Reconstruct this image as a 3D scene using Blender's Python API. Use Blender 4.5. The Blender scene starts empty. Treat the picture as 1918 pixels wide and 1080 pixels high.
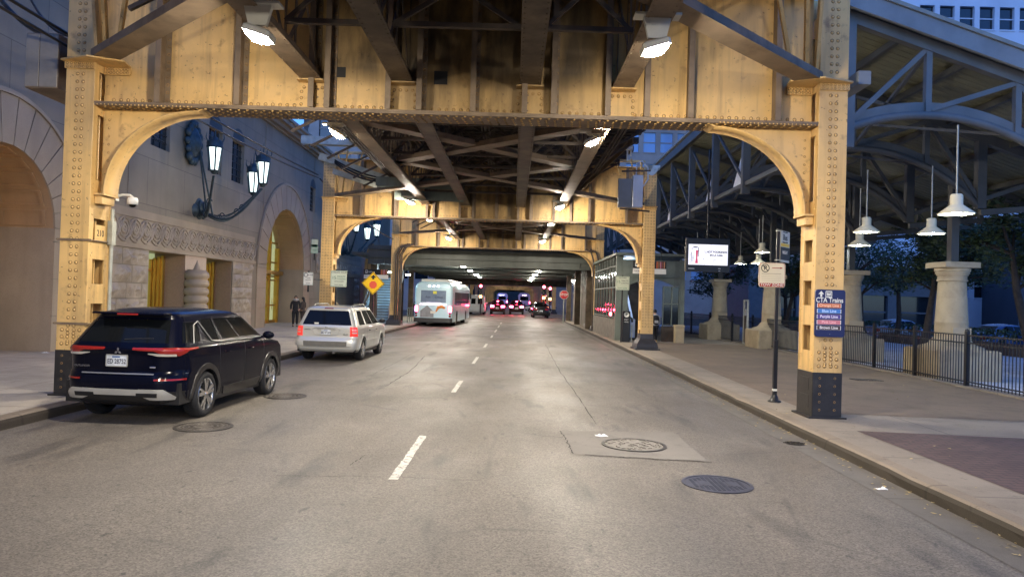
import bpy, math, random
from mathutils import Vector, Matrix, noise
random.seed(7)
PI = math.pi
S = bpy.context.scene
COL = S.collection

# ------------------------------------------------------------------ object helpers
def tag(o, label=None, cat=None, group=None, kind=None):
    if label: o['label'] = label
    if cat: o['category'] = cat
    if group: o['group'] = group
    if kind: o['kind'] = kind
    return o

def empty(name, loc=(0, 0, 0), rz=0.0, label=None, cat=None, group=None):
    o = bpy.data.objects.new(name, None)
    o.empty_display_size = 0.2
    COL.objects.link(o)
    o.location = loc
    o.rotation_euler = (0, 0, rz)
    return tag(o, label, cat, group)

def copy_tree(o, kids, parent=None):
    c = o.copy(); COL.objects.link(c)
    if parent is not None: c.parent = parent
    for ch in kids.get(o.name, []):
        copy_tree(ch, kids, c)
    return c

def kids_map():
    d = {}
    for o in COL.objects:
        if o.parent is not None: d.setdefault(o.parent.name, []).append(o)
    return d

class MB:
    """collects faces and links them as one mesh object"""
    def __init__(s): s.v = []; s.f = []; s.sm = []; s.mi = []
    def add(s, vs, fs, smooth=False, mi=0):
        n = len(s.v); s.v += [tuple(p) for p in vs]
        for f in fs:
            s.f.append(tuple(i + n for i in f)); s.sm.append(smooth); s.mi.append(mi)
        return s
    def box(s, x0, x1, y0, y1, z0, z1):
        vs = [(x0, y0, z0), (x1, y0, z0), (x1, y1, z0), (x0, y1, z0), (x0, y0, z1), (x1, y0, z1), (x1, y1, z1), (x0, y1, z1)]
        return s.add(vs, [(0, 3, 2, 1), (4, 5, 6, 7), (0, 1, 5, 4), (1, 2, 6, 5), (2, 3, 7, 6), (3, 0, 4, 7)])
    def cbox(s, x0, x1, y0, y1, z0, z1, c=0.01):
        """box with chamfered vertical and top edges (simple bevel)"""
        def ring(d, z): return [(x0 + d + c, y0 + d, z), (x1 - d - c, y0 + d, z), (x1 - d, y0 + d + c, z), (x1 - d, y1 - d - c, z), (x1 - d - c, y1 - d, z), (x0 + d + c, y1 - d, z), (x0 + d, y1 - d - c, z), (x0 + d, y0 + d + c, z)]
        vs = ring(0, z0) + ring(0, z1 - c) + ring(c, z1)
        fs = [tuple(reversed(range(8))), tuple(range(16, 24))]
        for k in (0, 8):
            for i in range(8):
                j = (i + 1) % 8
                fs.append((k + i, k + j, k + 8 + j, k + 8 + i))
        return s.add(vs, fs)
    def bar(s, a, b, w, h, up=(0, 0, 1), ext=0.0):
        a = Vector(a); b = Vector(b); d = (b - a)
        if d.length < 1e-6: return s
        d.normalize(); a = a - d * ext; b = b + d * ext
        up = Vector(up)
        if abs(d.dot(up)) > 0.98: up = Vector((1, 0, 0))
        sx = d.cross(up).normalized() * (w / 2); sz = sx.cross(d).normalized() * (h / 2)
        vs = [a - sx - sz, a + sx - sz, a + sx + sz, a - sx + sz, b - sx - sz, b + sx - sz, b + sx + sz, b - sx + sz]
        return s.add(vs, [(0, 1, 2, 3), (7, 6, 5, 4), (0, 4, 5, 1), (1, 5, 6, 2), (2, 6, 7, 3), (3, 7, 4, 0)])
    def tube(s, pts, r, n=8, cap=True):
        pts = [Vector(p) for p in pts]; rs = r if isinstance(r, (list, tuple)) else [r] * len(pts)
        vs = []; fs = []; m = len(pts)
        prev = None
        for i, p in enumerate(pts):
            if i == 0: d = pts[1] - p
            elif i == m - 1: d = p - pts[i - 1]
            else: d = pts[i + 1] - pts[i - 1]
            d.normalize()
            if prev is None:
                ref = Vector((0, 0, 1)) if abs(d.z) < 0.9 else Vector((1, 0, 0))
                u = d.cross(ref).normalized()
            else:
                u = (prev - d * prev.dot(d)).normalized()
            prev = u; w = d.cross(u)
            for k in range(n):
                a = 2 * PI * k / n
                vs.append(p + u * (math.cos(a) * rs[i]) + w * (math.sin(a) * rs[i]))
        for i in range(m - 1):
            for k in range(n):
                k2 = (k + 1) % n
                fs.append((i * n + k, i * n + k2, (i + 1) * n + k2, (i + 1) * n + k))
        s.add(vs, fs, True)
        if cap:
            s.add(vs[:n], [tuple(reversed(range(n)))]); s.add(vs[-n:], [tuple(range(n))])
        return s
    def lathe(s, prof, c=(0, 0, 0), n=20, axis='z', smooth=True, a0=0.0, a1=2 * PI):
        full = abs(a1 - a0 - 2 * PI) < 1e-6
        vs = []; m = len(prof); nn = n if full else n + 1
        for k in range(nn):
            a = a0 + (a1 - a0) * k / n
            for r, h in prof:
                x, y = r * math.cos(a), r * math.sin(a)
                if axis == 'z': p = (c[0] + x, c[1] + y, c[2] + h)
                elif axis == 'x': p = (c[0] + h, c[1] + x, c[2] + y)
                else: p = (c[0] + x, c[1] + h, c[2] + y)
                vs.append(p)
        fs = []
        for k in range(n):
            k2 = (k + 1) % nn
            for j in range(m - 1):
                fs.append((k * m + j, k2 * m + j, k2 * m + j + 1, k * m + j + 1))
        return s.add(vs, fs, smooth)
    def prism(s, poly, axis, h0, h1):
        """poly of 2-D points extruded along axis; axis 'y': (x,z), 'x': (y,z), 'z': (x,y)"""
        def P(p, h):
            if axis == 'y': return (p[0], h, p[1])
            if axis == 'x': return (h, p[0], p[1])
            return (p[0], p[1], h)
        n = len(poly)
        vs = [P(p, h0) for p in poly] + [P(p, h1) for p in poly]
        fs = [tuple(range(n)), tuple(reversed(range(n, 2 * n)))]
        for i in range(n):
            j = (i + 1) % n
            fs.append((i, i + n, j + n, j))
        return s.add(vs, fs)
    def dome(s, c, r, d, n=6, h=0.75, rivet_shade=False):
        """rivet head: c base centre, d outward unit direction"""
        d = Vector(d); ref = Vector((0, 0, 1)) if abs(d.z) < 0.9 else Vector((1, 0, 0))
        u = d.cross(ref).normalized(); w = d.cross(u); c = Vector(c)
        vs = []
        for rr, hh in ((1, 0), (0.8, 0.6)):
            for k in range(n):
                a = 2 * PI * k / n
                vs.append(c + (u * math.cos(a) + w * math.sin(a)) * (r * rr) + d * (r * h * hh))
        vs.append(c + d * (r * h))
        fs = []
        for k in range(n):
            k2 = (k + 1) % n
            fs.append((k, k2, n + k2, n + k)); fs.append((n + k, n + k2, 2 * n))
        s.add(vs, fs, True)
        if rivet_shade:      # ring round the rivet head, its shadow painted as a darker colour
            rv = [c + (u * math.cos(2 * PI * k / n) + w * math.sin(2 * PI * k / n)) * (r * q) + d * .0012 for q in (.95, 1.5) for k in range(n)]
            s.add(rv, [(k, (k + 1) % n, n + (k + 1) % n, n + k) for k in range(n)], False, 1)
        return s
    def grid(s, fn, nu, nv, smooth=True, skip=None):
        vs = [fn(i / nu, j / nv) for i in range(nu + 1) for j in range(nv + 1)]
        fs = []
        for i in range(nu):
            for j in range(nv):
                if skip and skip((i + .5) / nu, (j + .5) / nv): continue
                a = i * (nv + 1) + j
                fs.append((a, a + nv + 1, a + nv + 2, a + 1))
        return s.add(vs, fs, smooth)
    def sphere(s, c, r, nu=10, nv=8, sc=(1, 1, 1)):
        def fn(u, v):
            a = 2 * PI * u; b = PI * v
            return (c[0] + r * sc[0] * math.cos(a) * math.sin(b), c[1] + r * sc[1] * math.sin(a) * math.sin(b), c[2] + r * sc[2] * math.cos(b))
        return s.grid(fn, nu, nv)
    def quad(s, a, b, c, d, smooth=False): return s.add([a, b, c, d], [(0, 1, 2, 3)], smooth)
    def xform(s, m):
        s.v = [tuple(m @ Vector(p)) for p in s.v]; return s
    def build(s, name, mat, parent=None, loc=None, bevel=0.0, recalc=True):
        me = bpy.data.meshes.new(name)
        me.from_pydata(s.v, [], s.f)
        if recalc:
            import bmesh
            bm = bmesh.new(); bm.from_mesh(me)
            bmesh.ops.recalc_face_normals(bm, faces=bm.faces)
            bm.to_mesh(me); bm.free()
        if len(me.polygons) == len(s.sm):
            me.polygons.foreach_set('use_smooth', s.sm)
        me.materials.append(mat)
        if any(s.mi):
            me.materials.append(M['rivet_shade']); me.polygons.foreach_set('material_index', s.mi)
        o = bpy.data.objects.new(name, me); COL.objects.link(o)
        if parent is not None: o.parent = parent
        if loc is not None: o.location = loc
        if bevel:
            b = o.modifiers.new('bevel', 'BEVEL'); b.width = bevel; b.segments = 2; b.limit_method = 'ANGLE'
        return o

def text(name, string, size, mat, parent, loc, rot=(PI / 2, 0, 0), depth=0.002, align='CENTER', sx=1.0, bold=0.0):
    cu = bpy.data.curves.new(name, 'FONT'); cu.body = string; cu.size = size; cu.align_x = align; cu.align_y = 'CENTER'
    cu.extrude = depth; cu.offset = bold
    t = bpy.data.objects.new(name + '_tmp', cu); COL.objects.link(t)
    dg = bpy.context.evaluated_depsgraph_get(); dg.update()
    me = bpy.data.meshes.new_from_object(t.evaluated_get(dg))
    bpy.data.objects.remove(t)
    me.materials.clear(); me.materials.append(mat)
    o = bpy.data.objects.new(name, me); COL.objects.link(o)
    o.parent = parent; o.location = loc; o.rotation_euler = rot; o.scale = (sx, 1, 1)
    return o

# ------------------------------------------------------------------ materials
def new_mat(name):
    m = bpy.data.materials.new(name); m.use_nodes = True
    nt = m.node_tree; nt.nodes.clear()
    out = nt.nodes.new('ShaderNodeOutputMaterial')
    b = nt.nodes.new('ShaderNodeBsdfPrincipled')
    nt.links.new(b.outputs[0], out.inputs[0])
    return m, nt, b

def N(nt, t, **k):
    n = nt.nodes.new(t)
    for a, v in k.items(): setattr(n, a, v)
    return n

def coords(nt, scale=(1, 1, 1), obj=False):
    if obj:
        tc = N(nt, 'ShaderNodeTexCoord'); src = tc.outputs['Object']
    else:
        g = N(nt, 'ShaderNodeNewGeometry'); src = g.outputs['Position']
    mp = N(nt, 'ShaderNodeMapping'); mp.inputs['Scale'].default_value = scale
    nt.links.new(src, mp.inputs[0])
    return mp.outputs[0]

def noise_fac(nt, scale, lo, hi, stretch=(1, 1, 1), detail=4, obj=False, rough=0.55):
    v = coords(nt, stretch, obj)
    n = N(nt, 'ShaderNodeTexNoise'); n.inputs['Scale'].default_value = scale; n.inputs['Detail'].default_value = detail
    n.inputs['Roughness'].default_value = rough
    nt.links.new(v, n.inputs['Vector'])
    r = N(nt, 'ShaderNodeMapRange'); r.inputs[1].default_value = lo; r.inputs[2].default_value = hi
    nt.links.new(n.outputs['Fac'], r.inputs[0])
    return r.outputs[0]

def mixc(nt, fac, a, b, blend='MIX'):
    m = N(nt, 'ShaderNodeMix', data_type='RGBA', blend_type=blend)
    for sock, v in ((m.inputs[0], fac), (m.inputs[6], a), (m.inputs[7], b)):
        if hasattr(v, 'is_linked') or hasattr(v, 'links'): nt.links.new(v, sock)
        elif isinstance(v, (int, float)): sock.default_value = v
        else: sock.default_value = (v[0], v[1], v[2], 1)
    return m.outputs[2]

def mulf(nt, a, k):
    m = N(nt, 'ShaderNodeMath', operation='MULTIPLY')
    nt.links.new(a, m.inputs[0])
    if hasattr(k, 'links'): nt.links.new(k, m.inputs[1])
    else: m.inputs[1].default_value = k
    return m.outputs[0]

def bump(nt, b, height, strength=0.3, dist=0.01):
    bp = N(nt, 'ShaderNodeBump'); bp.inputs['Strength'].default_value = strength; bp.inputs['Distance'].default_value = dist
    nt.links.new(height, bp.inputs['Height']); nt.links.new(bp.outputs[0], b.inputs['Normal'])

def pbr(name, col, rough=0.6, metal=0.0, var=0.25, vs=3.0, stain=None, streak=None, bmp=0.0, bs=60.0, obj=False, spec=0.5, coat=0.0):
    """base colour with soft variation, optional stains ((colour),scale,lo,hi,amount) and vertical streaks"""
    m, nt, b = new_mat(name)
    c = mixc(nt, noise_fac(nt, vs, .3, .7, obj=obj), [x * (1 - var) for x in col], [min(1, x * (1 + var * .6)) for x in col])
    for st, stretch in ((stain, (1, 1, 1)), (streak, (1, 1, .12))):
        if st:
            f = noise_fac(nt, st[1], st[2], st[3], stretch, 6, obj, .65)
            c = mixc(nt, mulf(nt, f, st[4]), c, st[0])
    nt.links.new(c, b.inputs['Base Color'])
    b.inputs['Roughness'].default_value = rough; b.inputs['Metallic'].default_value = metal
    b.inputs['Specular IOR Level'].default_value = spec
    if coat: b.inputs['Coat Weight'].default_value = coat; b.inputs['Coat Roughness'].default_value = 0.04
    if bmp: bump(nt, b, noise_fac(nt, bs, 0, 1, detail=3, obj=obj), bmp, 0.02)
    return m

def plain(name, col, rough=0.5, metal=0.0, spec=0.5, coat=0.0, emit=None, alpha=None, trans=0.0):
    m, nt, b = new_mat(name)
    b.inputs['Base Color'].default_value = (*col, 1); b.inputs['Roughness'].default_value = rough
    b.inputs['Metallic'].default_value = metal; b.inputs['Specular IOR Level'].default_value = spec
    if coat: b.inputs['Coat Weight'].default_value = coat; b.inputs['Coat Roughness'].default_value = 0.03
    if emit:
        b.inputs['Emission Color'].default_value = (*emit[0], 1); b.inputs['Emission Strength'].default_value = emit[1]
    if trans:
        b.inputs['Transmission Weight'].default_value = trans; b.inputs['IOR'].default_value = 1.05
    return m

def brickish(name, c1, c2, mortar, scale, bw, bh, rough=0.8, axis='xy', bmp=0.4, msize=0.02, off=0.5):
    m, nt, b = new_mat(name)
    g = N(nt, 'ShaderNodeNewGeometry'); sp = N(nt, 'ShaderNodeSeparateXYZ'); cb = N(nt, 'ShaderNodeCombineXYZ')
    nt.links.new(g.outputs['Position'], sp.inputs[0])
    i = {'x': 0, 'y': 1, 'z': 2}
    nt.links.new(sp.outputs[i[axis[0]]], cb.inputs[0]); nt.links.new(sp.outputs[i[axis[1]]], cb.inputs[1])
    br = N(nt, 'ShaderNodeTexBrick'); nt.links.new(cb.outputs[0], br.inputs['Vector'])
    br.inputs['Color1'].default_value = (*c1, 1); br.inputs['Color2'].default_value = (*c2, 1); br.inputs['Mortar'].default_value = (*mortar, 1)
    br.inputs['Scale'].default_value = scale; br.inputs['Mortar Size'].default_value = msize; br.inputs['Brick Width'].default_value = bw; br.inputs['Row Height'].default_value = bh
    br.offset = off
    c = mixc(nt, mulf(nt, noise_fac(nt, 2.0, .35, .7), .5), br.outputs['Color'], [x * .45 for x in c1])
    nt.links.new(c, b.inputs['Base Color']); b.inputs['Roughness'].default_value = rough
    bump(nt, b, br.outputs['Fac'], -bmp, 0.01)
    return m

M = {}
OCHRE = (.74, .475, .175); DIRT = (.035, .022, .014); RUST = (.13, .052, .022)
M['paint'] = None
M['girder_paint'] = None
M['rivet_shade'] = pbr('rivet_shade_ring', (.30, .175, .065), .75, var=.6, vs=9)  # painted shadow tone of the rings round rivet heads
M['soot_shade'] = pbr('sooty_shaded_paint', (.115, .082, .05), .62, var=.45, vs=2.2, stain=(DIRT, 1.3, .42, .62, .85), streak=(DIRT, 2.0, .5, .7, .5), bmp=.08, bs=25)  # soot, with the gloom under the tracks also put into the colour
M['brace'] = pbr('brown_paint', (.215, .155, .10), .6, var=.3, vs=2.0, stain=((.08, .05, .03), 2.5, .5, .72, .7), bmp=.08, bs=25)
M['dark_steel'] = pbr('grimy_steel', (.075, .056, .042), .7, var=.5, vs=2.5, stain=(RUST, 4, .55, .75, .5), bmp=.1, bs=25)
M['blackpaint'] = pbr('black_base_paint', (.022, .02, .021), .5, var=.4, vs=4, stain=((.09, .075, .06), 5, .58, .8, .5), bmp=.12, bs=30)
M['wood'] = pbr('creosote_wood', (.05, .038, .03), .85, var=.5, vs=4, bmp=.2, bs=20)
M['rail'] = pbr('steel_rail', (.10, .075, .06), .5, .7, var=.4)
M['galv'] = pbr('galvanised', (.42, .43, .38), .5, .35, var=.25, vs=5, stain=((.2, .17, .12), 6, .55, .75, .5))
M['lampbody'] = pbr('lamp_grey', (.55, .55, .50), .45, .2, var=.12)
M['truss_shaded'] = pbr('shaded_truss_grey', (.075, .076, .07), .55, var=.2, vs=2)  # darker copy of the truss colour, painted with the gloom under the canopy
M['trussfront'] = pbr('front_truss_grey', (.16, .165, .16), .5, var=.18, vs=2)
M['bluegrey'] = pbr('blue_grey_paint', (.25, .262, .265), .5, var=.18, vs=2)
M['greengrey'] = pbr('green_grey_paint', (.13, .155, .135), .55, var=.22, vs=2, streak=((.05, .05, .045), 3, .5, .7, .5))
M['roofdeck'] = pbr('roof_deck', (.17, .17, .13), .6, var=.25, vs=1)
M['black'] = plain('black_plastic', (.012, .012, .013), .45)
M['blackmetal'] = pbr('black_metal', (.014, .014, .016), .4, .2, var=.4)
M['rubber'] = pbr('tyre_rubber', (.016, .016, .017), .75, var=.3, vs=20, obj=True)
M['chrome'] = plain('chrome', (.75, .76, .78), .12, 1.0)
M['alloy'] = plain('alloy', (.55, .56, .58), .25, 1.0)
M['silvertrim'] = pbr('silver_trim', (.55, .54, .50), .38, .5, var=.08, obj=True)
M['darkglass'] = plain('tinted_glass', (.006, .007, .008), .07, 0.0, .22)
M['white'] = pbr('white_paint', (.72, .72, .69), .5, var=.1)
M['brass'] = pbr('brass', (.78, .50, .16), .28, 1.0, var=.25, vs=6)
M['ironblue'] = pbr('patinated_iron', (.055, .085, .10), .5, .3, var=.35, vs=8)
M['lanternglow'] = plain('lantern_glass', (.9, .95, .95), .3, emit=((.82, 1.0, .96), 1.15))
M['lens'] = plain('lamp_lens', (1, 1, 1), .3, emit=((1.0, .90, .745), 720.0))
M['lens_far'] = plain('lamp_lens_far', (1, 1, 1), .3, emit=((1.0, .92, .80), 260.0))
M['lens_violet'] = plain('lamp_lens_violet', (1, 1, 1), .3, emit=((.42, .38, 1.0), 300.0))
M['pendantglow'] = plain('pendant_bulb', (1, 1, 1), .3, emit=((.80, .90, 1.0), 75.0))
M['redlamp'] = plain('red_lamp', (.4, .01, .01), .25, emit=((1.0, .05, .09), 34.0))
M['brakered'] = plain('brake_lamp', (.5, .01, .02), .25, emit=((1.0, .04, .10), 60.0))
M['redglass'] = plain('red_lens', (.26, .014, .010), .2, 0, .4, coat=.4)
M['clearlens'] = plain('clear_lens', (.7, .66, .58), .12, .4, coat=1.0)
M['skin'] = plain('skin', (.45, .28, .20), .6)
M['hair'] = plain('dark_hair', (.012, .010, .009), .6)
M['cloth_black'] = pbr('black_cloth', (.015, .015, .018), .85, var=.3, vs=10, obj=True)
M['cloth_brown'] = pbr('brown_cloth', (.05, .038, .035), .85, var=.3, vs=10, obj=True)
M['cloth_grey'] = pbr('grey_cloth', (.36, .36, .37), .85, var=.2, vs=10, obj=True)
M['cloth_tan'] = pbr('tan_cloth', (.36, .29, .16), .85, var=.2, vs=10, obj=True)
M['paperwhite'] = plain('white_paper', (.8, .8, .78), .8)
M['signwhite'] = pbr('sign_white', (.78, .77, .70), .45, var=.06, vs=6)
M['signblack'] = plain('sign_black', (.012, .012, .012), .5)
M['signred'] = plain('sign_red', (.36, .03, .02), .45)
M['signgreen'] = plain('sign_green', (.03, .16, .08), .45)
M['signyellow'] = pbr('sign_yellow', (.85, .52, .01), .4, var=.06)
M['navy'] = plain('sign_navy', (.018, .022, .09), .4)

def girder_paint(name='ochre_girder_paint', soot_shade=True):
    m, nt, b = new_mat(name)
    c = mixc(nt, noise_fac(nt, 1.6, .3, .7), [x * .84 for x in OCHRE], [x * 1.08 for x in OCHRE])
    c = mixc(nt, mulf(nt, noise_fac(nt, 3.2, .52, .74, (1, 1, .12), 6), .55), c, (.15, .095, .05))
    c = mixc(nt, mulf(nt, noise_fac(nt, 5, .60, .76, detail=6), .6), c, RUST)
    c = mixc(nt, mulf(nt, noise_fac(nt, 17, .66, .70, detail=6), .6), c, (.10, .055, .03))      # paint chips
    c = mixc(nt, mulf(nt, noise_fac(nt, 9, .55, .72, (1, 1, .07), 5), .40), c, (.20, .11, .055))      # thin rust runs
    c = mixc(nt, mulf(nt, noise_fac(nt, .9, .45, .7, detail=5), .35), c, (.46, .34, .20))      # dust
    # black leak smear running down the middle of the web, ragged by noise
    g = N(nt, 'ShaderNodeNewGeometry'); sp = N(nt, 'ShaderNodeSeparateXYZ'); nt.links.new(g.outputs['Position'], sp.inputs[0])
    if soot_shade:  # dark band between the rail girders: soot together with painted shade
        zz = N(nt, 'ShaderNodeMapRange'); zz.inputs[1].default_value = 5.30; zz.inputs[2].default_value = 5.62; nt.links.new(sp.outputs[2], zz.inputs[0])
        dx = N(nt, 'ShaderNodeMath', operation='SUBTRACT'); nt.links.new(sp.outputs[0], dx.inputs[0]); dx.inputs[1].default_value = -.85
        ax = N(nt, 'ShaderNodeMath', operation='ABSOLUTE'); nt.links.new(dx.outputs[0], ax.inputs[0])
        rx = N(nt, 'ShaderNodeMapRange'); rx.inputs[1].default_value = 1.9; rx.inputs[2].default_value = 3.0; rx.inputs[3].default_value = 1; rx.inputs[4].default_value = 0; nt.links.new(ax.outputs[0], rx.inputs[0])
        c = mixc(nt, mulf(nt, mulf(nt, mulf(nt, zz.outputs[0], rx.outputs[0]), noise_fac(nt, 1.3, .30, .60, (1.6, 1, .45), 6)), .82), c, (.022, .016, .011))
    for x0, wd, k in ((-.42, .55, .95), (-1.35, 1.0, .62), (.55, .95, .55)) if soot_shade else ():
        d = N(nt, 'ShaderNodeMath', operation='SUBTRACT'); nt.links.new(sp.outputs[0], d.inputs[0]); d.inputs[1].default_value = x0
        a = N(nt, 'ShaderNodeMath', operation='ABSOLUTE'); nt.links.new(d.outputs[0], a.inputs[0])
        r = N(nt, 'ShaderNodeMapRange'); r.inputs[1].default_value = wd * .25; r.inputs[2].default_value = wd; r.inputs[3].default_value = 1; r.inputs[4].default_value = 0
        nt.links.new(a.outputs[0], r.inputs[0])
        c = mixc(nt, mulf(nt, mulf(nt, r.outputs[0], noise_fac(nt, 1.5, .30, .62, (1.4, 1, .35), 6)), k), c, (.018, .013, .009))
    nt.links.new(c, b.inputs['Base Color']); b.inputs['Roughness'].default_value = .5
    bump(nt, b, noise_fac(nt, 30, 0, 1), .08, .02)
    return m
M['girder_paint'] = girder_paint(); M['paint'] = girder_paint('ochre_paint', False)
# ------------------------------------------------------------------ camera
F_PX, PITCH, YAW, ROLL = 1330.0, math.radians(.83), math.radians(-.1345), math.radians(1.704)
fw = Vector((math.sin(YAW) * math.cos(PITCH), math.cos(YAW) * math.cos(PITCH), math.sin(PITCH)))
rt0 = Vector((math.cos(YAW), -math.sin(YAW), 0)); up0 = rt0.cross(fw)
rt = rt0 * math.cos(ROLL) + up0 * math.sin(ROLL); up = up0 * math.cos(ROLL) - rt0 * math.sin(ROLL)
cam = bpy.data.cameras.new('camera'); cam.sensor_width = 36; cam.lens = F_PX / 1918 * 36; cam.clip_start = .05; cam.clip_end = 3000
co = bpy.data.objects.new('camera', cam); COL.objects.link(co)
co.matrix_world = Matrix(((rt.x, up.x, -fw.x, 0), (rt.y, up.y, -fw.y, 0), (rt.z, up.z, -fw.z, 1.9), (0, 0, 0, 1)))
S.camera = co

# ------------------------------------------------------------------ world: dusk sky
w = bpy.data.worlds.new('World'); S.world = w; w.use_nodes = True
nt = w.node_tree; bg = nt.nodes['Background']
sky = nt.nodes.new('ShaderNodeTexSky'); sky.sky_type = 'NISHITA'; sky.sun_disc = False
sky.sun_elevation = math.radians(17.0); sky.sun_rotation = math.radians(200); sky.ozone_density = 6.0; sky.air_density = 1.2; sky.dust_density = .3
mx = nt.nodes.new('ShaderNodeMix'); mx.data_type = 'RGBA'; mx.blend_type = 'MULTIPLY'; mx.inputs[0].default_value = 1.0
mx.inputs[7].default_value = (.42, .60, 1.0, 1)
nt.links.new(sky.outputs[0], mx.inputs[6]); nt.links.new(mx.outputs[2], bg.inputs['Color'])
bg.inputs['Strength'].default_value = .15
# the sun has gone: only a trace of its light is left in the west
sl = bpy.data.lights.new('sun', 'SUN'); sl.energy = .02; sl.angle = math.radians(12); sl.color = (.6, .7, 1)
so = bpy.data.objects.new('sun', sl); COL.objects.link(so); so.rotation_euler = (math.radians(62), 0, math.radians(-20))
vs = S.view_settings
vs.view_transform = 'Standard'; vs.look = 'None'; vs.gamma = 1; vs.exposure = 1.1
try: vs.use_curve_mapping = False
except Exception: pass
cy = S.cycles
cy.use_denoising = True
try: cy.denoiser = 'OPENIMAGEDENOISE'; cy.denoising_input_passes = 'RGB_ALBEDO_NORMAL'
except Exception: pass
cy.max_bounces = 6; cy.diffuse_bounces = 3; cy.glossy_bounces = 3; cy.transmission_bounces = 3
cy.sample_clamp_indirect = 6.0; cy.use_light_tree = True; cy.caustics_reflective = False; cy.caustics_refractive = False

# ------------------------------------------------------------------ ground surfaces
def road_material():
    m, nt, b = new_mat('asphalt')
    base = mixc(nt, noise_fac(nt, .55, .3, .7, detail=5), (.116, .101, .083), (.172, .151, .126))
    base = mixc(nt, mulf(nt, noise_fac(nt, 1.1, .42, .72, (1, .07, 1), 6), .36), base, (.078, .073, .067))     # wheel tracks
    base = mixc(nt, mulf(nt, noise_fac(nt, 2.0, .57, .68, (1, .22, 1), 6), .7), base, (.045, .042, .04))     # oily streaks
    base = mixc(nt, mulf(nt, noise_fac(nt, 7.0, .66, .72, (1, .45, 1), 3), .7), base, (.04, .037, .035))     # drips
    base = mixc(nt, mulf(nt, noise_fac(nt, 16, .69, .73, (1, .6, 1), 2), .75), base, (.035, .032, .03))     # crumbs
    base = mixc(nt, mulf(nt, noise_fac(nt, .35, .52, .72, (1, .6, 1), 6), .35), base, (.20, .188, .168))      # worn pale areas
    v = coords(nt)
    vo = N(nt, 'ShaderNodeTexVoronoi', feature='F1'); vo.inputs['Scale'].default_value = 78; nt.links.new(v, vo.inputs['Vector'])
    sp = N(nt, 'ShaderNodeSeparateColor'); nt.links.new(vo.outputs['Color'], sp.inputs[0])
    r = N(nt, 'ShaderNodeMapRange'); r.inputs[3].default_value = .4; r.inputs[4].default_value = 1.6; nt.links.new(sp.outputs[0], r.inputs[0])
    mul = N(nt, 'ShaderNodeMix', data_type='RGBA', blend_type='MULTIPLY'); mul.inputs[0].default_value = .75
    cc = N(nt, 'ShaderNodeCombineColor')
    for i in range(3): nt.links.new(r.outputs[0], cc.inputs[i])
    nt.links.new(base, mul.inputs[6]); nt.links.new(cc.outputs[0], mul.inputs[7])
    # cracks: thin lines of a large warped voronoi
    wv = N(nt, 'ShaderNodeMix', data_type='RGBA'); wv.inputs[0].default_value = .12
    nz = N(nt, 'ShaderNodeTexNoise'); nz.inputs['Scale'].default_value = 1.4; nz.inputs['Detail'].default_value = 6; nt.links.new(v, nz.inputs['Vector'])
    nt.links.new(v, wv.inputs[6]); nt.links.new(nz.outputs['Color'], wv.inputs[7])
    vc = N(nt, 'ShaderNodeTexVoronoi', feature='DISTANCE_TO_EDGE'); vc.inputs['Scale'].default_value = .33; nt.links.new(wv.outputs[2], vc.inputs['Vector'])
    rc = N(nt, 'ShaderNodeMapRange'); rc.inputs[1].default_value = .002; rc.inputs[2].default_value = .011; rc.inputs[3].default_value = 1; rc.inputs[4].default_value = 0
    nt.links.new(vc.outputs['Distance'], rc.inputs[0])
    fin = mixc(nt, mulf(nt, mulf(nt, rc.outputs[0], noise_fac(nt, .8, .46, .60)), .5), mul.outputs[2], (.06, .055, .05))
    nt.links.new(fin, b.inputs['Base Color'])
    rr = N(nt, 'ShaderNodeMapRange'); rr.inputs[3].default_value = .42; rr.inputs[4].default_value = .68
    nt.links.new(noise_fac(nt, .7, .3, .7, (1, .4, 1)), rr.inputs[0]); nt.links.new(rr.outputs[0], b.inputs['Roughness'])
    bump(nt, b, sp.outputs[1], .35, .008)
    return m

def concrete_material(name, col, joint=1.6, rough=.75, jx=None, jcol=.5):
    m, nt, b = new_mat(name)
    base = mixc(nt, noise_fac(nt, .6, .3, .7, detail=6), [c * .72 for c in col], col)
    base = mixc(nt, mulf(nt, noise_fac(nt, 2.5, .50, .75, detail=6), .6), base, [c * .42 for c in col])
    base = mixc(nt, mulf(nt, noise_fac(nt, 11, .64, .69, detail=3), .5), base, [c * .3 for c in col])
    base = mixc(nt, mulf(nt, noise_fac(nt, 90, .4, .7, detail=2), .3), base, [min(1, c * 1.3) for c in col])
    g = N(nt, 'ShaderNodeNewGeometry'); sp = N(nt, 'ShaderNodeSeparateXYZ'); nt.links.new(g.outputs['Position'], sp.inputs[0])
    if joint:
        for ax, j in ((1, joint), (0, jx)):
            if not j: continue
            md = N(nt, 'ShaderNodeMath', operation='PINGPONG'); md.inputs[1].default_value = j / 2; nt.links.new(sp.outputs[ax], md.inputs[0])
            r = N(nt, 'ShaderNodeMapRange'); r.inputs[1].default_value = .012; r.inputs[2].default_value = .026; r.inputs[3].default_value = .75; r.inputs[4].default_value = 0
            nt.links.new(md.outputs[0], r.inputs[0]); base = mixc(nt, r.outputs[0], base, [c * jcol for c in col])
    nt.links.new(base, b.inputs['Base Color']); b.inputs['Roughness'].default_value = rough
    bump(nt, b, noise_fac(nt, 60, 0, 1), .2, .01)
    return m

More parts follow.
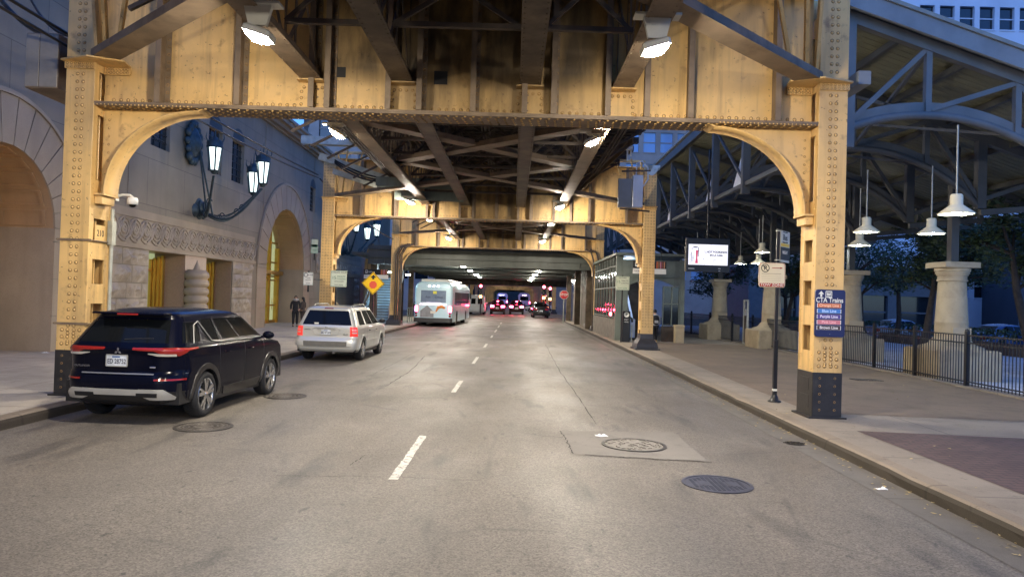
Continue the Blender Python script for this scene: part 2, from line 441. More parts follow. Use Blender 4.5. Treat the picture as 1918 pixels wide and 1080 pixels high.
M['asphalt'] = road_material()
M['concrete'] = concrete_material('sidewalk_concrete', (.285, .24, .185), 1.7, jx=2.1)
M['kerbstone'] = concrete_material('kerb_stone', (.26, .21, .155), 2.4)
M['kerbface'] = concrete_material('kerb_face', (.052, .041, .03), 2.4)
M['brownpave'] = concrete_material('brown_paving', (.205, .15, .10), 1.83, .8, 1.83, .72)
M['purplepave'] = brickish('brick_paving', (.105, .066, .058), (.135, .083, .072), (.065, .046, .042), 1.0, .22, .11, .8, 'xy', .3, .012)
M['plaza'] = concrete_material('plaza_concrete', (.84, .85, .88), 3.0, jx=3.0)
M['patch'] = concrete_material('patch_concrete', (.205, .187, .165), 0)
M['linepaint'] = pbr('line_paint', (.62, .60, .54), .6, var=.1, vs=4, stain=((.17, .16, .145), 14, .50, .60, .85))

def strip(name, left, right, z, mat, kind='structure', thick=None):
    mb = MB()
    n = len(left)
    for i in range(n - 1):
        a, b, c, d = left[i], right[i], right[i + 1], left[i + 1]
        mb.quad((a[0], a[1], z), (b[0], b[1], z), (c[0], c[1], z), (d[0], d[1], z))
    o = mb.build(name, mat); tag(o, kind=kind); return o

KR = [(4.20, -9), (4.22, 6), (4.28, 12), (4.38, 21), (4.46, 45), (4.46, 61)]
KL = [(-6.62, -9), (-6.58, 10.5), (-6.40, 20), (-6.12, 45), (-6.05, 61)]
g = MB(); g.quad((-900, -300, -.06), (900, -300, -.06), (900, 1500, -.06), (-900, 1500, -.06)); tag(g.build('ground', M['asphalt']), kind='structure')
r = MB(); r.quad((-60, 61, -.004), (60, 61, -.004), (60, 84, -.004), (-60, 84, -.004)); tag(r.build('cross_street', M['asphalt']), kind='structure')
r = MB(); r.quad((-7.2, -9, 0), (6, -9, 0), (6, 400, 0), (-7.2, 400, 0)); tag(r.build('road', M['asphalt']), kind='structure')

def kerb(name, pts, sgn):
    """stone kerb with a worn rounded nose; sgn=+1 pavement lies to +x"""
    mb = MB(); prof = [(-.012, -.02), (-.006, .09), (.012, .132), (.05, .15), (.2, .152)]
    dense = []
    for (x0, y0), (x1, y1) in zip(pts[:-1], pts[1:]):
        k = max(1, int((y1 - y0) / .5))
        for i in range(k):
            t = i / k; dense.append((x0 + (x1 - x0) * t, y0 + (y1 - y0) * t))
    dense.append(pts[-1])
    vs = []; m = len(prof)
    for x, y in dense:
        j = noise.noise((x * 3, y * 1.3, 0)) * .032
        for k, (dx, dz) in enumerate(prof):
            vs.append((x + sgn * (dx + j * (k in (1, 2, 3))), y, dz - abs(j) * .5 * (k in (2, 3))))
    fs = [(i * m + k, (i + 1) * m + k, (i + 1) * m + k + 1, i * m + k + 1) for i in range(len(dense) - 1) for k in range(m - 1)]
    mb.add(vs, fs); o = mb.build(name, M['kerbstone']); tag(o, kind='structure')
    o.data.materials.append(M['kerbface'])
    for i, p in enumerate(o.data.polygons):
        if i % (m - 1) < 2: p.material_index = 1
    return o
kerb('kerb_right', KR, 1); kerb('kerb_left', KL, -1)
def off(pts, d): return [(x + d, y) for x, y in pts]
strip('pavement_right', off(KR, .2), [(40, y) for x, y in KR], .148, M['concrete'])
M['concrete_pale'] = concrete_material('pale_sidewalk_concrete', (.44, .39, .325), 1.7, jx=2.1)
strip('pavement_left', [(-16, y) for x, y in KL], off(KL, -.2), .148, M['concrete_pale'])
strip('pavement_brick', [(5.03, -9), (5.0, 6.9), (4.99, 10.25)], [(10.9, -9), (10.9, 6.9), (10.9, 9.7)], .153, M['purplepave'])
strip('pavement_brown', [(5.05, 11.9), (5.15, 16), (5.3, 21), (5.5, 31.5)], [(10.7, 11.4), (10.7, 16), (10.6, 21), (10.6, 31.5)], .153, M['brownpave'])
strip('plaza', [(11.2, 0), (11.2, 58)], [(20.4, 0), (20.4, 58)], .153, M['plaza'])
strip('gutter_right', off(KR, -.42), off(KR, -.014), .004, concrete_material('gutter', (.145, .132, .115), 2.4))
# pavements beyond the cross street
for nm, x0, x1 in (('far_pavement_right', 4.5, 14), ('far_pavement_left', -16, -6.05)):
    b = MB(); b.box(x0, x1, 84, 400, -.03, .15); tag(b.build(nm, M['concrete']), kind='structure')

# road markings: worn lane dashes
def dash(y0, y1, x0, x1):
    mb = MB(); n = 14; rnd = random.Random(int(y0 * 10))
    for i in range(n):
        t0, t1 = i / n, (i + 1) / n
        def ex(t): return x0 + (x1 - x0) * t, y0 + (y1 - y0) * t
        (xa, ya), (xb, yb) = ex(t0), ex(t1)
        j = [rnd.uniform(-.008, .008) for _ in range(4)]
        mb.quad((xa - .048 + j[0], ya, .004), (xa + .048 + j[1], ya, .004), (xb + .048 + j[2], yb, .004), (xb - .048 + j[3], yb, .004))
    tag(mb.build('lane_dash', M['linepaint']), kind='structure')
for y0, y1 in ((7.35, 9.7), (14.2, 16.2), (20.5, 22.8), (27.4, 29.5), (34.2, 36.3), (39.8, 43.2), (46.4, 49.5), (53, 56)):
    dash(y0, y1, -1.23 + y0 * .0062, -1.23 + y1 * .0062)

# concrete patch with cracked edges round a manhole
mb = MB(); mb.quad((.78, 8.78, .004), (2.42, 8.62, .004), (2.42, 10.55, .004), (.74, 10.35, .004)); tag(mb.build('road_patch', M['patch']), kind='structure')
mb = MB(); rnd = random.Random(3)
def crack(pts, w):
    P = []
    for a, b in zip(pts[:-1], pts[1:]):
        k = 14
        for i in range(k):
            t = i / k; P.append((a[0] + (b[0] - a[0]) * t + rnd.uniform(-.018, .018), a[1] + (b[1] - a[1]) * t + rnd.uniform(-.02, .02)))
    P.append(pts[-1])
    for i, (a, b) in enumerate(zip(P[:-1], P[1:])):
        d = Vector((b[0] - a[0], b[1] - a[1])); n = Vector((-d.y, d.x)).normalized() * w * rnd.uniform(.4, 1.3)
        mb.quad((a[0] - n.x, a[1] - n.y, .007), (a[0] + n.x, a[1] + n.y, .007), (b[0] + n.x, b[1] + n.y, .007), (b[0] - n.x, b[1] - n.y, .007))
crack([(.95, 8.8), (1.5, 8.72), (2.45, 8.6)], .011); crack([(.74, 10.35), (.78, 9.6), (.8, 8.85)], .009)
crack([(-2.6, 14.8), (-2.55, 18), (-2.75, 22.5)], .012); crack([(-1.75, 7.9), (-1.7, 8.4)], .006); crack([(-2.4, 7.35), (-1.2, 7.45), (-.3, 7.4)], .005)
crack([(1.35, 11), (1.3, 19), (1.42, 30)], .008); crack([(-3.3, 17), (-3.25, 21), (-3.3, 33)], .006); crack([(-6, 15.5), (-2.6, 15.4), (.5, 15.6), (4.2, 15.3)], .007); crack([(-6, 25.4), (0, 25.2), (4.3, 25.4)], .01)
tag(mb.build('road_cracks', plain('crack_dark', (.05, .045, .04), .9)), kind='structure')

# ------------------------------------------------------------------ manhole covers
def manhole(x, y, r, label, mat, pattern, sx=1.0, z=.0):
    t = empty('manhole_cover', (x, y, z), 0, label, 'manhole cover', 'manhole covers in the road')
    fr = MB(); fr.lathe([(r * .90, .004), (r * .90, .010), (r, .010), (r, .002)], n=36, smooth=False); fr.build('rim', mat[1], t)
    pl = MB(); pl.lathe([(0, .006), (r * .885, .006), (r * .885, .001)], n=36, smooth=False)
    if pattern == 'rings':
        for q in (.3, .48, .66, .8): pl.lathe([(r * (q - .035), .006), (r * (q - .025), .012), (r * (q + .025), .012), (r * (q + .035), .006)], n=30, smooth=False)
        for k in range(24):
            a = 2 * PI * k / 24; pl.bar((math.cos(a) * r * .34, math.sin(a) * r * .34, .007), (math.cos(a) * r * .85, math.sin(a) * r * .85, .007), .008, .012)
    elif pattern == 'grid':
        for i in range(-6, 7):
            for j in range(-8, 9):
                px, py = i * r * .135, j * r * .1
                if math.hypot(px, py) < r * .8 and not (abs(j) < 3 and abs(abs(i) - 3) < 1.2): pl.box(px - r * .045, px + r * .045, py - r * .03, py + r * .03, .006, .011)
        for s in (-1, 1): pl.box(s * r * .405 - r * .12, s * r * .405 + r * .12, -r * .26, r * .26, .006, .010)
    else:
        rnd = random.Random(5)
        for k in range(70):
            a, q = rnd.uniform(0, 2 * PI), r * .82 * math.sqrt(rnd.random()); b = rnd.uniform(0, PI)
            pl.bar((math.cos(a) * q, math.sin(a) * q, .008), (math.cos(a) * q + .05 * math.cos(b), math.sin(a) * q + .05 * math.sin(b), .008), .014, .010)
    pl.build('lid', mat[0], t); t.scale = (sx, 1, 1)
iron = pbr('cast_iron', (.12, .105, .088), .5, .3, var=.35, vs=14); iron2 = pbr('cast_iron_dark', (.05, .045, .04), .5, .3, var=.35)
ironblue = pbr('cast_iron_blue', (.085, .088, .115), .42, .4, var=.3, vs=8); ironpale = pbr('cast_iron_pale', (.22, .20, .17), .6, .1, var=.3, vs=14)
manhole(-4.24, 9.86, .39, 'ringed iron manhole cover in the road behind the rear wheel of the dark blue car', (iron, iron2), 'rings')
manhole(-4.11, 12.98, .38, 'ringed iron manhole cover beside the front wheel of the dark blue car', (iron, iron2), 'rings')
manhole(1.66, 9.48, .43, 'pale worn manhole cover set in the cracked concrete patch', (ironpale, iron2), 'specks', 1, .005)
manhole(2.22, 7.57, .37, 'bluish iron manhole cover with a grid of raised blocks, nearest the camera', (ironblue, ironblue), 'grid')
manhole(3.98, 9.92, .13, 'small round valve cover beside the right kerb', (iron2, iron2), 'specks')
t = empty('drain_grate', (8.8, 17.64, .152), 0, 'flat dark rectangular utility cover in the brown pavement', 'utility cover')
mb = MB(); mb.box(-.33, .33, -.2, .2, .001, .01); mb.build('plate', iron2, t)
mb = MB()
for i in range(9): mb.box(-.3 + i * .07, -.27 + i * .07, -.17, .17, .01, .016)
mb.build('ribs', iron, t)

# litter and fallen leaves along the right kerb
mb = MB(); rnd = random.Random(11)
for k in range(420):
    y = rnd.uniform(5.2, 24); x = 4.24 + (y - 6) * .008 - abs(rnd.gauss(0, .16)) - .015
    if k % 4 == 0: x = 4.5 + rnd.random() ** 2 * 5; z = .159
    else: z = .009
    a = rnd.uniform(0, 2 * PI); s = rnd.uniform(.008, .026)
    p = [(x + s * math.cos(a + q) * e, y + s * math.sin(a + q) * e, z + rnd.uniform(0, .012)) for q, e in ((0, 1.3), (1.3, .7), (PI, 1.2), (4.6, .7))]
    mb.add(p, [(0, 1, 2, 3)])
tag(mb.build('fallen_leaves', pbr('dry_leaf', (.42, .33, .16), .8, var=.5, vs=12)), 'scatter of small dry yellow leaves along the right kerb', 'leaves', kind='stuff')
def paper(name, x, y, z, s, label, seed):
    rnd = random.Random(seed); mb = MB()
    mb.grid(lambda u, v: (x + (u - .5) * s * 2.2 + rnd.uniform(-.2, .2) * s, y + (v - .5) * s * 1.5 + rnd.uniform(-.2, .2) * s, z + rnd.uniform(.0, .55) * s * (1 if 0 < u < 1 and 0 < v < 1 else .2)), 4, 3, False)
    tag(mb.build(name, M['paperwhite']), label, 'litter')
paper('paper_scrap', 1.30, 10.05, .006, .075, 'crumpled white paper scrap beside the manhole in the concrete patch', 1)
paper('paper_scrap', 3.95, 7.55, .006, .05, 'crumpled white paper scrap in the gutter of the right kerb', 2)
paper('paper_scrap', -12.0, 18.3, .15, .07, 'white paper scrap at the foot of the big stone arch', 4)
# ------------------------------------------------------------------ elevated railway
XL, XR, WC = -6.82, 4.80, .46           # inner faces of the columns, column width
D = 15.29; F0 = 11.33
ZF = 4.87; ZT = 7.02
def frame_y(k): return F0 + D * k
def rivets_line(mb, a, b, step, r, d, n=6):
    a = Vector(a); b = Vector(b); L = (b - a).length; k = max(1, int(L / step))
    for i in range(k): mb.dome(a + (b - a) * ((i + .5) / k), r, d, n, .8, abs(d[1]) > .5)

def column_mesh(mb, xc, rows, z0=.15, riv=True, inner=1):
    """riveted box column: plates front and back, angles and battens on the open sides"""
    h = WC / 2
    mb.cbox(xc - h, xc + h, 0, .028, z0, ZT + .05, .006); mb.box(xc - h, xc + h, .572, .6, z0, ZT + .05)
    for s in (-1, 1):
        x0, x1 = (xc + s * (h - .03), xc + s * (h - .006)) if s > 0 else (xc - h + .006, xc - h + .03)
        mb.box(x0, x1, .028, .135, z0, ZT); mb.box(x0, x1, .465, .572, z0, ZT)
        z = z0
        for zb, hb in ((.15, .32), (.87, .34), (1.62, .32), (2.34, .30), (3.0, .42), (3.42, .2), (4.68, .24), (5.38, .3), (6.3, .3)):
            mb.box(x0 + (.0 if s < 0 else .004), x1 + (.004 if s > 0 else .0) - (.004 if s > 0 else 0), .136, .464, zb, zb + hb)
            if riv:
                xr = xc + s * (h - .006)
                for zz in (zb + .06, zb + hb - .06):
                    if zz < 4: mb.dome((xr, .08, zz), .016, (s, 0, 0)); mb.dome((xr, .52, zz), .016, (s, 0, 0))
    mb.box(xc - .16, xc + .16, .29, .31, z0, ZT)
    if riv:
        offs = (-.046, .046) if rows == 2 else (-.16, -.055, .055, .16)
        for o in offs: rivets_line(mb, (xc + o, 0, .95), (xc + o, 0, 7.0), .125 if rows == 2 else .11, .021, (0, -1, 0), 7)
        if rows == 2:
            for o in (-.14, -.05, .05, .14): rivets_line(mb, (xc + o, 0, .92), (xc + o, 0, 1.25), .085, .022, (0, -1, 0), 7)

STIFF = [-5.83, -4.55, -3.36, -3.1, -2.12, -1.62, -.75, .08, .55, 1.42, 2.05, 2.75, 4.15]
SEATS = [-3.38, -1.90, .17, 1.67]       # rail girders

def girder_mesh(mb, riv=True):
    L, R = XL + .002, XR - .002
    mb.box(L, R, .292, .308, 4.87, ZT)                                   # web
    mb.box(L, R, .0, .60, ZT - .062, ZT - .028)
    for y0, y1 in ((.276, .2915), (.3085, .324)): mb.box(L, R, y0, y1, ZF + .001, ZF + .17)
    mb.box(L, R, .13, .29, ZF + .001, ZF + .018)
    if riv:
        rivets_line(mb, (L + .1, .276, ZF + .095), (R - .1, .276, ZF + .095), .118, .022, (0, -1, 0), 7)
        for y in (.07, .17, .27, .40, .52): rivets_line(mb, (L + .05 + y * .3, y, ZF - .059), (R - .05, y, ZF - .059), .135, .023, (0, 0, -1), 7)
        rivets_line(mb, (L + .02, .002, ZF - .05), (L + 1.6, .002, ZF - .05), .06, .012, (0, -1, 0))
        rivets_line(mb, (R - 1.6, .002, ZF - .05), (R - .02, .002, ZF - .05), .06, .012, (0, -1, 0))
    for x in SEATS:                                                         # bearing seats under the rail girders
        mb.box(x - .21, x + .21, .255, .2755, ZF + .02, 5.33); mb.box(x - .22, x + .22, .06, .2755, 5.332, 5.352)
        if riv:
            rivets_line(mb, (x - .2, .255, 5.26), (x + .2, .255, 5.26), .09, .020, (0, -1, 0))
            for s in (-1, 1): rivets_line(mb, (x + s * .19, .255, ZF + .06), (x + s * .19, .255, 5.24), .095, .020, (0, -1, 0))

def knee_mesh(mb, side, riv=True):
    xi = XL if side < 0 else XR; d = -side
    cx, cz, a, b = xi + d * 1.63, 3.41, 1.49, 1.375
    arc = [(cx - d * a * math.cos(t), cz + b * math.sin(t)) for t in [PI / 2 * i / 16 for i in range(17)]]
    for (p, q) in zip(arc[:-1], arc[1:]):                                   # web plate in slices up to the flange
        mb.add([(p[0], .290, p[1]), (q[0], .290, q[1]), (q[0], .290, ZF - .06), (p[0], .290, ZF - .06), (p[0], .310, p[1]), (q[0], .310, q[1]), (q[0], .310, ZF - .06), (p[0], .310, ZF - .06)], [(0, 1, 2, 3), (7, 6, 5, 4)])
    mb.box(min(xi + d * .002, arc[0][0]), max(xi + d * .002, arc[0][0]), .29, .31, 3.41, ZF - .06)
    mb.box(min(xi + d * .002, xi + d * .17), max(xi + d * .002, xi + d * .17), .08, .52, 3.375, 3.405)
    mb.box(min(xi + d * .002, xi + d * .12), max(xi + d * .002, xi + d * .12), .12, .48, 3.24, 3.37)
    fl = []
    for t in [PI / 2 * i / 20 for i in range(21)]:
        c, s = math.cos(t), math.sin(t)
        fl.append(((cx - d * a * c, cz + b * s), (cx - d * (a - .022) * c, cz + (b - .022) * s)))
    for (p, q) in zip(fl[:-1], fl[1:]):
        vs = []
        for y in (.09, .51): vs += [(p[0][0], y, p[0][1]), (q[0][0], y, q[0][1]), (q[1][0], y, q[1][1]), (p[1][0], y, p[1][1])]
        mb.add(vs, [(0, 1, 2, 3), (7, 6, 5, 4), (0, 4, 5, 1), (2, 6, 7, 3)], True)
    e = fl[-1][0]; mb.bar((e[0], .3, e[1] - .01), (e[0] + d * .13, .3, e[1] + .06), .42, .022)
    if riv:
        rivets_line(mb, (xi + d * .1, .285, 3.5), (xi + d * .1, .285, 4.7), .12, .014, (0, -1, 0))

def gusset_mesh(mb, side, riv=True):
    xi = XL if side < 0 else XR; d = -side; z = 5.50
    poly = [(xi - d * .5, -.09), (xi + d * .04, -.30), (xi + d * .50, -.06), (xi + d * .44, .27), (xi + d * .012, .27), (xi + d * .012, -.012), (xi - d * .5, -.012)]
    if d < 0: poly = poly[::-1]
    mb.prism(poly, 'z', z - .012, z + .012)
    mb.box(min(xi + d * .01, xi + d * .43), max(xi + d * .01, xi + d * .43), .24, .272, z - .13, z - .013)
    mb.box(min(xi - d * .47, xi), max(xi - d * .47, xi), -.032, -.006, z - .12, z - .013)
    if riv:
        for zz in (z - .04, z - .095):
            rivets_line(mb, (xi + d * .03, .24, zz), (xi + d * .42, .24, zz), .055, .017, (0, -1, 0))
            rivets_line(mb, (xi - d * .46, -.032, zz), (xi - d * .01, -.032, zz), .06, .015, (0, -1, 0))
        for k in range(8): mb.dome((xi + d * (.06 + .05 * k), -.03 + .02 * (k % 3), z + .012), .017, (0, 0, 1))

def brace(name, a, b, mat, parent, w=.34):
    """flat built-up lateral brace: two plates and a web"""
    mb = MB()
    mb.bar(a, b, w, .022); A = Vector(a); B = Vector(b); d = (B - A).normalized(); s = d.cross(Vector((0, 0, 1))).normalized()
    for k in (-1, 1):
        o = s * (k * (w / 2 - .012)) + Vector((0, 0, .062)); mb.bar(A + o, B + o, .022, .10)
    return mb.build(name, mat, parent)

def portal_frame(k, label, detail=2, mats=None):
    t = empty('portal_frame', (0, frame_y(k), 0), 0, label, 'steel frame', 'steel portal frames of the elevated railway')
    riv = detail >= 1
    P = mats or M['paint']
    for side in (-1, 1):
        xi = XL if side < 0 else XR; xc = xi + side * WC / 2
        mb = MB(); column_mesh(mb, xc, 2 if k == 0 else 4, .15 if k == 0 else .72, riv); col = mb.build('column', P, t)
        # black painted foot
        mb = MB()
        if k == 0:
            mb.cbox(xc - WC / 2 - .006, xc + WC / 2 + .006, -.006, .607, .148, .875, .006)
            mb.box(xc - .3, xc + .3, -.05, .65, .148, .175)
            for s in (-1, 1):
                for z in (.3, .58): mb.cbox(xc + s * (WC / 2 - .002) - .012, xc + s * (WC / 2 - .002) + .012, .13, .47, z, z + .2, .004)
            for o in (-.12, .12): rivets_line(mb, (xc + o, -.006, .22), (xc + o, -.006, .85), .12, .014, (0, -1, 0))
        else:
            def ring(e, z): return [(xc - e[0], .3 - e[1], z), (xc + e[0], .3 - e[1], z), (xc + e[0], .3 + e[1], z), (xc - e[0], .3 + e[1], z)]
            lv = [((.46, .56), .148), ((.46, .56), .2), ((.40, .52), .21), ((.40, .52), .25), ((.37, .48), .38), ((.25, .34), .56), ((.242, .31), .74)]
            vs = []
            for e, z in lv: vs += ring(e, z)
            fs = [(i * 4 + j, i * 4 + (j + 1) % 4, (i + 1) * 4 + (j + 1) % 4, (i + 1) * 4 + j) for i in range(len(lv) - 1) for j in range(4)]
            mb.add(vs, fs + [(24, 25, 26, 27)])
        mb.build('column_base', M['blackpaint'], col)
        mb = MB(); knee_mesh(mb, side, riv); mb.build('knee_bracket', P, t)
        mb = MB(); gusset_mesh(mb, side, riv); mb.build('gusset_plate', P, t)
        if k == 0:   # steel strapping bands
            for z in (1.28, 2.62):
                mb = MB(); e = WC / 2 + .012
                mb.box(xc - e - .03, xc + e + .03, -.016, -.004, z, z + .035); mb.box(xc - e - .03, xc + e + .03, .604, .616, z, z + .035)
                for sx in (-1, 1): mb.tube([(xc + sx * (e + .012), -.04, z + .018), (xc + sx * (e + .012), .64, z + .018)], .011, 6)
                if side < 0: mb.build('strap_band', M['brace'], col)
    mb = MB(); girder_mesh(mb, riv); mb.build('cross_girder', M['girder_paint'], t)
    mb = MB(); mb.box(XL + .002, XR - .002, 0, .60, ZF - .034, ZF); mb.box(XL + .002, XR - .002, .012, .588, ZF - .058, ZF - .0345); mb.build('bottom_flange', M['brace'], t)
    for x in STIFF:
        mb = MB(); mb.box(x - .011, x + .011, .03, .2755, ZF + .012, ZT - .08); mb.box(x + .012, x + .095, .276 - .014, .276 - .001, ZF + .012, ZT - .08)
        mb.box(x - .04, x + .05, .016, .03, ZF + .012, ZT - .08)
        if riv: rivets_line(mb, (x + .058, .262, ZF + .05), (x + .058, .262, ZT - .1), .12, .020, (0, -1, 0))
        mb.build('web_stiffener', M['brace'] if detail else P, t)
    return t

f0 = portal_frame(0, 'nearest ochre steel portal frame, with arched knees and black column feet', 2)
f1 = portal_frame(1, 'second ochre steel portal frame, rising from the silver car and the station entrance', 2)
f2 = portal_frame(2, 'third ochre steel portal frame, at the stair and the rear of the bus', 1)

# black leak stain and square cut-outs on the web of the nearest frame
stainm = pbr('leak_stain', (.03, .02, .012), .6, var=.4, vs=6)
for x, z, ww, mm in ((-2.95, 5.45, .085, 'dark'), (-1.3, 5.38, .11, 'dark')):
    mb = MB(); mb.box(x - ww, x + ww, .284, .2915, z, z + 2 * ww); mb.build('web_opening', M['black'], f0)
# number plate on the column beside the car
mb = MB(); xn = XL + .006
mb.box(xn - .004, xn + .006, .15, .45, 2.62, 2.9); npl = mb.build('number_plate', M['paint'], f0)
text('number', '210', .15, M['signblack'], npl, (xn + .008, .30, 2.765), (PI / 2, 0, PI / 2), sx=.9)
# conduit down the inner side of the left column
mb = MB(); mb.tube([(XL + .05, .56, .2), (XL + .05, .56, 3.2)], .03); mb.box(XL + .01, XL + .09, .5, .62, 2.6, 3.0); mb.build('conduit', M['galv'], f0)
mb = MB(); mb.box(XL + .01, XL + .15, .3, .34, 3.42, 3.7); mb.build('bracket_box', M['dark_steel'], f0)
# scrap of torn white sheeting on the second frame's column top
mb = MB(); rnd = random.Random(2)
mb.grid(lambda u, v: (4.75 + u * .6, -.06 - .05 * math.sin(u * 7 + v * 3), 7.06 - v * (.18 + .22 * math.sin(u * 3.1) ** 2)), 8, 5)
mb.build('torn_sheeting', M['galv'], f1)
# vertical pipes clipped to the third frame's columns
for xs, nm in (([-6.98, -6.86, -6.74, -6.64], 'pipe'), ([4.66, 4.95], 'pipe')):
    for x in xs:
        mb = MB(); mb.tube([(x, -.08, .16), (x, -.08, 4.3), (x + (.25 if x < 0 else -.15), -.08, 4.75), (x + (.7 if x < 0 else -.5), -.08, 4.95)], .045); mb.build(nm, M['dark_steel'], f2)

# span: rail girders, outer lattices, ties, rails, lateral braces
def lattice_girder(x, y0, y1, z0, z1, label, w=.30, mat=None, panels=12, group='lattice girders under the tracks'):
    t = empty('lattice_girder', (x, y0, 0), 0, label, 'lattice girder', group)
    L = y1 - y0; mat = mat or M['brace']
    mb = MB(); mb.box(-w / 2, w / 2, 0, L, z0, z0 + .022)
    for s in (-1, 1): mb.box(s * (w * .28) - .011, s * (w * .28) + .011, 0, L, z0 + .0221, z0 + .16)
    if w > .25:
        for s in (-1, 1): rivets_line(mb, (s * w * .4, .1, z0), (s * w * .4, L - .1, z0), .16, .015, (0, 0, -1), 5)
    mb.build('bottom_chord', mat, t)
    mb = MB(); mb.box(-w / 2, w / 2, 0, L, z1 - .022, z1)
    for s in (-1, 1): mb.box(s * (w * .28) - .011, s * (w * .28) + .011, 0, L, z1 - .15, z1 - .0221)
    mb.build('top_chord', mat, t)
    mb = MB()
    for i in range(panels):
        a, b = L * i / panels, L * (i + 1) / panels
        for s in (-1, 1):
            o = s * (w * .28 - .022)
            up = (i + (s > 0)) % 2
            p, q = ((o, a, z0 + .1), (o, b, z1 - .1)) if up else ((o, a, z1 - .1), (o, b, z0 + .1))
            mb.bar(p, q, .016, .085, (1, 0, 0) if False else (0, 0, 1))
            if w > .25: mb.bar((o, a, z0 + .03), (o, a, z1 - .03), .018, .07, (0, 1, 0))
    mb.build('lacing', M['paint'] if w < .25 else mat, t)
    return t

def span(k, span_name):
    y0, y1 = frame_y(k) + .602, frame_y(k + 1) - .002
    for x, nm in zip(SEATS, ('leftmost rail', 'left inner rail', 'right inner rail', 'rightmost rail')):
        lattice_girder(x, y0 - .29, y1 + .28, 5.355, 6.96, 'brown lattice girder under the %s, %s' % (nm, span_name), .34, M['brace'] if nm in ('leftmost rail', 'rightmost rail') else M['soot_shade'])
    # lateral bracing
    za = 5.53; ym = (y0 + y1) / 2
    for a, b, nm in (((XL + .15, frame_y(k) + .55, za), (1.65, ym + .2, za), 'from the left column to mid-span'),
                     ((XR - .15, frame_y(k) + .55, za - .028), (-3.35, ym + .0, za - .028), 'from the right column to mid-span'),
                     ((XL + .15, frame_y(k + 1) - .05, za), (1.65, ym - .1, za), 'running back from the left column'),
                     ((XR - .15, frame_y(k + 1) - .05, za - .028), (-3.35, ym - .3, za - .028), 'running back from the right column')):
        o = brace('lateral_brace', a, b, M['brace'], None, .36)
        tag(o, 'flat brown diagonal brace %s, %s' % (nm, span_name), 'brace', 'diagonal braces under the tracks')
    # cross struts between the rail girders
    t = empty('strut_lattice', (0, 0, 0), 0, 'dark cross struts tying the rail girders together, %s' % span_name, 'struts', 'cross struts between the rail girders')
    for i in range(1, 9):
        y = y0 + (y1 - y0) * i / 9
        mb = MB()
        for xa, xb in ((SEATS[0], SEATS[1]), (SEATS[1], SEATS[2]), (SEATS[2], SEATS[3])):
            a, b = xa + .14, xb - .14
            mb.bar((a, y, 5.62), (b, y, 5.62), .07, .07); mb.bar((a, y, 6.75), (b, y, 6.75), .07, .07)
            mb.bar((a, y, 5.62), (b, y, 6.75), .05, .06); mb.bar((a, y + .06, 6.75), (b, y + .06, 5.62), .05, .06)
        for xa, xb in ((-5.4, SEATS[0]), (SEATS[3], 3.6)):
            mb.bar((xa, y, 5.72), (xb, y, 6.8), .06, .06); mb.bar((xa, y, 6.86), (xb, y, 6.86), .07, .09)
        mb.build('strut', M['dark_steel'], t)
track_src = []
def track(k, span_name, src=None):
    if src is None:
        t = empty('railway_track', (0, frame_y(k), 0), 0, 'dark timber ties and steel rails overhead, %s' % span_name, 'railway track', 'spans of track overhead')
        mb = MB(); rnd = random.Random(k + 5); n = 36
        for i in range(n):
            y = D * (i + .2) / n; e = rnd.uniform(-.25, .25)
            mb.box(-5.55 + e, -1.0, y, y + .235, 7.06, 7.24); mb.box(-.72, 3.72 + e, y + .03, y + .265, 7.06, 7.24)
        mb.build('ties', M['wood'], t)
        mb = MB()
        for x in (SEATS[0] + .02, SEATS[1], SEATS[2], SEATS[3] - .02): mb.box(x - .035, x + .035, 0, D, 7.241, 7.40)
        for x in (-5.0, -1.1, -.62, 3.2): mb.box(x - .1, x + .1, 0, D, 7.241, 7.36)
        mb.build('rails', M['rail'], t)
        mb = MB(); mb.box(-5.55, -4.5, 0, D, 7.245, 7.30); mb.box(-2.6 + .75, -.1 + .15, 0, D, 7.245, 7.30); mb.box(2.7, 3.7, 0, D, 7.245, 7.30)
        mb.build('walkway_boards', M['wood'], t)
        return t
SPN = ['between the nearest and second frames', 'between the second and third frames']
span(-1, 'ahead of the nearest frame'); track(-1, 'ahead of the nearest frame')
for k in (0, 1): span(k, SPN[k]); track(k, SPN[k])
span_far = None

# ------------------------------------------------------------------ flood lamps
def flood_lamp(x, y, z, label, lens, tilt=0.0, top=5.5, far=False, rx=0.0):
    t = empty('flood_lamp', (x, y, z), 0, label, 'street lamp', 'flood lamps hung under the tracks')
    mb = MB(); mb.cbox(-.17, .17, -.145, .145, .02, .11, .025); b = mb.build('housing', M['lampbody'], t)
    mb = MB(); q_ = [(a * x_, b * y_, z_) for x_, y_, z_ in ((.138, .115, .019), (.123, .10, -.010), (.06, .045, -.048)) for a, b in ((-1, -1), (1, -1), (1, 1), (-1, 1))]
    mb.add(q_, [(j * 4 + i, j * 4 + (i + 1) % 4, j * 4 + 4 + (i + 1) % 4, j * 4 + 4 + i) for j in (0, 1) for i in range(4)] + [(8, 9, 10, 11)]); l = mb.build('lens', lens, t)
    for q in (b, l): q.rotation_euler = (rx, tilt, 0)
    if not far:
        mb = MB(); mb.add([(-.11, -.03, .15), (.11, -.03, .15), (.11, .03, .15), (-.11, .03, .15), (-.17, -.04, top - z), (.17, -.04, top - z), (.17, .04, top - z), (-.17, .04, top - z)],
                          [(0, 1, 5, 4), (1, 2, 6, 5), (2, 3, 7, 6), (3, 0, 4, 7), (4, 5, 6, 7), (3, 2, 1, 0)])
        mb.box(-.28, .28, -.1, .1, top - z, top - z + .03); mb.build('stem', M['lampbody'], t)
    return t
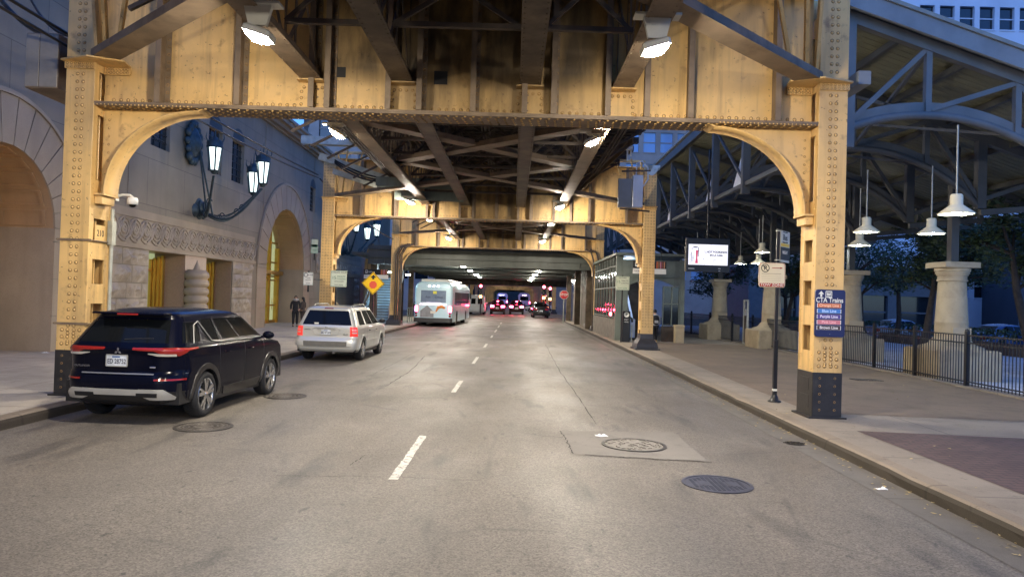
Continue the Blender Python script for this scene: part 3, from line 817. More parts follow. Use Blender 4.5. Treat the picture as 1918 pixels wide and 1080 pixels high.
# raking struts of the walkway outriggers, fanning up from the shoulder of a frame
def outrigger(k, side, nm):
    y = frame_y(k); xi = XL if side < 0 else XR; d = -side
    t = empty('walkway_outrigger', (0, y, 0), 0, 'pale ochre raking struts fanning up from the %s shoulder of the %s frame' % ('left' if side < 0 else 'right', nm), 'struts', 'walkway outriggers on the frames')
    for (a, b, w_) in (((xi + d * .12, -.12, 5.52), (xi + d * .25, -.62, 7.05), .10), ((xi + d * .35, -.3, 5.55), (xi + d * .72, -1.2, 7.05), .085), ((xi + d * .72, -.62, 5.58), (xi + d * 1.3, -1.3, 7.05), .075)):
        mb = MB(); mb.bar(a, b, w_, .05, (1, 0, 0)); mb.build('strut', M['paint'], t)
    mb = MB(); mb.bar((xi + d * .1, -.5, 7.08), (xi + d * 3.4, -.9, 7.08), .1, .08); mb.build('walkway_beam', M['paint'], t)
def cross_truss(y, where):
    t = empty('cross_truss', (0, y, 0), 0, 'brown lattice truss crossing under the tracks at mid-span, %s' % where, 'truss', 'cross trusses under the tracks')
    a, b = XL - .1, XR + .1
    mb = MB(); mb.box(a, b, -.09, .09, 5.20, 5.33); mb.build('bottom_chord', M['brace'], t)
    mb = MB(); mb.box(a, b, -.08, .08, 6.86, 6.96); mb.build('top_chord', M['brace'], t)
    mb = MB(); n = 9
    for i in range(n):
        x0, x1 = a + (b - a) * i / n, a + (b - a) * (i + 1) / n
        p, q = ((x0, 0, 5.3), (x1, 0, 6.9)) if i % 2 else ((x0, 0, 6.9), (x1, 0, 5.3))
        mb.bar(p, q, .13, .05, (0, 1, 0))
    mb.build('lacing', M['brace'], t)
cross_truss(6.4, 'ahead of the nearest frame')
def conduit_run(x, y0, y1, z, label):
    mb = MB()
    for dx, r in ((0, .035), (.09, .025), (-.085, .028)): mb.tube([(x + dx, y0, z), (x + dx, (y0 + y1) / 2, z - .05), (x + dx, y1, z)], r, 6)
    for i in range(6): y = y0 + (y1 - y0) * (i + .5) / 6; mb.box(x - .16, x + .16, y - .02, y + .02, z + .04, z + .07); mb.box(x - .01, x + .01, y - .02, y + .02, z + .071, 7.0)
    tag(mb.build('conduit_run', M['dark_steel']), label, 'conduit', 'conduits under the tracks')
for k, nm in ((0, 'between the nearest and second frames'), (1, 'between the second and third frames')):
    conduit_run(-4.3, frame_y(k) + .4, frame_y(k + 1) + .25, 6.0, 'three dark conduits hung beside the leftmost rail girder, ' + nm); conduit_run(2.55, frame_y(k) + .4, frame_y(k + 1) + .25, 6.15, 'three dark conduits hung beside the rightmost rail girder, ' + nm)
    conduit_run(-.85, frame_y(k) + .4, frame_y(k + 1) + .25, 6.3, 'three dark conduits hung between the two tracks, ' + nm)
for k, nm in ((0, 'nearest'), (1, 'second')):
    for side in (-1, 1): outrigger(k, side, nm)
POS = [(-14.9, 'two frames behind the camera'), (-6.0, 'one frame behind the camera'), (-.8, 'behind the camera'), (8.6, 'just ahead of the nearest frame'), (14.6, 'just beyond the nearest frame'), (25.0, 'just ahead of the second frame'),
       (30.5, 'just beyond the second frame'), (40.0, 'just ahead of the third frame')]
for y, nm in POS:
    xl = -3.21 if y < 10 else -3.75; zl = 4.96 if y < 10 else 5.16
    flood_lamp(xl, y, zl + .02, 'glaring white flood lamp in the left row, %s' % nm, M['lens'], .8 if y < 0 else .3 if y < 10 else .5 if y < 20 else .35, 5.37, False, .5 if y < 0 else .0 if y < 10 else 0)
    flood_lamp(1.65 if y < 10 else 1.55, y, zl, 'glaring white flood lamp in the right row, %s' % nm, M['lens'], -.8 if y < 0 else -.3 if y < 10 else -.45 if y < 20 else -.3, 5.37, False, .5 if y < 0 else .0 if y < 10 else 0)
# ------------------------------------------------------------------ left: granite building
WX = -12.2
def granite(name, col, joints=None, var=.22):
    m, nt, b = new_mat(name)
    c = mixc(nt, noise_fac(nt, 1.0, .3, .7, detail=6), [x * (1 - var) for x in col], col)
    c = mixc(nt, mulf(nt, noise_fac(nt, 45, .45, .7, detail=3), .35), c, [x * .55 for x in col])
    c = mixc(nt, mulf(nt, noise_fac(nt, 1.5, .52, .75, (1, 1, .1), 6), .45), c, [x * .5 for x in col])
    if joints:
        g = N(nt, 'ShaderNodeNewGeometry'); sp = N(nt, 'ShaderNodeSeparateXYZ'); cb = N(nt, 'ShaderNodeCombineXYZ')
        nt.links.new(g.outputs['Position'], sp.inputs[0]); nt.links.new(sp.outputs[1], cb.inputs[0]); nt.links.new(sp.outputs[2], cb.inputs[1])
        br = N(nt, 'ShaderNodeTexBrick'); nt.links.new(cb.outputs[0], br.inputs['Vector'])
        for i in (0, 1, 2): br.inputs[('Color1', 'Color2', 'Mortar')[i]].default_value = ((1, 1, 1, 1), (.80, .79, .78, 1), (.30, .29, .28, 1))[i]
        br.inputs['Scale'].default_value = 1; br.inputs['Mortar Size'].default_value = .010; br.inputs['Brick Width'].default_value = joints[0]; br.inputs['Row Height'].default_value = joints[1]
        c = mixc(nt, .8, c, br.outputs['Color'], 'MULTIPLY')
    nt.links.new(c, b.inputs['Base Color']); b.inputs['Roughness'].default_value = .55
    bump(nt, b, noise_fac(nt, 30, 0, 1), .12, .02)
    return m
M['granite'] = granite('smooth_granite', (.30, .25, .185), (2.6, 1.55))
M['granite_plain'] = granite('plain_granite', (.40, .315, .225))
M['granite_warmlit'] = granite('warm_lit_granite', (.50, .32, .17))  # orange lamp glow on the arch soffits put into the stone colour
M['rock'] = granite('rock_faced_granite', (.46, .38, .29), var=.35)
M['polished'] = pbr('polished_granite', (.34, .22, .155), .3, var=.12, vs=14)
M['windark'] = plain('dark_window', (.012, .016, .02), .08, coat=.6)
M['shopglass'] = plain('shop_window', (.05, .06, .045), .06, emit=((.75, .85, .45), .22))
M['brassglow'] = pbr('lit_brass', (.52, .33, .085), .35, .9, var=.15)

bl = empty('granite_building', (WX, 30, 0), 0, 'long granite building with tall round arches, rough stone base and carved scroll frieze', 'building')
B0 = 30.0
def arch_pts(c, r, zs, n=28): return [(c - r * math.cos(PI * i / n), zs + r * math.sin(PI * i / n)) for i in range(n + 1)]
ARCH = [(16.85, 1.85, 3.40, 3.15), (37.9, 3.1, 3.2, 4.45), (60.5, 3.1, 3.2, 4.45)]
WTOP = 10.55
def wall_with_arches():
    """face of the wall in the plane x = WX, with true openings"""
    mb = MB()
    ys = [0.0]
    segs = []
    cur = -40.0
    for c, r, zs, ro in ARCH:
        segs.append((cur, c - r)); cur = c + r
        pts = arch_pts(c, r, zs)
        for p, q in zip(pts[:-1], pts[1:]):
            mb.quad((0, p[0] - B0, p[1]), (0, q[0] - B0, q[1]), (0, q[0] - B0, WTOP), (0, p[0] - B0, WTOP))
    segs.append((cur, 69))
    # plain stretches, cut round the two shop recesses and the upper windows
    holes = [(23.65, 26.2, .15, 3.16), (28.0, 30.6, .15, 3.16), (23.5, 24.8, 6.66, 7.72), (27.9, 29.2, 6.6, 8.35), (30.25, 31.6, 6.6, 8.35), (41.9, 43.0, 6.75, 8.2), (45.2, 46.5, 6.6, 8.35), (48.5, 49.8, 6.6, 8.35), (53.0, 54.3, 6.6, 8.35)]
    for a, b in segs:
        cuts = sorted({a, b} | {h for q in holes for h in q[:2] if a < h < b})
        for y0, y1 in zip(cuts[:-1], cuts[1:]):
            z = .1; hs = sorted([(q[2], q[3]) for q in holes if q[0] <= y0 + .01 and q[1] >= y1 - .01])
            for h0, h1 in hs:
                if h0 > z + .06: mb.quad((0, y0 - B0, z), (0, y1 - B0, z), (0, y1 - B0, h0), (0, y0 - B0, h0))
                z = h1
            mb.quad((0, y0 - B0, z), (0, y1 - B0, z), (0, y1 - B0, WTOP), (0, y0 - B0, WTOP))
    # roof and back so that it is a solid building
    mb.quad((0, -70, WTOP), (0, 39, WTOP), (-14, 39, WTOP), (-14, -70, WTOP)); mb.quad((0, -70, 0), (-14, -70, 0), (-14, -70, WTOP), (0, -70, WTOP)); mb.quad((0, 39, 0), (-14, 39, 0), (-14, 39, WTOP), (0, 39, WTOP))
    mb.quad((-14, -70, 0), (-14, 39, 0), (-14, 39, WTOP), (-14, -70, WTOP))
    return mb.build('wall', M['granite'], bl)
wall_with_arches()
def arch_build(i, c, r, zs, ro):
    y = c - B0
    mb = MB()   # ring of voussoirs standing proud
    n = 15
    for k in range(n):
        a0, a1 = PI * k / n + .006, PI * (k + 1) / n - .006
        vs = []
        for xx in (.001, .05):
            for rr, aa in ((r, a0), (ro - .12, a0), (ro - .12, a1), (r, a1)): vs.append((xx, y - rr * math.cos(aa), zs + rr * math.sin(aa)))
        mb.add(vs, [(4, 5, 6, 7), (0, 4, 7, 3), (1, 2, 6, 5), (0, 1, 5, 4), (3, 7, 6, 2)])
    mb.build('arch_ring', M['granite_plain'], bl)
    mb = MB()
    for q0, q1, hx in ((ro - .12, ro - .06, .10), (ro - .06, ro, .07)):
        for k in range(32):
            a0, a1 = PI * k / 32, PI * (k + 1) / 32
            vs = [(xx, y - rr * math.cos(aa), zs + rr * math.sin(aa)) for xx in (.002, hx) for rr, aa in ((q0, a0), (q1, a0), (q1, a1), (q0, a1))]
            mb.add(vs, [(4, 5, 6, 7), (0, 4, 7, 3), (1, 2, 6, 5)])
    mb.build('arch_moulding', M['granite_plain'], bl)
    # jamb stones and reveal (coffered soffit)
    dep = 1.55
    for s in (-1, 1):
        mb = MB()
        yy = y + s * r
        zc = .1
        while zc < zs - .05:
            z1 = min(zs, zc + .98)
            mb.box(.001, .05, min(yy, yy + s * (ro - r - .12)), max(yy, yy + s * (ro - r - .12)), zc + .008, z1 - .008); zc = z1
        mb.quad((0, yy, .1), (0, yy, zs), (-dep, yy, zs), (-dep, yy, .1))
        mb.build('jamb', M['granite_plain'], bl)
    mb = MB()
    def soffit(u, v):
        a = PI * u; return (-dep * v, y - r * math.cos(a), zs + r * math.sin(a))
    mb.grid(soffit, 32, 1)
    n = 11
    for k in range(n):                                       # raised coffer frames
        a0, a1 = PI * (k + .10) / n, PI * (k + .90) / n
        for (u0, u1, v0, v1) in ((a0, a1, .12, .17), (a0, a1, .83, .88), (a0, a0 + .03, .17, .83), (a1 - .03, a1, .17, .83)):
            vs = [(-dep * v, y - rr * math.cos(a), zs + rr * math.sin(a)) for rr in (r - .001, r - .035) for a, v in ((u0, v0), (u1, v0), (u1, v1), (u0, v1))]
            mb.add(vs, [(4, 5, 6, 7), (0, 1, 5, 4), (1, 2, 6, 5), (2, 3, 7, 6), (3, 0, 4, 7)])
    mb.build('arch_soffit', M['granite_warmlit'], bl)
    mb = MB(); pts = arch_pts(y, r, zs)
    if i == 0:
        poly = [(-9e9, 0)]
        mb.add([(-dep, p[0], p[1]) for p in pts] + [(-dep, y + r, .1), (-dep, y - r, .1)], [tuple(range(len(pts) + 2))])
        for rr, hx in ((1.55, .07), (1.2, .05), (.8, .06)):
            for k in range(26):
                a0, a1 = PI * k / 26, PI * (k + 1) / 26
                vs = [(-dep + xx, y - q * math.cos(aa), zs + q * math.sin(aa)) for xx in (.002, hx) for q, aa in ((rr, a0), (rr + .09, a0), (rr + .09, a1), (rr, a1))]
                mb.add(vs, [(4, 5, 6, 7), (0, 4, 7, 3), (1, 2, 6, 5)])
        for k in range(12):
            a = PI * (k + .5) / 12; mb.lathe([(.12, .0), (.12, .04), (.07, .06), (.05, .03), (0, .05)], (-dep + .002, y - 1.38 * math.cos(a), zs + 1.38 * math.sin(a)), 10, 'x')
        mb.build('tympanum', M['granite_plain'], bl)
    else:
        mb.add([(-dep, p[0], p[1]) for p in pts] + [(-dep, y + r, .1), (-dep, y - r, .1)], [tuple(range(len(pts) + 2))])
        mb.build('door_glass', M['shopglass'], bl)
        d = MB()                                             # brass door frames and mullions
        for yy in (-2.95, -1.5, -.05, 1.4, 2.85):
            zt = zs + math.sqrt(max(.1, r * r - yy * yy)) - .05
            d.box(-dep + .004, -dep + .2, y + yy - .11, y + yy + .11, .1, zt)
            d.box(-dep + .2, -dep + .26, y + yy - .05, y + yy + .05, .1, zt)
        for z in (.15, 1.1, 2.5, 2.72, 3.5, 4.6): d.box(-dep + .004, -dep + .15, y - 2.95, y + 2.95, z, z + (.16 if z < 1 else .08))
        d.box(-dep + .004, -dep + .45, y - 3.0, y + 3.0, 2.85, 3.06)
        d.build('brass_doors', M['brassglow'], bl)
        mb = MB()
        for k in range(4): mb.box(-dep + .155, -dep + .18, y - 2.3 + k * 1.45, y - 2.27 + k * 1.45, .9, 1.5)
        mb.build('door_handles', M['brass'], bl)
for i, (c, r, zs, ro) in enumerate(ARCH): arch_build(i, c, r, zs, ro)

def blk(mb, y0, y1, z0, z1, out, seed, n=5, rough=.06):
    """one rock-faced stone: bulging rough front with margins"""
    rnd = noise
    def fn(u, v):
        y = y0 + (y1 - y0) * u; z = z0 + (z1 - z0) * v
        e = min(1, 5 * min(u, 1 - u) * (y1 - y0)) * min(1, 5 * min(v, 1 - v) * (z1 - z0))
        x = out + e * (.05 + rough * noise.noise((y * 3 + seed, z * 3, seed * 1.7)) + rough * .5 * noise.noise((y * 9 + seed, z * 9, seed)))
        return (x, y - B0, z)
    mb.grid(fn, n * 2, n, False)
def rubble(y0, y1, seed, ws, name='rough_stone'):
    mb = MB(); rows = [.15, .95, 1.55, 2.05, 2.62, 3.16]
    for i, (za, zb) in enumerate(zip(rows[:-1], rows[1:])):
        cuts = [y0] + [y0 + (y1 - y0) * q for q in ws[i % len(ws)]] + [y1]
        for k, (a, b) in enumerate(zip(cuts[:-1], cuts[1:])):
            blk(mb, a + .012, b - .012, za + .012, zb - .012, .03, seed + i * 7 + k * 3, 7, .14)
    mb.build(name, M['rock'], bl)
rubble(20.95, 23.6, 1, [[.55], [.3], [.5, .85], [.2, .62], [.4]])
rubble(30.65, 33.0, 40, [[], [.5], [], [.6], []])
rubble(46.0, 48.6, 70, [[.5], [.3], [.6], [.4], [.5]]); rubble(54, 56.0, 90, [[.5], [.3], [.6], [.4], [.5]])
# frieze with interlaced scroll, mouldings above and below
def frieze(y0, y1):
    mb = MB(); mb.box(.001, .05, y0 - B0, y1 - B0, 3.32, 4.12)
    n = int((y1 - y0) / .66)
    for k in range(n):
        yc = y0 + (k + .5) * (y1 - y0) / n - B0
        for rr, q in ((.37, .035), (.24, .03), (.11, .05)):
            pts = [(.062, yc + rr * math.cos(a) * 1.05, 3.72 + rr * math.sin(a)) for a in [2 * PI * j / 14 for j in range(15)]]
            mb.tube(pts, q, 5, False)
        mb.dome((.05, yc, 3.72), .07, (1, 0, 0), 8, .9)
        mb.tube([(.07, yc + .1, 3.40), (.085, yc + .36, 3.56), (.085, yc + .44, 3.75), (.07, yc + .66, 4.04)], .035, 5)
    mb.build('scroll_frieze', M['rock'], bl)
    mb = MB(); mb.box(.001, .10, y0 - B0 - .02, y1 - B0 + .02, 4.125, 4.20); mb.box(.001, .07, y0 - B0 - .02, y1 - B0 + .02, 4.203, 4.40); mb.box(.001, .085, y0 - B0, y1 - B0, 3.16, 3.315)
    mb.build('string_course', M['granite_plain'], bl)
frieze(20.95, 33.05); frieze(43.6, 56.0)
for y in (20.4, 33.6): mb = MB(); mb.box(.001, .03, y - .5 - B0, y + .5 - B0, 3.2, 3.3); mb.build('impost_band', M['granite_plain'], bl)
# shop recesses: glass, brass jambs, polished pier
for y0, y1 in ((23.65, 26.2), (28.0, 30.6)):
    mb = MB(); mb.quad((-1.1, y0 - B0, .15), (-1.1, y1 - B0, .15), (-1.1, y1 - B0, 3.16), (-1.1, y0 - B0, 3.16)); mb.build('shop_window', M['shopglass'], bl)
    mb = MB(); mb.quad((0, y0 - B0, 3.16), (-1.1, y0 - B0, 3.16), (-1.1, y1 - B0, 3.16), (0, y1 - B0, 3.16)); mb.quad((0, y0 - B0, .15), (-1.1, y0 - B0, .15), (-1.1, y1 - B0, .15), (0, y1 - B0, .15))
    mb.quad((0, y1 - B0, .15), (-1.1, y1 - B0, .15), (-1.1, y1 - B0, 3.16), (0, y1 - B0, 3.16)); mb.quad((0, y0 - B0, .15), (-1.1, y0 - B0, .15), (-1.1, y0 - B0, 3.16), (0, y0 - B0, 3.16))
    mb.build('recess_lining', M['polished'], bl)
    mb = MB()
    for q in range(4): mb.box(-1.09 + q * .1, -1.0 + q * .1, y1 - B0 - .42 + q * .09, y1 - B0 - .002, .15, 2.95 + q * .05)
    mb.box(-1.09, -.98, y0 - B0 + .002, y0 - B0 + .2, .15, 2.95); mb.box(-1.09, -1.0, y0 - B0 + .2, y1 - B0 - .43, 2.5, 2.6); mb.box(-1.09, -1.0, y0 - B0 + .9, y0 - B0 + 1.0, .15, 2.95)
    mb.build('brass_frame', M['brassglow'], bl)
mb = MB(); mb.box(.001, .04, 26.2 - B0, 28.0 - B0, .15, 3.155); mb.build('polished_pier', M['polished'], bl)
# turned stone post with a spike in front of the pier
tp = empty('stone_post', (WX + .42, 26.35, .15), 0, 'banded stone post with a pointed tip between the two shop windows', 'stone post')
mb = MB(); prof = [(.44, 0), (.44, .3)]
for k in range(7): z = .33 + k * .30; prof += [(.36, z), (.42, z + .05), (.44, z + .13), (.42, z + .23), (.36, z + .28)]
prof += [(.33, 2.44), (.33, 2.47), (0, 2.47)]
mb.lathe(prof, n=22); mb.build('shaft', M['granite_plain'], tp)
mb = MB(); mb.lathe([(.14, 2.472), (.11, 2.56), (.05, 2.7), (.012, 2.83), (0, 2.84)], n=12); mb.build('spike', M['granite_plain'], tp)
# upper windows
def upper_window(y0, y1, z0, z1, arched):
    zs = z1 - .0 if not arched else z1
    mb = MB(); mb.quad((-.14, y0 - B0, z0), (-.14, y1 - B0, z0), (-.14, y1 - B0, z1), (-.14, y0 - B0, z1))
    w = mb.build('window', M['windark'], bl)
    mb = MB()
    for yy in (y0, y1): mb.quad((0, yy - B0, z0), (-.14, yy - B0, z0), (-.14, yy - B0, z1), (0, yy - B0, z1))
    mb.quad((0, y0 - B0, z0), (-.14, y0 - B0, z0), (-.14, y1 - B0, z0), (0, y1 - B0, z0)); mb.quad((0, y0 - B0, z1), (-.14, y0 - B0, z1), (-.14, y1 - B0, z1), (0, y1 - B0, z1))
    mb.build('reveal', M['granite_plain'], w)
    mb = MB()
    for k in range(1, 6 if arched else 4): zz = z0 + (z1 - z0) * k / (6 if arched else 4); mb.box(-.139, -.11, y0 - B0, y1 - B0, zz, zz + .03)
    for k in (1, 2): yy = y0 + (y1 - y0) * k / 3 - B0; mb.box(-.139, -.115, yy, yy + .03, z0, z1)
    mb.build('glazing_bars', M['blackmetal'], w)
    if arched:
        mb = MB(); c = (y0 + y1) / 2 - B0; r = (y1 - y0) / 2
        mb.add([(.004, c - r * math.cos(a), z1 + r * math.sin(a) * .9) for a in [PI * i / 12 for i in range(13)]], [tuple(range(13))])
        mb.build('arched_head', M['black'], w)
for h in ((23.5, 24.8, 6.66, 7.72, 0), (27.9, 29.2, 6.6, 8.35, 1), (30.25, 31.6, 6.6, 8.35, 1), (41.9, 43.0, 6.75, 8.2, 1), (45.2, 46.5, 6.6, 8.35, 1), (48.5, 49.8, 6.6, 8.35, 1), (53.0, 54.3, 6.6, 8.35, 1)): upper_window(*h)
mb = MB()
for z0, z1, o in ((10.1, 10.22, .12), (10.22, 10.42, .30), (10.42, 10.6, .52), (10.6, 10.75, .62)): mb.box(-.2, o, -70 + o * .01, 39 - o * .01, z0 + .001, z1)
mb.build('cornice', M['granite_plain'], bl)
for y in (22.2, 34.2, 42.6): mb = MB(); mb.box(.001, .02, y - B0, y + .012 - B0, 4.5, 10); mb.build('wall_joint', M['granite_plain'], bl)

# bracket lanterns
def bracket_lantern(y, zb, label, s=1.0):
    t = empty('bracket_lantern', (WX, y, zb), 0, label, 'wall lantern', 'iron bracket lanterns on the granite wall')
    mb = MB()
    mb.lathe([(.0, .16), (.12, .15), (.22, .10), (.34, .07), (.42, .001)], (0, 0, 0), 14, 'x'); mb.lathe([(.0, .14), (.1, .12), (.2, .06), (.26, .001)], (0, .35, -.12), 12, 'x'); mb.lathe([(.0, .14), (.1, .12), (.2, .06), (.26, .001)], (0, -.38, -.1), 12, 'x')
    for k in range(3):
        a0 = k * 2.1; pts = [(.1 + .25 * j / 10, (.34 - .024 * j) * math.cos(a0 + j * .5), (.34 - .024 * j) * math.sin(a0 + j * .5)) for j in range(11)]
        mb.tube(pts, .035, 6)
    mb.build('scroll_base', M['ironblue'], t)
    ends = [(1.35, -1.95), (2.35, .15), (1.30, 2.0)]
    for (ex, ey), dz in zip(ends, (1.15, 1.05, .95)):
        mb = MB()
        P = []
        for j in range(13):
            u = j / 12; P.append((.12 + (ex - .12) * u, ey * u, -.05 - .42 * math.sin(PI * min(1, u * 1.15)) * (1 - u * .35) + (dz - .12) * u ** 3.2))
        mb.tube(P, [.055 - .02 * j / 12 for j in range(13)], 7)
        mb.tube([(p[0] * .98, p[1], p[2] + .14 * math.sin(PI * j / 12)) for j, p in enumerate(P)], .026, 6)
        for j in (4, 8):
            p = P[j]; mb.tube([(p[0] + .16 * math.cos(a) * .6, p[1], p[2] + .12 + .12 * math.sin(a)) for a in [q * .55 for q in range(10)]], .022, 5)
        mb.build('arm', M['ironblue'], t)
        g = MB(); g.lathe([(.15, .02), (.25, .80), (.25, .82), (0, .82)], (ex, ey, dz), 6, smooth=False); g.lathe([(.0, .02), (.15, .02)], (ex, ey, dz), 6, smooth=False)
        ln = g.build('lantern_glass', M['lanternglow'], t)
        f = MB()
        for j in range(6):
            a = PI * j / 3; f.bar((ex + .155 * math.cos(a), ey + .155 * math.sin(a), dz), (ex + .258 * math.cos(a), ey + .258 * math.sin(a), dz + .82), .05, .045)
        f.lathe([(.0, -.12), (.08, -.1), (.12, -.03), (.18, 0), (.18, .03), (.1, .03)], (ex, ey, dz), 12)
        f.lathe([(.28, .82), (.30, .86), (.27, .9), (.29, 1.0), (.24, 1.08), (.12, 1.16), (.06, 1.22), (.0, 1.24)], (ex, ey, dz), 12)
        f.build('lantern_frame', M['ironblue'], ln)
        k_ = MB()
        for j in range(8):
            a = PI * j / 4; q = (ex + .25 * math.cos(a), ey + .25 * math.sin(a), dz + 1.02)
            k_.tube([q, (q[0] + .08 * math.cos(a), q[1] + .08 * math.sin(a), q[2] + .16), (q[0] + .05 * math.cos(a), q[1] + .05 * math.sin(a), q[2] + .34)], [.022, .016, .006], 5)
        k_.tube([(ex, ey, dz + 1.2), (ex, ey, dz + 1.62)], [.03, .008], 6)
        k_.build('crown_spikes', M['ironblue'], ln)
    # cartouche with tie rods above
    c = MB(); zc = 2.35
    c.sphere((.10, -.9, zc), .55, 12, 10, (.35, .85, 1.1)); c.sphere((.22, -.9, zc), .3, 10, 8, (.5, .8, 1.2))
    rnd = random.Random(9)
    for k in range(14):
        a = 2 * PI * k / 14; r_ = .58 + .1 * rnd.random()
        p = (.12, -.9 + .85 * r_ * math.cos(a), zc + 1.1 * r_ * math.sin(a)); c.sphere(p, .13 + .06 * rnd.random(), 7, 5, (.7, 1, 1))
    c.build('cartouche', M['ironblue'], t)
    r_ = MB()
    for q in ((.35, -.15, -.15), (.55, -.05, -.25)): r_.tube([(.25, -.75, zc - .1), q], .035, 6)
    r_.build('tie_rod', M['ironblue'], t)
bracket_lantern(27.3, 5.0, 'iron bracket with three glowing lanterns above the shop windows')
bracket_lantern(50.3, 5.0, 'iron bracket with three glowing lanterns beyond the second frame')

# overhead cables beside the building
def cable(name, pts, r, label, n=18, sag=.2):
    mb = MB(); P = []
    for a, b in zip(pts[:-1], pts[1:]):
        for i in range(n): t = i / n; P.append((a[0] + (b[0] - a[0]) * t, a[1] + (b[1] - a[1]) * t, a[2] + (b[2] - a[2]) * t - sag * 4 * t * (1 - t)))
    P.append(pts[-1]); mb.tube(P, r, 6)
    tag(mb.build(name, M['black']), label, 'cable', 'overhead cables on the left')
cable('cable', [(-7.45, 8, 6.05), (-7.42, 26.4, 6.30)], .028, 'upper black cable strung along the granite wall to the second frame', sag=.12)
cable('cable', [(-7.40, 8, 5.86), (-7.42, 26.5, 6.20)], .024, 'lower black cable strung along the granite wall to the second frame', sag=.2)
cable('cable', [(-7.42, 26.7, 6.2), (-7.2, 42, 5.2)], .03, 'black cable running on from the second frame towards the stair', sag=.25)
cable('cable', [(-12.1, 16.0, 9.0), (-9.5, 13.0, 7.0), (-7.62, 11.7, 5.98)], .04, 'thick black cable drooping into the grey utility box', sag=.12)
cable('cable', [(-12.1, 17.0, 9.3), (-8.5, 12.6, 6.6), (-7.3, 11.75, 6.05)], .025, 'thin black cable passing behind the utility box to the column', sag=.1)
cable('cable', [(-12.1, 24.2, 6.9), (-7.0, 11.9, 5.1)], .008, 'hair-thin grey wire from the dark square window to the nearest frame', sag=.05)

# grey utility box on the left column
t = empty('utility_box', (-7.79, 11.5, 5.10), 0, 'weathered grey steel utility box fixed to the left column of the nearest frame', 'utility box')
mb = MB(); mb.cbox(-.27, .27, 0, 1.5, 0, .9, .012); mb.build('box', M['brace'], t)
gm = pbr('utility_door', (.30, .27, .225), .5, .2, var=.25, stain=((.16, .13, .09), 3, .5, .7, .5))
for x0, x1 in ((-.262, -.045), (-.035, .262)): mb = MB(); mb.cbox(x0, x1, -.014, -.001, .02, .88, .006); mb.build('door', gm, t)
mb = MB(); mb.box(.28, .5, .3, .4, .2, .7); mb.build('mounting_arm', M['brace'], t)

# security camera on the column
t = empty('security_camera', (XL - .02, 11.93, 3.35), 0, 'white dome security camera on a bent arm on the left column', 'camera')
mb = MB(); mb.box(0.028, .12, -.05, .05, .0, .12); mb.tube([(.1, 0, .07), (.2, 0, .1), (.33, 0, .1), (.38, 0, .06)], .022, 8); mb.build('arm', M['white'], t)
mb = MB(); mb.lathe([(0, .07), (.07, .06), (.085, .02), (.085, -.05), (.06, -.06), (.0, -.06)], (.38, 0, 0), 16); mb.build('housing', M['white'], t)
mb = MB(); mb.sphere((.38, 0, -.06), .058, 12, 8, (1, 1, .8)); mb.build('dome', M['darkglass'], t)

# warm lamps tucked inside the deep arches
for c, yy, z, nm in ((16.85, 15.4, 4.3, 'first'), (37.9, 35.9, 4.6, 'second'), (60.5, 58.6, 4.6, 'far')):
    t = empty('arch_lamp', (WX - .95, yy, z), 0, 'small warm lamp tucked inside the reveal of the %s stone arch' % nm, 'lamp', 'warm lamps inside the stone arches')
    mb = MB(); mb.lathe([(.05, .16), (.13, .1), (.14, .0), (.11, -.01)], n=14); mb.tube([(0, 0, .15), (0, 0, .5)], .015, 6); mb.build('shade', M['brass'], t)
    mb = MB(); mb.sphere((0, 0, .0), .095, 12, 8); mb.build('bulb', plain('arch_bulb', (1, .9, .7), .4, emit=((1.0, .66, .32), 70)), t)
# ------------------------------------------------------------------ right: canopy over the plaza
CY = 14.5; CX0 = 6.7
roofc = empty('plaza_canopy', (CX0, CY, 0), 0, 'big blue grey steel canopy with arched trusses and a sloping ribbed roof', 'canopy')
def rib_mat():
    m, nt, b = new_mat('ribbed_roof'); g = N(nt, 'ShaderNodeNewGeometry'); sp = N(nt, 'ShaderNodeSeparateXYZ'); nt.links.new(g.outputs['Position'], sp.inputs[0])
    md = N(nt, 'ShaderNodeMath', operation='PINGPONG'); md.inputs[1].default_value = .11; nt.links.new(sp.outputs[1], md.inputs[0])
    r = N(nt, 'ShaderNodeMapRange'); r.inputs[1].default_value = .03; r.inputs[2].default_value = .06; nt.links.new(md.outputs[0], r.inputs[0])
    c = mixc(nt, noise_fac(nt, .8, .3, .7), (.13, .13, .085), (.19, .19, .125)); nt.links.new(c, b.inputs['Base Color']); b.inputs['Roughness'].default_value = .6
    bump(nt, b, r.outputs[0], .9, .03); return m
M['ribs'] = rib_mat()
CL = 42.0; SL = -.335; CW = 8.8
def zr(x): return 8.05 + SL * x
mb = MB(); mb.quad((0, 0, zr(0)), (CW, 0, zr(CW)), (CW, CL, zr(CW)), (0, CL, zr(0))); mb.build('roof_deck', M['ribs'], roofc)
mb = MB(); mb.add([(-.25, -.35, zr(-.25) + .34), (CW + .2, -.35, zr(CW + .2) + .34), (CW + .2, CL, zr(CW + .2) + .34), (-.25, CL, zr(-.25) + .34), (-.25, -.35, zr(-.25) + .26), (CW + .2, -.35, zr(CW + .2) + .26), (CW + .2, CL, zr(CW + .2) + .26), (-.25, CL, zr(-.25) + .26)],
                  [(0, 1, 2, 3), (7, 6, 5, 4), (0, 4, 5, 1), (1, 5, 6, 2), (3, 2, 6, 7), (0, 3, 7, 4)]); mb.build('roof', pbr('roof_sheet', (.27, .27, .235), .55, var=.2), roofc)
mb = MB(); mb.add([(-.22, y, zr(-.22) + d) for y in (-.3, -.22) for d in (-.10, .255)] + [(CW, y, zr(CW) + d) for y in (-.3, -.22) for d in (-.10, .255)], [(0, 1, 5, 4), (2, 6, 7, 3), (0, 4, 6, 2), (1, 3, 7, 5), (0, 2, 3, 1), (4, 5, 7, 6)])
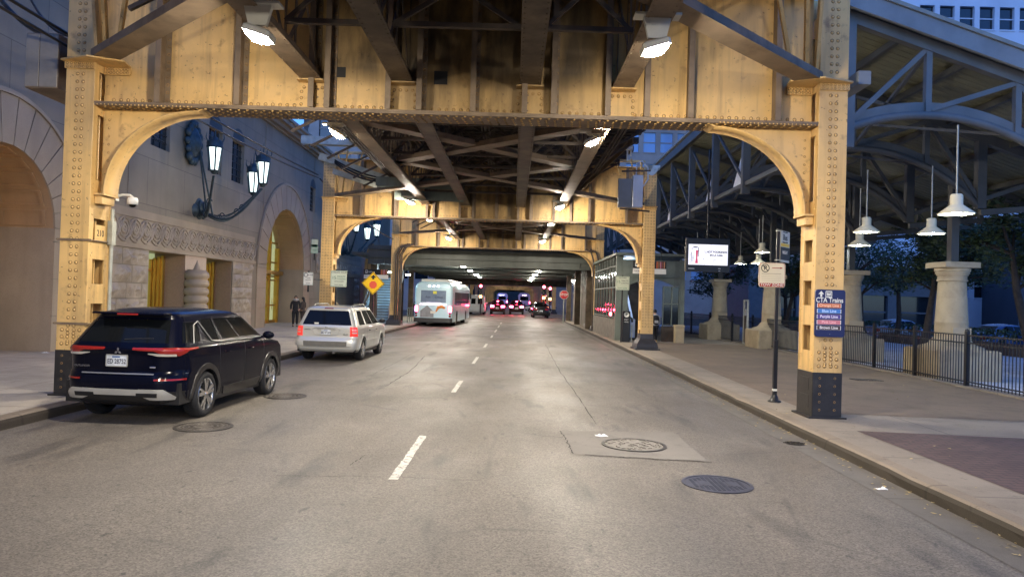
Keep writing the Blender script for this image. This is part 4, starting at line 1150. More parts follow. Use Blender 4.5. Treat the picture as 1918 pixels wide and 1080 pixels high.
mb.build('fascia', M['bluegrey'], roofc)
mb = MB(); mb.box(-.22, -.14, -.21, CL, zr(0) - .05, zr(0) + .25); mb.build('street_fascia', M['truss_shaded'], roofc)
AC, AZ, AR = 1.68, 5.98, 4.35          # arch crown: x, z and radius
def arc_z(x): return AZ - AR + math.sqrt(max(.0, AR * AR - (x - AC) ** 2))
def truss(i, y):
    Mx = M['trussfront'] if i == 0 else M['truss_shaded']
    mb = MB()
    mb.bar((.0, y, zr(0) - .14), (CW, y, zr(CW) - .14), .16, .24)
    xs = [.12 + (4.85 - .12) * k / 18 for k in range(19)]
    mb.tube([(x, y, arc_z(x) - .06) for x in xs], .085, 8)
    for a, b in zip(xs[:-1], xs[1:]):
        mb.add([(p, y + s * .012, q) for s in (-1, 1) for p, q in ((a, arc_z(a)), (b, arc_z(b)), (b, arc_z(b) + .2), (a, arc_z(a) + .2))], [(0, 1, 2, 3), (7, 6, 5, 4), (3, 2, 6, 7)])
    mb.box(-.06, .16, y - .09, y + .09, 5.2, zr(0) - .1)
    mb.box(4.78, 5.0, y - .09, y + .09, 4.5, zr(4.9) - .2)
    for (x0, x1) in ((1.68, 1.68), (.1, 1.62), (1.75, 3.5), (4.85, 3.55), (3.52, 3.52), (4.9, 7.0), (7.0, 7.0)):
        if x0 == x1: mb.bar((x0, y, arc_z(min(x0, 4.8)) if x0 < 5 else zr(x0) - 1.2, ), (x0, y, zr(x0) - .2), .12, .12)
        else: mb.bar((x0, y, (arc_z(min(max(x0, .15), 4.8)) + .05)), (x1, y, zr(x1) - .25), .10, .10)
    mb.bar((4.9, y, 4.4), (CW, y, zr(CW) - .3), .1, .14)
    mb.build('arched_truss', Mx, roofc)
for i in range(13): truss(i, .05 + i * 3.2)
mb = MB()
for x in (1.2, 2.6, 4.0, 5.6, 7.2, 8.5): mb.box(x - .05, x + .05, .2, CL, zr(x) - .16, zr(x) - .02)
mb.build('purlins', M['truss_shaded'], roofc)
mb = MB()
for i in range(8):
    y = .05 + i * 3.2
    mb.bar((1.68, y + .1, arc_z(1.68)), (1.68, y + 3.1, zr(1.68) - .3), .07, .07); mb.bar((1.68, y + .1, zr(1.68) - .3), (1.68, y + 3.1, arc_z(1.68)), .07, .07)
    mb.bar((3.5, y + .1, arc_z(3.5)), (1.8, y + 3.0, arc_z(1.68) + .5), .06, .06)
mb.build('cross_bracing', M['truss_shaded'], roofc)
# edge truss towards the street with pale cladding panels
mb = MB(); x = .05
mb.box(x - .05, x + .05, 1, CL, 5.42, 5.54)
for i in range(13):
    y = .05 + i * 3.2
    if i: mb.box(x - .05, x + .05, y - .05, y + .05, 5.54, zr(x) - .1)
    if i < 12: mb.bar((x, y, 5.5), (x, y + 3.2, zr(x) - .2), .07, .07)
mb.build('edge_truss', M['truss_shaded'], roofc)
mb = MB()
for i in (2, 3, 5): y = .05 + i * 3.2; mb.add([(x + .08, y + .1, 5.55), (x + .08, y + 1.5, 5.55), (x + .08, y + .1, zr(0) - 1.0)], [(0, 1, 2)]); mb.add([(x + .11, y + .1, 5.55), (x + .11, y + 1.5, 5.55), (x + .11, y + .1, zr(0) - 1.0)], [(2, 1, 0)])
mb.build('cladding_panel', M['white'], roofc)
# stub beam tying the canopy to the yellow column
mb = MB(); mb.cbox(5.45 - CX0, 5.66 - CX0, -3.1, -.05, 5.52, 5.74, .01); mb.build('tie_beam', M['bluegrey'], roofc)

# sandstone columns
def sandstone():
    m = pbr('sandstone', (.47, .375, .235), .75, var=.18, vs=1.6, stain=((.22, .16, .09), 2.2, .52, .75, .55), bmp=.15, bs=25, obj=True); return m
M['sandstone'] = sandstone()
def stone_column(x, y, label, s=1.0):
    t = empty('stone_column', (x, y, .15), 0, label, 'stone column', 'sandstone columns under the canopy')
    mb = MB(); mb.lathe([(.39, 1.0), (.39, 1.45), (.40, 1.47), (.388, 1.49), (.33, 2.55)], n=28); mb.lathe([(.31, 2.55), (0, 2.55)], n=12); mb.build('shaft', M['sandstone'], t)
    mb = MB(); pr = [(.34, 2.551), (.365, 2.56), (.365, 2.60), (.345, 2.61), (.345, 2.70), (.375, 2.71), (.375, 2.75), (.40, 2.76), (.40, 2.80), (.425, 2.83), (.425, 2.90), (.44, 2.91)]
    for p_, q_ in zip(pr[:-1], pr[1:]): mb.lathe([p_, q_], n=28)
    mb.cbox(-.46, .46, -.46, .46, 2.911, 3.06, .012); mb.build('capital', M['sandstone'], t)
    mb = MB(); mb.cbox(-.82, .82, -.82, .82, 0, .78, .04); mb.lathe([(.8, .781), (.74, .84), (.55, .9), (.47, 1.0), (.386, 1.1)], n=24); mb.build('pedestal', M['sandstone'], t)
    mb = MB(); mb.box(-.2, .28, -.40, -.36, 1.02, 1.34); mb.build('plaque', M['sandstone'], t)
for x, y, n in ((11.65, 18.9, 'tall sandstone column with a moulded capital behind the iron fence, nearest the camera'), (10.9, 30.0, 'sandstone column behind the no parking sign'), (10.6, 36.5, 'distant sandstone column below the screen'), (11.6, 24.5, 'sandstone column partly hidden by the ochre column with the trains sign')):
    stone_column(x, y, n)
    mb = MB(); mb.box(x - CX0 - .1, x - CX0 + .1, y - CY - .1, y - CY + .1, 3.22, zr(x - CX0) - .12); mb.build('column_stub', M['truss_shaded'], roofc)

# iron fence
def fence_run(x0, y0, x1, y1, label, bow=False):
    L = math.hypot(x1 - x0, y1 - y0); a = math.atan2(y1 - y0, x1 - x0)
    t = empty('iron_fence', (x0, y0, .15), a, label, 'fence', 'panels of black iron fence along the pavement')
    mb = MB(); mb.cbox(-.045, .045, -.045, .045, 0, 1.32, .01); mb.lathe([(.05, 1.32), (.05, 1.34), (0, 1.37)], n=8); mb.build('post', M['blackmetal'], t)
    mb = MB()
    for z in (.12, 1.02, 1.20): mb.box(.046, L - .046, -.015, .015, z, z + .03)
    mb.build('rail', M['blackmetal'], t)
    mb = MB(); n = int(L / .115)
    for i in range(n): xx = .1 + (L - .2) * i / (n - 1); mb.box(xx - .008, xx + .008, -.008, .008, .05, 1.199)
    mb.build('pickets', M['blackmetal'], t)
fy = [(10.6, 8.4), (10.6, 11.3), (10.6, 14.2), (10.63, 16.63), (10.72, 18.94), (10.75, 21.12), (10.72, 23.6), (10.7, 26.2), (10.65, 28.8), (10.6, 31.4), (10.5, 34.0), (10.4, 37.5), (10.3, 41), (10.2, 44.5)]
names = ['out beside the camera', 'at the right edge of the picture', 'just right of the nearest stone column', 'in front of the nearest stone column', 'left of the nearest stone column', 'right of the trains sign', 'behind the trains sign', 'left of the trains sign column', 'behind the black sign post', 'right of the metal gate posts', 'left of the metal gate posts', 'below the screen', 'at the cream stone block']
for (a, b, nm) in zip(fy[:-1], fy[1:], names): fence_run(a[0], a[1], b[0], b[1], 'black iron picket fence panel ' + nm)
mb = MB(); 
for a, b in zip(fy[:-1], fy[1:]): mb.add([(a[0] - .16, a[1], .152), (a[0] + .16, a[1], .152), (b[0] + .16, b[1], .152), (b[0] - .16, b[1], .152), (a[0] - .16, a[1], .19), (a[0] + .16, a[1], .19), (b[0] + .16, b[1], .19), (b[0] - .16, b[1], .19)], [(4, 5, 6, 7), (0, 1, 5, 4), (0, 4, 7, 3), (1, 2, 6, 5)])
tag(mb.build('fence_kerb', M['concrete']), kind='structure')
# tall metal gate frame in the fence
t = empty('gate_frame', (10.45, 31.9, .15), math.radians(80), 'tall narrow galvanised gate frame standing in the iron fence', 'gate')
mb = MB()
for xx in (-.55, .55): mb.box(xx - .04, xx + .04, -.04, .04, 0, 1.95)
mb.box(-.59, .59, -.04, .04, 1.951, 2.02); mb.build('frame', M['galv'], t)
mb = MB(); mb.box(-.5, .5, -.01, .01, .1, 1.3); mb.build('mesh_panel', M['dark_steel'], t)
mb = MB(); mb.box(.3, .36, -.06, -.03, .6, 1.6); mb.build('push_bar', M['white'], t)

# pendant lamps
def pendant(x, y, z, label, on=True, zt=5.3):
    t = empty('pendant_lamp', (x, y, z), 0, label, 'pendant lamp', 'white enamel pendant lamps under the canopy')
    xx = x - CX0; zt = zt or zr(xx) - .1
    mb = MB(); mb.lathe([(.30, -.0), (.305, .015), (.11, .17), (.105, .18), (.105, .34), (.085, .37), (0, .37)], n=24); mb.lathe([(.285, .004), (.10, .155), (0, .155)], n=24); mb.build('shade', pend, t)
    mb = MB(); mb.tube([(0, 0, .36), (0, 0, zt - z)], .016, 6); mb.build('stem', M['galv'], t)
    mb = MB(); mb.sphere((0, 0, .07), .09, 12, 8, (1, 1, .9)); mb.build('bulb', M['pendantglow'], t)
pend = pbr('cream_enamel', (.86, .78, .52), .35, var=.08, obj=True)
for x, y, z, n in ((8.0, 12.9, 3.67, 'nearest and largest cream pendant lamp, high in front of the stone column'), (8.55, 17.3, 3.77, 'cream pendant lamp just right of the ochre column'), (9.72, 16.6, 3.7, 'cream pendant lamp left of the nearest stone column'),
                   (9.7, 20.0, 3.68, 'pendant lamp hanging lower, below the one beside the ochre column'), (9.27, 26.6, 3.9, 'bright pendant lamp left of the bus stop sign'), (10.5, 33.0, 3.83, 'small far pendant lamp right of the screen'),
                   (11.1, 25.0, 3.95, 'pendant lamp half hidden by the ochre column edge'), (10.75, 14.3, 3.9, 'pendant lamp at the right edge of the picture'), (8.6, 33.5, 4.4, 'faint pendant lamp behind the screen'), (9.55, 27.8, 3.55, 'pendant lamp glowing behind the bus stop sign post')):
    pendant(x, y, z, n)

# advertising screen hung from the canopy
t = empty('display_screen', (6.52, 24.0, 3.56), 0, 'black flat display hanging from the canopy with a bright white advert', 'screen')
mb = MB(); mb.cbox(-.74, .74, -.06, .14, -.56, .58, .015); mb.build('housing', M['black'], t)
mb = MB(); mb.box(-.66, .66, -.072, -.0605, -.33, .36); scr = mb.build('picture', plain('screen_white', (.9, .9, .9), .3, emit=((.92, .90, 1.0), .42)), t)
scrk = plain('screen_ink', (.02, .02, .03), .4, emit=((.10, .10, .16), .2)); scrr = plain('screen_red', (.5, .05, .1), .4, emit=((.75, .10, .20), .3))
mb = MB(); rnd = random.Random(21)
for k in range(150):
    x = rnd.uniform(-.62, .62); z = rnd.uniform(-.30, .33)
    if -.05 < x < .62 and -.13 < z < .22: continue
    if -.50 < x < -.33: continue
    s = rnd.uniform(.012, .034); a = rnd.uniform(0, PI); mb.bar((x - s * math.cos(a), -.0745, z - s * math.sin(a)), (x + s * math.cos(a), -.0745, z + s * math.sin(a)), .004, .021, (0, 1, 0))
for x0, x1, z0, z1 in ((-.58, -.56, -.26, .1), (-.34, -.32, -.05, .26), (-.5, -.36, .24, .28), (-.52, -.50, -.22, -.02)): mb.box(x0, x1, -.077, -.0725, z0, z1)
mb.build('doodles', scrk, scr)
mb = MB(); mb.prism([(-.44, -.28), (-.34, -.28), (-.36, -.1), (-.34, .16), (-.42, .16), (-.41, -.1)], 'y', -.079, -.0726); mb.build('red_figure', scrr, scr)
text('caption', 'HOT BOOKENDS', .092, scrk, scr, (.29, -.076, .11), sx=.95, bold=.004); text('caption', 'EN LA CASA', .085, scrk, scr, (.27, -.076, .0), sx=.95, bold=.004)
mb = MB(); mb.box(-.66, -.45, -.068, -.0605, -.47, -.45); mb.box(.35, .43, -.068, -.0605, -.45, -.43); mb.box(.36, .42, -.068, -.0605, -.525, -.508); mb.build('maker_plate', M['signwhite'], t)
mb = MB(); mb.tube([(0, .05, .57), (0, .05, 3.6)], .035, 8); mb.build('hanger', M['blackmetal'], t)

# ------------------------------------------------------------------ station entrance kiosk
KX0, KX1, KY = 5.0, 7.75, 32.6
t = kio = empty('station_entrance', (6.4, KY, .15), 0, 'green grey steel station entrance with an arched opening, escalator and dark windows', 'station entrance')
def kx(x): return x - 6.4
mb = MB()
mb.box(kx(KX0) - .3, kx(KX0), 0, .25, 0, 3.9); mb.box(kx(KX1) - .12, kx(KX1) + .1, 0, .25, 0, 3.75)
n = 14
xa, xb = kx(5.25), kx(7.4)
ar = [(xa + (xb - xa) * i / n, 2.55 + .32 * math.sin(PI * i / n)) for i in range(n + 1)]
for p, q in zip(ar[:-1], ar[1:]): mb.add([(p[0], 0, p[1]), (q[0], 0, q[1]), (q[0], 0, 3.7), (p[0], 0, 3.7), (p[0], .2, p[1]), (q[0], .2, q[1]), (q[0], .2, 3.7), (p[0], .2, 3.7)], [(0, 1, 2, 3), (7, 6, 5, 4), (0, 4, 5, 1)])
mb.box(kx(KX0), xa, 0, .2, 0, 3.7); mb.box(xb, kx(KX1) - .12, 0, .2, 2.55, 3.7)
mb.box(kx(KX0) - .35, kx(KX1) + .3, -.12, 12, 3.9, 4.02)
mb.build('wall', M['greengrey'], t)
mb = MB()
for p, q in zip(ar[:-1], ar[1:]): mb.bar((p[0], -.03, p[1]), (q[0], -.03, q[1]), .06, .07)
mb.box(xa, xb + .3, -.05, -.001, 2.93, 2.99); mb.build('arch_trim', M['greengrey'], t)
mb = MB(); mb.box(kx(KX1) - .9, kx(KX1) - .13, .05, .1, .78, 2.5); w_ = mb.build('window', M['windark'], t)
mb = MB()
for xx in (-.9, -.5, -.16): mb.box(kx(KX1) + xx, kx(KX1) + xx + .05, .0, .049, .7, 2.54)
for z in (.72, 1.7, 2.48): mb.box(kx(KX1) - .85, kx(KX1) - .17, -.01, .048, z, z + .05)
mb.build('window_frame', M['greengrey'], w_)
mb = MB(); mb.box(kx(KX1) - .9, kx(KX1) - .13, .02, .15, 0, .7); mb.build('lower_panel', M['dark_steel'], t)
# long side wall along the kerb
mb = MB(); mb.box(kx(KX0) - .30, kx(KX0) - .05, .26, 9, 0, .95); mb.build('side_plinth', pbr('plinth_concrete', (.20, .18, .155), .8, var=.3), t)
mb = MB(); mb.box(kx(KX0) - .25, kx(KX0) - .15, .26, 9, .951, 3.9); sw = mb.build('side_window', M['windark'], t)
mb = MB()
for i in range(9): y = .26 + i * 1.05; mb.box(kx(KX0) - .29, kx(KX0) - .251, y, y + .07, .951, 3.9)
for z in (1.0, 2.4, 3.4): mb.box(kx(KX0) - .285, kx(KX0) - .252, .33, 8.6, z, z + .06)
mb.build('mullions', M['greengrey'], sw)
# escalator rising to the left/back
mb = MB()
for i in range(18): mb.box(kx(5.75), kx(6.55), 1.2 + i * .3, 1.5 + i * .3, .0, .05 + i * .21)
mb.build('escalator_steps', M['dark_steel'], t)
lit = pbr('escalator_side', (.42, .46, .58), .3, .5, var=.15)
for x0, x1 in ((5.42, 5.72), (6.58, 6.68)):
    mb = MB(); mb.add([(kx(x), y, z) for x in (x0, x1) for y, z in ((.6, .1), (.6, .95), (1.2, 1.0), (6.5, 4.6), (6.5, 3.6))], [(0, 1, 2, 3, 4), (9, 8, 7, 6, 5), (0, 5, 6, 1), (1, 6, 7, 2), (2, 7, 8, 3)]); mb.build('balustrade', lit, t)
mb = MB()
for xx in (5.57, 6.63): mb.tube([(kx(xx), .5, .85), (kx(xx), .62, .99), (kx(xx), 1.2, 1.04), (kx(xx), 6.5, 4.65)], .04, 6)
mb.build('handrail', M['black'], t)
mb = MB(); mb.box(kx(5.0), kx(7.6), 7.2, 7.3, 0, 3.9); mb.build('back_wall', M['dark_steel'], t)
tl = MB(); tl.cbox(-.9, -.6, 2, 3.2, 3.6, 3.68, .01); tl.build('ceiling_tube', plain('tube_light', (1, 1, 1), .4, emit=((.6, .75, 1.0), 14)), t)
# station name sign hung over the entrance
def station_sign(name, x, y, z, w, label, lines=('LaSalle / Van Buren',)):
    t = empty(name, (x, y, z), 0, label, 'station sign', 'transit station name signs')
    h = w * .38
    mb = MB(); mb.cbox(-w / 2, w / 2, 0, .05, h * .42, h, .005); mb.build('black_panel', M['signblack'], t)
    mb = MB(); mb.cbox(-w / 2, w / 2, 0, .05, 0, h * .42 - .002, .005); wp = mb.build('white_panel', M['signwhite'], t)
    for i, c in enumerate(((.55, .13, .04), (.30, .13, .05), (.55, .2, .25), (.25, .06, .04), (.45, .2, .1))):
        mb = MB(); xx = w * (.20 + .055 * i); mb.box(xx, xx + w * .036, -.004, -.001, h * .44, h * .98); mb.build('line_stripe', plain('stripe', c, .5), t)
    mb = MB(); x0 = -w * .44; mb.box(x0, x0 + .14, -.003, -.001, h * .58, h * .9); mb.build('train_emblem', M['signwhite'], t)
    mb = MB(); mb.box(x0 + .03, x0 + .11, -.006, -.0031, h * .68, h * .84); mb.build('emblem_window', M['signblack'], t)
    text('lettering', lines[0], h * .24, M['signwhite'], t, (-w * .32, -.003, h * .72), align='LEFT', sx=.72)
    if len(lines) > 1: text('lettering', lines[1], h * .15, M['signblack'], t, (-w * .46, -.003, h * .21), align='LEFT')
    mb = MB()
    for s in (-1, 1): mb.tube([(s * w * .35, .025, h), (s * w * .35, .025, h + .5)], .014, 6)
    mb.build('hanger_rod', M['blackmetal'], t)
station_sign('station_sign', 5.95, 31.2, 3.17, 1.46, 'black and white station sign with colour stripes behind the second frame column', ('LaSalle', 'Van Buren at LaSalle'))

# cream stone block, yellow barrier and ticket post by the entrance
t = empty('stone_block', (7.47, 31.9, .15), 0, 'cream square stone block beside the station entrance', 'stone block')
mb = MB(); mb.cbox(-.2, .2, -.2, .2, 0, .70, .02); mb.build('block', M['sandstone'], t); mb = MB(); mb.cbox(-.22, .22, -.22, .22, .701, .8, .02); mb.build('cap', M['sandstone'], t)
t = empty('folding_barrier', (6.0, 31.9, .15), 0, 'yellow folding safety barrier in front of the escalator', 'barrier')
yel = plain('safety_yellow', (.65, .45, .03), .5)
mb = MB()
for xx in (-.15, .45): mb.box(xx - .03, xx + .03, -.03, .03, 0, 1.0)
mb.build('upright', yel, t)
mb = MB()
for z in (.2, .55, .92): mb.box(-.12, .42, -.015, .015, z, z + .06)
mb.build('bar', M['white'], t); mb = MB(); mb.box(-.1, .4, -.02, .02, .62, .9); bp = mb.build('panel', M['signblack'], t)
mb = MB()
for xx in (.02, .22): mb.cbox(xx, xx + .1, -.025, -.021, .68, .85, .01)
mb.build('panel_marks', M['signwhite'], bp)
t = empty('parking_pay_box', (5.0, 33.0 - 1.6, .15), 0, 'tall black parking pay box with a white P disc', 'pay box')
mb = MB(); mb.cbox(-.17, .17, -.14, .14, 0, 1.36, .02); mb.build('cabinet', M['blackmetal'], t)
mb = MB(); mb.lathe([(.115, .0), (.115, .008), (0, .008)], (0, -.1485, 1.2), 20, 'y'); dsc = mb.build('disc', M['signwhite'], t)
text('letter_p', 'P', .17, M['signblack'], dsc, (0, -.1505, 1.2), bold=.004); text('lettering', 'PAY', .1, M['signwhite'], t, (0, -.142, .98)); text('lettering', 'HERE', .08, M['signwhite'], t, (0, -.142, .88))
mb = MB(); mb.tube([(.25, -.05, 0), (.25, -.05, .75)], .03, 8); mb.build('side_post', M['galv'], t)
t = empty('warning_beacon', (4.75, 34.5, .15), 0, 'glowing red warning beacon on a thin post by the pay box', 'beacon')
mb = MB(); mb.tube([(0, 0, 0), (0, 0, 1.1)], .03, 8); mb.build('post', M['blackmetal'], t); mb = MB(); mb.sphere((0, -.05, 1.16), .085); mb.build('lamp', M['redlamp'], t)
# ------------------------------------------------------------------ vehicles
def lerp_tab(tab, z):
    """smooth interpolation in a table of (z, value)"""
    if z <= tab[0][0]: return tab[0][1]
    for (a, va), (b, vb) in zip(tab[:-1], tab[1:]):
        if z <= b:
            t = (z - a) / (b - a); return va + (vb - va) * t
    return tab[-1][1]

class CarBody:
    """body as stacked plan outlines. local axes: y=0 rear bumper, +y forward, x across, z up.
    surface parameter t: 0 rear centre .. 1 corner start .. 2 corner end .. 3 side end .. 4 front corner end .. 5 front centre"""
    def __init__(s, spec): s.__dict__.update(spec)
    def P(s, t, z, side=1, off=0.0):
        p = s._p(t, z)
        if off:
            e = 1e-3
            a = s._p(min(5, t + e), z); b = s._p(max(0, t - e), z); c = s._p(t, z + e); d = s._p(t, z - e)
            u = Vector(a) - Vector(b); v = Vector(c) - Vector(d); n = u.cross(v)
            if n.length > 1e-12:
                n.normalize(); p = tuple(Vector(p) + n * off)
        return (p[0] * side, p[1], p[2])
    def _p(s, t, z):
        y0 = lerp_tab(s.rear, z); y1 = lerp_tab(s.front, z); w = lerp_tab(s.half, z)
        rr = lerp_tab(s.rrad, z); rf = lerp_tab(s.frad, z)
        rr = min(rr, w * .8, (y1 - y0) * .4); rf = min(rf, w * .8, (y1 - y0) * .4)
        bl = s.bulge
        if t <= 1: x = (w - rr) * t; y = y0
        elif t <= 2:
            a = (t - 1) * PI / 2; x = w - rr + rr * math.sin(a); y = y0 + rr - rr * math.cos(a)
        elif t <= 3: x = w; y = y0 + rr + (y1 - rf - y0 - rr) * (t - 2)
        elif t <= 4:
            a = (t - 3) * PI / 2; x = w - rf + rf * math.cos(a); y = y1 - rf + rf * math.sin(a)
        else: x = (w - rf) * (5 - t); y = y1
        if t < 2: y += bl * (x / w) ** 2
        if t > 3: y -= bl * 1.6 * (x / w) ** 2
        m = (y - (y0 + y1) / 2) / ((y1 - y0) / 2)
        x *= 1 - s.taper * abs(m) ** 3
        return (x, y, z)
    def tside(s, y, z):
        y0 = lerp_tab(s.rear, z); y1 = lerp_tab(s.front, z); w = lerp_tab(s.half, z)
        rr = min(lerp_tab(s.rrad, z), w * .8); rf = min(lerp_tab(s.frad, z), w * .8)
        return 2 + (y - y0 - rr) / max(.01, y1 - rf - y0 - rr)
    def patch(s, mb, t0, t1, zlo, zhi, nt, nz, side, off=.006, skirt=True):
        f0 = zlo if callable(zlo) else (lambda t: zlo); f1 = zhi if callable(zhi) else (lambda t: zhi)
        def fn(u, v, o=off):
            t = t0 + (t1 - t0) * u; z = f0(t) + (f1(t) - f0(t)) * v; return s.P(t, z, side, o)
        mb.grid(fn, nt, nz)
        if skirt:
            for (ua, ub) in (((0, 0), (1, 0)), ((0, 1), (1, 1)), ((0, 0), (0, 1)), ((1, 0), (1, 1))):
                k = nt if ua[1] == ub[1] else nz
                for i in range(k):
                    a = (ua[0] + (ub[0] - ua[0]) * i / k, ua[1] + (ub[1] - ua[1]) * i / k); b = (ua[0] + (ub[0] - ua[0]) * (i + 1) / k, ua[1] + (ub[1] - ua[1]) * (i + 1) / k)
                    mb.quad(fn(*a), fn(*b), fn(b[0], b[1], -.01), fn(a[0], a[1], -.01))
    def shell(s, zs, nseg=(10, 8, 44, 8, 8)):
        ts = []
        for i, n in enumerate(nseg): ts += [i + j / n for j in range(n)]
        ts.append(5.0)
        s.ts = ts
        return ts

WHEEL_CACHE = {}
def wheel(parent, x, y, r, w, side, rim_mat, style, lod=1):
    t = bpy.data.objects.new('wheel', None); COL.objects.link(t); t.parent = parent; t.location = (x, y, r); t.rotation_euler = (0, 0, 0 if side > 0 else PI)
    key = (r, w, rim_mat.name, style)
    if key in WHEEL_CACHE:
        for nm, me in WHEEL_CACHE[key]:
            o = bpy.data.objects.new(nm, me); COL.objects.link(o); o.parent = t
        return t
    rr = r * (.72 if style == 'turbine' else .66)
    n = 32 if lod else 16
    mb = MB(); mb.lathe([(rr, -w), (r * .93, -w), (r, -w * .82), (r, -w * .18), (r * .94, 0), (rr + .012, .004), (rr, -.01)], n=n, axis='x')
    if lod:
        for k in range(44):
            a = 2 * PI * k / 44; c, s_ = math.cos(a), math.sin(a)
            mb.bar((-w * .8, r * 1.001 * c, r * 1.001 * s_), (-w * .22, r * 1.001 * math.cos(a + .05), r * 1.001 * math.sin(a + .05)), .016, .010, (0, c, s_))
    o1 = mb.build('tyre', M['rubber'], t)
    mb = MB(); mb.lathe([(rr * .2, -.02), (rr * .18, 0), (rr * .1, .012), (0, .014)], n=16, axis='x'); mb.lathe([(rr, -w * .9), (rr, -.005), (rr * .965, .004), (rr * .93, -.012), (rr * .92, -w * .9)], n=n, axis='x')
    k_ = 5 if style == 'turbine' else (6 if style == 'six' else 5)
    for k in range(k_):
        a = 2 * PI * k / k_ + .3
        for da, wd in (((-.13, .045), (.26, .06)) if style == 'turbine' else ((0, .10),)):
            p0 = (-.012, rr * .14 * math.cos(a), rr * .14 * math.sin(a)); p1 = (-.006, rr * .96 * math.cos(a + da), rr * .96 * math.sin(a + da))
            mb.bar(p0, p1, wd * r / .37, .028, (1, 0, 0))
    o2 = mb.build('rim', rim_mat, t)
    mb = MB(); mb.lathe([(rr * .93, -w * .55), (0, -w * .55)], n=n, axis='x'); mb.lathe([(rr * .55, -w * .4), (rr * .55, -w * .35), (0, -w * .35)], n=20, axis='x'); o3 = mb.build('brake_disc', M['blackmetal'], t)
    WHEEL_CACHE[key] = [('tyre', o1.data), ('rim', o2.data), ('brake_disc', o3.data)]
    return t

